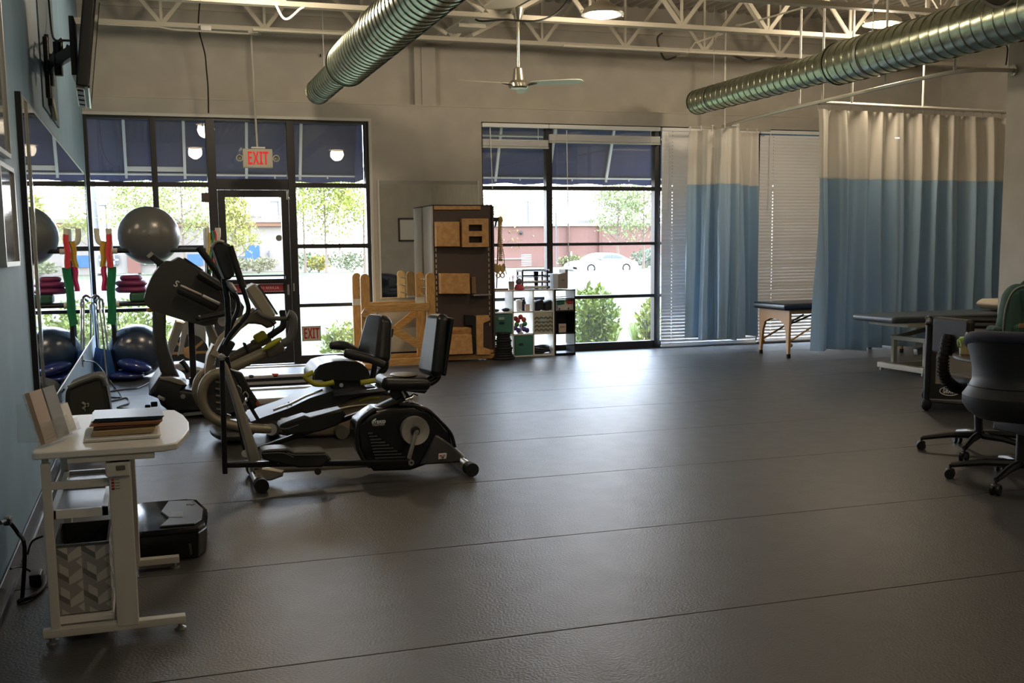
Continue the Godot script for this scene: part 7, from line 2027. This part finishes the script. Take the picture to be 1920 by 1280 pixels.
func leaves(called: String, par: Node3D, pts: Array, mesh: ArrayMesh, m: Material, smin: float, smax: float, tone0: Color, tone1: Color) -> void:
	mesh.surface_set_material(0, m)
	var mm := MultiMesh.new()
	mm.transform_format = MultiMesh.TRANSFORM_3D
	mm.use_colors = true
	mm.mesh = mesh
	mm.instance_count = pts.size()
	for i in pts.size():
		var b := Basis.from_euler(Vector3(rng.randf_range(-1.2, 1.2), rng.randf() * TAU, rng.randf_range(-1.2, 1.2))) * Basis.from_scale(Vector3.ONE * rng.randf_range(smin, smax))
		mm.set_instance_transform(i, Transform3D(b, pts[i]))
		mm.set_instance_color(i, tone0.lerp(tone1, rng.randf()))
	var o := MultiMeshInstance3D.new()
	o.name = called
	o.multimesh = mm
	o.set_meta("kind", "stuff")
	par.add_child(o, true)


# a young street tree: trunk, forking limbs and a loose crown of leaves
func tree(called: String, label: String, base: Vector3, h: float, trunk: float, rad: float, n: int, col: String, cone := 0.0, group := "") -> void:
	var o := thing(called, label, "tree", base, group, true)
	var bark := M("bark", H("6b5c50"), 0.9)
	var b := B()
	b.tube([Vector3(0, 0, 0), Vector3(0.05, trunk * 0.5, 0), Vector3(0, trunk, 0), Vector3(0.03, h * 0.75, 0.05), Vector3(0, h * 0.95, 0)], [0.13, 0.1, 0.085, 0.05, 0.015], 7)
	var tips := []
	var nb := 16
	for i in nb:
		var t := float(i) / nb
		var y := lerpf(trunk * 0.9, h * 0.85, t)
		var a := i * 2.4 + rng.randf() * 0.6
		var reach := rad * (1.0 - 0.35 * t) * rng.randf_range(0.7, 1.0)
		if cone > 0:
			reach = rad * (1.0 - cone * t) * rng.randf_range(0.7, 1.0)
		var rise := reach * rng.randf_range(0.5, 1.0)
		var p0 := Vector3(0, y, 0)
		var p1 := p0 + Vector3(cos(a) * reach * 0.5, rise * 0.4, sin(a) * reach * 0.5)
		var p2 := p0 + Vector3(cos(a) * reach, rise, sin(a) * reach)
		b.tube([p0, p1, p2], [0.04, 0.028, 0.012], 5, false)
		tips.append_array([p1, p2, p2])
		for k in 3:
			var d := Vector3(rng.randf_range(-1, 1), rng.randf_range(0, 1), rng.randf_range(-1, 1)) * reach * 0.45
			b.tube([p1.lerp(p2, 0.5), p2 + d], [0.016, 0.006], 4, false)
			tips.append(p2 + d)
	tips.append_array([Vector3(0, h, 0), Vector3(0, h * 0.9, 0)])
	obj("trunk", b, bark, o)
	var pts := []
	for i in n:
		var c: Vector3 = tips[rng.randi() % tips.size()]
		pts.append(c + Vector3(rng.randfn(0, 1), rng.randfn(0, 0.8), rng.randfn(0, 1)) * rad * 0.17)
	var lm := M("leaf_tree", Color.WHITE, 0.6)
	lm.vertex_color_use_as_albedo = true
	lm.backlight_enabled = true
	lm.backlight = Color(0.6, 0.6, 0.4)
	var c := D(col, 0.5).srgb_to_linear()
	leaves("crown", o, pts, leaf_mesh(0.26, 0.075), lm, 0.6, 1.3, c * 0.75, c * 1.3)


func bush(called: String, label: String, at: Vector3, w: float, h: float, n: int, col: String, l := 0.09) -> void:
	var o := thing(called, label, "shrub", at, "", true)
	var b := B()
	for i in 14:
		var a := i * 2.4
		b.tube([Vector3(cos(a) * 0.04, -0.02, sin(a) * 0.04), Vector3(cos(a) * w * 0.3, h * 0.5, sin(a) * w * 0.3), Vector3(cos(a) * w * 0.7, h * 0.85, sin(a) * w * 0.6)], [0.012, 0.009, 0.004], 5, false)
	obj("stem", b, M("stem_brown", H("5c5238"), 0.8), o)
	var pts := []
	for i in n:
		var d := Vector3(rng.randfn(0, 1), rng.randfn(0, 1), rng.randfn(0, 1)).normalized() * pow(rng.randf(), 0.4)
		pts.append(Vector3(d.x * w, h * 0.55 + d.y * h * 0.5, d.z * w))
	var lm := M("leaf_tree")
	var c := D(col, 0.5).srgb_to_linear()
	leaves("foliage", o, pts, leaf_mesh(l, l * 0.3), lm, 0.6, 1.3, c * 0.6, c * 1.4)


func tuft(label: String, at: Vector3, r: float, h: float, col: String) -> void:
	var o := thing("grass_clump", label, "grass clump", at, "", true)
	var b := B()
	for i in 46:
		var a := rng.randf() * TAU
		var q := rng.randf_range(0.3, 1.0)
		var d := Vector3(cos(a), 0, sin(a))
		var s := Vector3(-d.z, 0, d.x) * 0.008
		var p0 := d * 0.03
		var p1 := d * r * 0.45 * q + Vector3(0, h * rng.randf_range(0.7, 1.0), 0)
		var p2 := d * r * q * 1.1 + Vector3(0, h * rng.randf_range(0.45, 0.75), 0)
		b.quad(p0 - s, p0 + s, p1 + s * 0.8, p1 - s * 0.8)
		b.tri(p1 - s * 0.8, p1 + s * 0.8, p2)
	var m := M("blade_" + col, D(col, 0.45), 0.6)
	m.backlight_enabled = true
	m.backlight = Color(0.4, 0.45, 0.2)
	var g := obj("blades", b, m, o, 0)
	g.set_meta("kind", "stuff")


func outside() -> void:
	var g := -0.4
	var lawn := M("lawn", Color.WHITE, 0.9)
	grain(lawn, noise(0.05, D("8a9c4c", 0.125), D("aab262", 0.125), 5, FastNoiseLite.TYPE_SIMPLEX_SMOOTH, 512, 31), Vector3(0.15, 0.15, 0.15), true)
	var asp := M("asphalt", Color.WHITE, 0.9)
	grain(asp, noise(0.03, D("b4a8a8", 0.15), D("c6baba", 0.15), 5, FastNoiseLite.TYPE_SIMPLEX_SMOOTH, 512, 32), Vector3(0.08, 0.3, 0.3), true)
	struct("ground", B().bb(Vector3(-140, g - 1, -220), Vector3(160, g - 0.02, -14.2)), M("earth", D("8d8a60"), 0.95))
	struct("lawn", B().bb(Vector3(-140, g - 0.2, -43), Vector3(160, g, -14.3)), lawn)
	struct("road", B().bb(Vector3(-140, g - 0.2, -71), Vector3(160, g + 0.005, -43)), asp)
	struct("lawn_far", B().bb(Vector3(-140, g - 0.2, -88), Vector3(160, g + 0.02, -71)), lawn)
	struct("kerb", B().bb(Vector3(-140, g - 0.2, -71.2), Vector3(160, g + 0.14, -70.9)).bb(Vector3(-140, g - 0.2, -43.2), Vector3(160, g + 0.1, -42.9)), M("kerb_stone", D("c9c3bd"), 0.8))
	struct("path", B().bb(Vector3(-8, g - 0.1, -14.6), Vector3(16, -0.05, -14.1)), M("kerb_stone"))
	# outer face and sill of our own building
	struct("wall_outer", B().bb(Vector3(-6, g, -14.32), Vector3(-0.86, 6, -14.1)).bb(Vector3(2.76, g, -14.32), Vector3(4.16, 4.7, -14.13)).bb(Vector3(-6, 3.3, -14.34), Vector3(14, 6, -14.31)), M("brick_outer", D("a58a78"), 0.8))
	awning("awning", "navy fabric awning over the glass door seen through the top panes", -0.8, 2.74, [-0.2, 0.52, 1.3, 2.0], true)
	awning("awning", "navy fabric awning over the wide right window", 4.1, 11.0, [4.75, 5.55, 6.45, 7.6, 8.8, 10.0], false)
	# street trees
	tree("street_tree", "leafy street tree behind the large silver exercise ball", Vector3(-0.63,-0.4,-92.55), 7.6, 2.4, 2.3, 2600, "a9b85c")
	tree("street_tree", "leafy street tree seen between the ball and the door frame", Vector3(2.647,-0.4,-87.4), 8.0, 2.4, 2.2, 2300, "b4bf6e")
	tree("street_tree", "narrow pale green tree seen through the door glass", Vector3(6.146,-0.4,-82.227), 6.4, 1.4, 1.5, 2200, "c2bf62", 0.75)
	tree("street_tree", "broad street tree ringed with mulch seen right of the door", Vector3(12.37,-0.4,-80.258), 7.4, 2.4, 2.9, 4600, "b2bd4e")
	tree("street_tree", "thin-leaved tree at the edge of the pane right of the door", Vector3(15.765,-0.4,-83.214), 6.6, 2.2, 2.0, 500, "b8bf7a")
	tree("street_tree", "greyish tree close to the door frame in the pane right of the door", Vector3(11.763,-0.4,-87.182), 8.2, 2.2, 1.6, 700, "9fb08a")
	tree("street_tree", "round tree behind the parked white car", Vector3(34.542,-0.4,-78.001), 6.6, 2.2, 2.0, 2200, "a4b47a")
	tree("street_tree", "tall sparse tree at the right edge of the wide window", Vector3(37.652,-0.4,-79.985), 7.6, 2.0, 2.0, 1700, "b0b088")
	tree("street_tree", "small bare young tree before the red brick building", Vector3(34.765,-0.4,-96.833), 3.6, 1.2, 1.2, 60, "c9bb8e")
	tree("street_tree", "yellowish tree behind the spine model", Vector3(31.577,-0.4,-97.063), 4.4, 1.0, 1.5, 500, "d0be72")
	tree("street_tree", "green tree at the left edge of the narrow right window bay", Vector3(33.62,-0.4,-106.677), 6.2, 1.6, 1.8, 700, "a2b276")
	tree("street_tree", "pale tree left of the mirror's reflected window", Vector3(-7.0, -0.4, -62), 7.6, 2.4, 2.2, 900, "b4bc7c")
	one("mulch_ring", B().ell(Vector3(11.978,-0.38,-77.72), Vector3(1.6, 0.12, 1.6), 20), M("mulch", D("7c6c5c"), 0.95), "ring of brown mulch under the broad street tree", "mulch")
	# distant belt of trees behind the buildings
	var far := [[-30, 6.0], [-14, 6.5], [2, 6.0], [12, 5.4], [22, 6.4], [34, 5.6], [48, 5.8], [60, 6.2], [76, 6.6]]
	for i in far.size():
		tree("distant_tree", "hazy green tree in the belt beyond the buildings", Vector3(far[i][0], -0.4, -128 - (i % 3) * 4), far[i][1] * 1.15, 0.8, 5.5, 1300, "b2bd86", 0.0, "belt of distant trees")
	# hedges and shrubs along the far lawn
	for q in [[Vector3(6.728,-0.4,-92.173), 1.5, 1.1, "clipped hedge left of the blue door across the road", "8c8f60"], [Vector3(8.485,-0.4,-90.431), 1.6, 1.2, "clipped hedge right under the blue door across the road", "94906c"], [Vector3(12.639,-0.4,-91.07), 2.0, 1.6, "dark rounded shrub across the road, left of the mulched tree", "7d8a66"], [Vector3(15.632,-0.4,-88), 2.2, 1.6, "dark rounded shrub across the road, right of the mulched tree", "7f8766"], [Vector3(13.324,-0.4,-90.367), 1.0, 1.2, "yellow shrub beside the mulched tree", "c9bc3c"], [Vector3(-2.083,-0.4,-100.908), 2.4, 1.2, "long low hedge seen under the silver ball", "8f9068"], [Vector3(-3.885,-0.4,-102.695), 2.0, 1.2, "low hedge at the left end of the storefront view", "95936e"], [Vector3(35.336,-0.4,-88.938), 0.9, 1.0, "small shrub at the nose of the white car", "8f8f5c"], [Vector3(39.683,-0.4,-83.676), 1.4, 1.4, "bluish shrub behind the tail of the white car", "8a9a86"], [Vector3(34.726,-0.4,-89.676), 0.7, 0.8, "tiny shrub left of the white car by the brick wall", "9a9468"]]:
		bush("far_shrub", q[3], q[0], q[1], q[2], 420, q[4], 0.3)
	# bushes close to the glass
	var b0 := Vector3(6.591,-0.017,-15.7)
	bush("near_bush", "big leafy bush just outside the wide window", Vector3(b0.x, -0.4, -15.8), 0.40, 1.15, 1500, "8fa63c", 0.1)
	b0 = Vector3(7.545,-0.068,-15.9)
	bush("near_bush", "yellow-green bush at the right end of the wide window", Vector3(b0.x + 0.05, -0.4, -15.9), 0.22, 0.95, 520, "aeb83a", 0.09)
	b0 = Vector3(-0.304,0.211,-15.7)
	bush("near_bush", "broad bush outside behind the dark blue ball", Vector3(b0.x, -0.4, -15.9), 0.62, 1.1, 1200, "a3b458", 0.1)
	b0 = Vector3(2.604,0.101,-15.7)
	bush("near_bush", "low bush outside beside the exit notice", Vector3(b0.x + 0.05, -0.4, -15.8), 0.36, 0.75, 620, "9db04a", 0.09)
	tuft("green grass clump at the foot of the big bush", Vector3(7.779,-0.35,-17.75), 0.42, 0.42, "8aa03a")
	tuft("arching grass clump at the foot of the yellow-green bush", Vector3(8.223,-0.35,-17.77), 0.45, 0.45, "7f9a50")
	# buildings across the road
	brick_building()
	beige_building()
	white_car()
	# poles
	var gp := M("pole_grey", D("8f8f92"), 0.6)
	var base := Vector3(-3.616,-0.4,-93.234)
	one("utility_pole", B().tube([base, base + Vector3(-0.3, 11, 0)], [0.24, 0.2], 10), M("pole_pale", D("b5b4ba"), 0.6), "thick pale pole at the left end of the storefront view", "pole")
	base = Vector3(-2.968,-0.4,-96.991)
	var lp := thing("street_lamp", "thin street lamp just left of the silver ball", "street lamp", base, "", true)
	obj("post", B().tube([Vector3(), Vector3(-0.1, 5.6, 0)], 0.07, 8), gp, lp)
	obj("head", B().rbox(Vector3(-0.3, 5.65, 0), Vector3(0.7, 0.12, 0.25), 0.04), gp, lp)
	base = Vector3(11.864,-0.4,-103.115)
	lp = thing("street_lamp", "tall street lamp on a white footing seen at the door's right edge", "street lamp", base, "", true)
	obj("post", B().tube([Vector3(0, 0.6, 0), Vector3(-0.2, 6.2, 0)], 0.09, 8), gp, lp)
	obj("head", B().rbox(Vector3(-0.5, 6.25, 0), Vector3(0.8, 0.14, 0.3), 0.05), gp, lp)
	obj("footing", B().tube([Vector3(), Vector3(0, 0.75, 0)], 0.35, 14), M("kerb_stone"), lp)
	base = Vector3(34.104,-0.4,-97.673)
	one("power_pole", B().tube([base, base + Vector3(0, 6.2, 0)], 0.08, 8).rbox(base + Vector3(0, 6.0, 0), Vector3(1.2, 0.1, 0.1), 0.02), gp, "thin power pole in front of the brick building", "pole")
	base = Vector3(35.043,-0.4,-92.762)
	one("light_pole", B().tube([base, base + Vector3(0, 4.9, 0)], 0.07, 8), gp, "slim pole just right of the window mullion", "pole")
	one("overhead_wire", B().tube([Vector3(-0.631,6.275,-80), Vector3(7.564,5.932,-80), Vector3(12.068,5.658,-80), Vector3(15.954,5.524,-80)], 0.03, 5), gp, "thin overhead wire crossing the sky", "wire")


func awning(called: String, label: String, x0: float, x1: float, ribs: Array, bars: bool) -> void:
	var cloth := M("awning_navy", H("2c3560"), 0.8)
	cloth.backlight_enabled = true
	cloth.backlight = Color(0.045, 0.055, 0.11)
	var wm := M("awning_frame", H("e6e4dc"), 0.45)
	var o := thing(called, label, "awning", Vector3((x0 + x1) / 2, 2.4, -15))
	var yt := 3.9
	var zt := -14.36
	var yb: float = 2.413
	var zb := -15.02
	var yv: float = 2.322
	# sloping top, valance and end gussets
	var c := B()
	c.quad(Vector3(x0, yt, zt), Vector3(x1, yt, zt), Vector3(x1, yb, zb), Vector3(x0, yb, zb))
	c.quad(Vector3(x0, yt + 0.004, zt), Vector3(x0, yb + 0.004, zb - 0.004), Vector3(x1, yb + 0.004, zb - 0.004), Vector3(x1, yt + 0.004, zt))
	obj("slope", c, cloth, o, 0)
	c = B()
	var n := int((x1 - x0) / 0.12)
	c.sheet(func(u, v): return Vector3(lerpf(x0, x1, u), lerpf(yv + 0.012 * sin(u * n * 1.2), yb, v), zb - 0.002 + 0.01 * sin(u * n * 2.0) * (1.0 - v)), n, 2)
	obj("valance", c, cloth, o, 60)
	for x in [x0, x1]:
		c = B()
		c.tri(Vector3(x, yt, zt), Vector3(x, yb, zb), Vector3(x, yb, zt))
		c.quad(Vector3(x, yb, zt), Vector3(x, yb, zb), Vector3(x, yv, zb), Vector3(x, yv, zt))
		obj("gusset", c, cloth, o, 0)
	obj("front_bar", B().tube([Vector3(x0, yb - 0.005, zb + 0.03), Vector3(x1, yb - 0.005, zb + 0.03)], 0.014, 8), wm, o)
	for x in ribs:
		obj("rib", bar(B(), Vector3(x, yt - 0.03, zt), Vector3(x, yb - 0.0, zb + 0.045), 0.035, 0.035), wm, o)
		obj("rib_foot", B().bb(Vector3(x - 0.016, yb - 0.06, zb + 0.02), Vector3(x + 0.016, yb, zb + 0.045)), wm, o)
		obj("clip", B().bb(Vector3(x + 0.36, yb - 0.045, zb + 0.025), Vector3(x + 0.375, yb, zb + 0.04)), wm, o)
	if bars:
		var t := 0.945
		var p := Vector3(0, lerpf(yt, yb, t) - 0.02, lerpf(zt, zb, t))
		obj("cross_bar", B().rbox(Vector3((ribs[0] + ribs[1]) / 2, p.y, p.z), Vector3(ribs[1] - ribs[0], 0.06, 0.035), 0.004), wm, o)
	else:
		obj("top_bar", B().tube([Vector3(x0, 2.93, -14.4), Vector3(x1, 2.93, -14.4)], 0.014, 8), wm, o)


func brick_building() -> void:
	var z := -96.0
	var wall := M("brick_pink", H("b0786a"), 0.85)
	grain(wall, noise(0.06, H("dcdcdc"), H("ffffff"), 4, FastNoiseLite.TYPE_SIMPLEX_SMOOTH, 256, 41), Vector3(0.3, 1.5, 0.3), true)
	wall.albedo_color = D("bd8474")
	var xl: float = 29.865
	var xr: float = 50.546
	var yt: float = 3.335
	var o := thing("brick_building", "long flat-roofed red brick building across the road", "building", Vector3((xl + xr) / 2, -0.4, z - 8))
	obj("wall", B().bb(Vector3(xl, -0.4, z - 16), Vector3(xr, yt, z)), wall, o)
	obj("pilaster", B().bb(Vector3(37.388, -0.4, z), Vector3(37.495, yt, z + 0.3)), wall, o)
	obj("pilaster", B().bb(Vector3(40.516, -0.4, z), Vector3(40.625, yt, z + 0.3)), wall, o)
	obj("coping", B().bb(Vector3(xl - 0.2, yt, z - 16), Vector3(xr, yt + 0.25, z + 0.2)), M("coping", D("cbb8ac"), 0.7), o)
	obj("low_wall", B().bb(Vector3(xl, -0.4, z + 0.1), Vector3(32.876, 0.353, z + 1.2)), wall, o)
	obj("low_coping", B().bb(Vector3(xl, 0.353, z), Vector3(32.876, 0.45, z + 1.3)), M("coping"), o)
	obj("lit_sign", B().bb(Vector3(37.584,0.362,-95.8), Vector3(37.762,1.004,-95.7)), M("sign_white", D("f0f0ee"), 0.5), o)
	obj("vent_dot", B().ell(Vector3(32.755,2.769,-95.8), Vector3(0.2, 0.2, 0.1), 8), M("frame_dark"), o)
	var un := M("roof_unit", D("9a9390"), 0.7)
	obj("roof_unit", B().bb(Vector3(39.974,3.408,-100), Vector3(41.051,3.968,-98)), un, o)
	obj("roof_unit", B().bb(Vector3(38.803,3.414,-100), Vector3(38.519,3.573,-98)), un, o)
	obj("roof_unit", B().bb(Vector3(39.359,3.411,-100), Vector3(39.176,3.621,-98)), un, o)
	obj("roof_unit", B().bb(Vector3(33.925,3.235,-100), Vector3(34.311,3.442,-98)), un, o)
	obj("roof_mast", B().tube([Vector3(38.901,3.572,-98), Vector3(38.903,3.975,-98)], 0.06, 6), un, o)
	# far stack of white panels before the wall
	var st := thing("white_rack", "stack of white boards standing before the brick building", "stack", Vector3(31.279,-0.162,-90))
	for k in 6:
		obj("board", B().rbox(Vector3(31.234, lerpf(-0.116, 0.759, k / 5.0), -90), Vector3(0.75, 0.1, 0.5), 0.02), M("sign_white"), st)


func beige_building() -> void:
	var z := -96.0
	var wall := M("stucco", D("dccabc"), 0.85)
	var xl: float = 1.066
	var xr: float = 12.487
	var yt: float = 3.784
	var o := thing("beige_building", "beige building with a blue door and a terracotta roof band across the road", "building", Vector3((xl + xr) / 2, -0.4, z - 8))
	obj("wall", B().bb(Vector3(xl, -0.4, z - 16), Vector3(xr, 3.468, z)), wall, o)
	obj("roof_band", B().bb(Vector3(xl - 0.2, 3.468, z - 16), Vector3(xr, yt, z + 0.3)), M("terracotta", D("c98a66"), 0.8), o)
	obj("roof_cap", B().bb(Vector3(xl - 0.3, yt, z - 16), Vector3(xr, yt + 0.35, z + 0.4)), M("coping"), o)
	var dr := obj("blue_door", B().bb(Vector3(7.873,0.189,-95.95), Vector3(9.136,1.845,-95.9)), M("door_blue", D("2f7fc0"), 0.5), o)
	obj("window", B().bb(Vector3(7.213,0.289,-95.95), Vector3(7.856,0.957,-95.9)), M("far_glass", H("4c5258"), 0.15), o)
	obj("window_frame", B().bb(Vector3(7.163,0.246,-95.9), Vector3(7.869,0.303,-95.85)).bb(Vector3(7.193,0.966,-95.9), Vector3(7.899,1.025,-95.85)), M("sign_white"), o)
	obj("wall_box", B().bb(Vector3(9.392,0.392,-95.9), Vector3(9.62,0.753,-95.8)).bb(Vector3(9.73,1.023,-95.9), Vector3(9.862,1.203,-95.8)), M("far_glass"), o)
	obj("wall_pipe", B().tube([Vector3(9.868,0.204,-95.8), Vector3(9.913,1.384,-95.8)], 0.07, 6), M("far_glass"), o)
	var un := M("roof_unit")
	obj("roof_unit", B().bb(Vector3(8.394,3.867,-101), Vector3(9.259,4.464,-99)), un, o)
	obj("roof_unit", B().bb(Vector3(9.513,3.863,-101), Vector3(9.762,4.416,-99)), un, o)
	obj("roof_unit", B().bb(Vector3(10.924,3.857,-101), Vector3(11.558,4.179,-99)), M("terracotta"), o)
	# lower wing to the left with windows
	var wing := thing("brick_wing", "low brick and pale building with windows seen under the silver ball", "building", Vector3(-0.675,0.244,-92))
	obj("wall", B().bb(Vector3(-3.958,-0.239,-94) , Vector3(1.032,2.119,-92)), M("wing_pale", D("d5c8bc"), 0.85), wing)
	obj("brick_bay", B().bb(Vector3(-1.499,-0.245,-91.9), Vector3(-0.528,1.504,-91.6)), M("brick_bay", D("a86a58"), 0.85), wing)
	for q in [[Vector3(-3.597,0.46,-91.9), Vector3(-3,1.201,-91.7)], [Vector3(-2.811,0.448,-91.9), Vector3(-2.134,1.19,-91.7)], [Vector3(-0.425,0.41,-91.9), Vector3(0.1,1.245,-91.7)], [Vector3(0.219,0.4,-91.9), Vector3(0.824,1.235,-91.7)]]:
		var w := obj("window", B().bb(q[0], q[1]), M("far_glass"), wing)
		var c: Vector3 = ((q[0] as Vector3) + q[1]) / 2
		obj("frame_bar", B().bb(Vector3(c.x - 0.06, q[0].y, c.z), Vector3(c.x + 0.06, q[1].y, c.z + 0.2)).bb(Vector3(q[0].x, c.y - 0.06, c.z), Vector3(q[1].x, c.y + 0.06, c.z + 0.2)), M("sign_white"), w)
	obj("blue_panel", B().bb(Vector3(3.065,0.269,-91.9), Vector3(4.26,1.191,-91.8)), M("door_blue"), wing)
	obj("wall", B().bb(Vector3(2.765,-0.332,-92.4), Vector3(5.117,1.523,-92)), M("wing_pale"), wing)


func white_car() -> void:
	var z := -72.0
	var w := 1.75
	var g: float = -0.455
	var o := thing("parked_car", "white saloon car parked on the road facing left", "car", Vector3(30.974, g, z - w / 2))
	var wh := M("car_white", D("f2f2f2", 0.17), 0.18)
	wh.clearcoat_enabled = true
	var body := pp([28.446,0.061,28.608,0.246,29.094,0.388,29.664,0.455,30.154,0.485,31.139,0.509,32.174,0.494,32.967,0.445,33.386,0.324,33.513,0.094,33.472,-0.211,33.22,-0.359,32.801,-0.39,29.906,-0.376,28.686,-0.279,28.444,-0.2])
	obj("body", B().prism(smooth2(body, 3), z - w, z, 0.12), wh, o, 60)
	var roof := pp([29.664,0.417,29.991,0.713,30.4,0.895,30.893,0.964,31.552,0.956,32.132,0.835,32.549,0.64,32.967,0.445,32.383,0.377,30.728,0.364])
	obj("cabin", B().prism(smooth2(roof, 3), z - w + 0.12, z - 0.12, 0.14), wh, o, 60)
	var gl := M("car_glass", H("4a545e"), 0.08, 0, 0.8)
	obj("side_window", B().prism(pp([30.728,0.59,30.975,0.794,31.387,0.845,31.387,0.581]), z - 0.1, z - 0.085), gl, o)
	obj("side_window", B().prism(pp([31.449,0.58,31.449,0.844,31.883,0.801,32.382,0.643,32.216,0.569]), z - 0.1, z - 0.085), gl, o)
	obj("windscreen", B().prism(pp([29.868,0.527,30.277,0.822,30.605,0.855,30.277,0.521]), z - 0.12, z - 0.085), M("screen_pale", H("a4b6c4"), 0.08), o)
	obj("head_lamp", B().prism(pp([28.648,0.133,29.013,0.24,29.338,0.235,29.012,0.127]), z - 0.02, z + 0.005), M("lamp_grey", H("b9c0c6"), 0.15), o)
	obj("grille", B().prism(pp([28.445,0.024,28.728,-0.018,28.768,-0.168,28.485,-0.126]), z - 0.3, z - 0.0), M("frame_dark"), o)
	obj("tail_lamp", B().prism(pp([33.134,0.366,33.386,0.324,33.429,0.209,33.219,0.251]), z - 0.1, z + 0.003), M("tail_red", H("b8605c"), 0.3), o)
	obj("mirror_cap", B().ell(Vector3(30.542,0.555,-71.95), Vector3(0.12, 0.08, 0.1), 10), wh, o)
	obj("sill", B().prism(pp([29.499,-0.294,32.801,-0.314,32.801,-0.466,29.498,-0.444]), z - w + 0.2, z - 0.1), M("frame_dark"), o)
	for q in [Vector3(29.846,-0.149,-72), Vector3(32.571,-0.139,-72)]:
		for zz in [z + 0.0, z - w + 0.2]:
			var c := Vector3(q.x, g + 0.33, zz)
			var wl := obj("wheel", B().lathe([Vector2(0.2, -0.2), Vector2(0.31, -0.2), Vector2(0.33, -0.17), Vector2(0.33, -0.03), Vector2(0.31, 0.0), Vector2(0.23, 0.0), Vector2(0.22, -0.03)], 24, Transform3D(Basis(Vector3.RIGHT, PI / 2), c)), M("rubber_black"), o)
			obj("rim", B().lathe([Vector2(0, 0.01), Vector2(0.05, 0.01), Vector2(0.22, -0.03), Vector2(0.225, -0.06)], 20, Transform3D(Basis(Vector3.RIGHT, PI / 2), c)), M("alu"), wl)
			for k in 5:
				var a := TAU * k / 5.0
				obj("spoke", bar(B(), c + Vector3(cos(a) * 0.04, sin(a) * 0.04, 0.015), c + Vector3(cos(a) * 0.21, sin(a) * 0.21, -0.005), 0.05, 0.02), M("chrome"), wl)
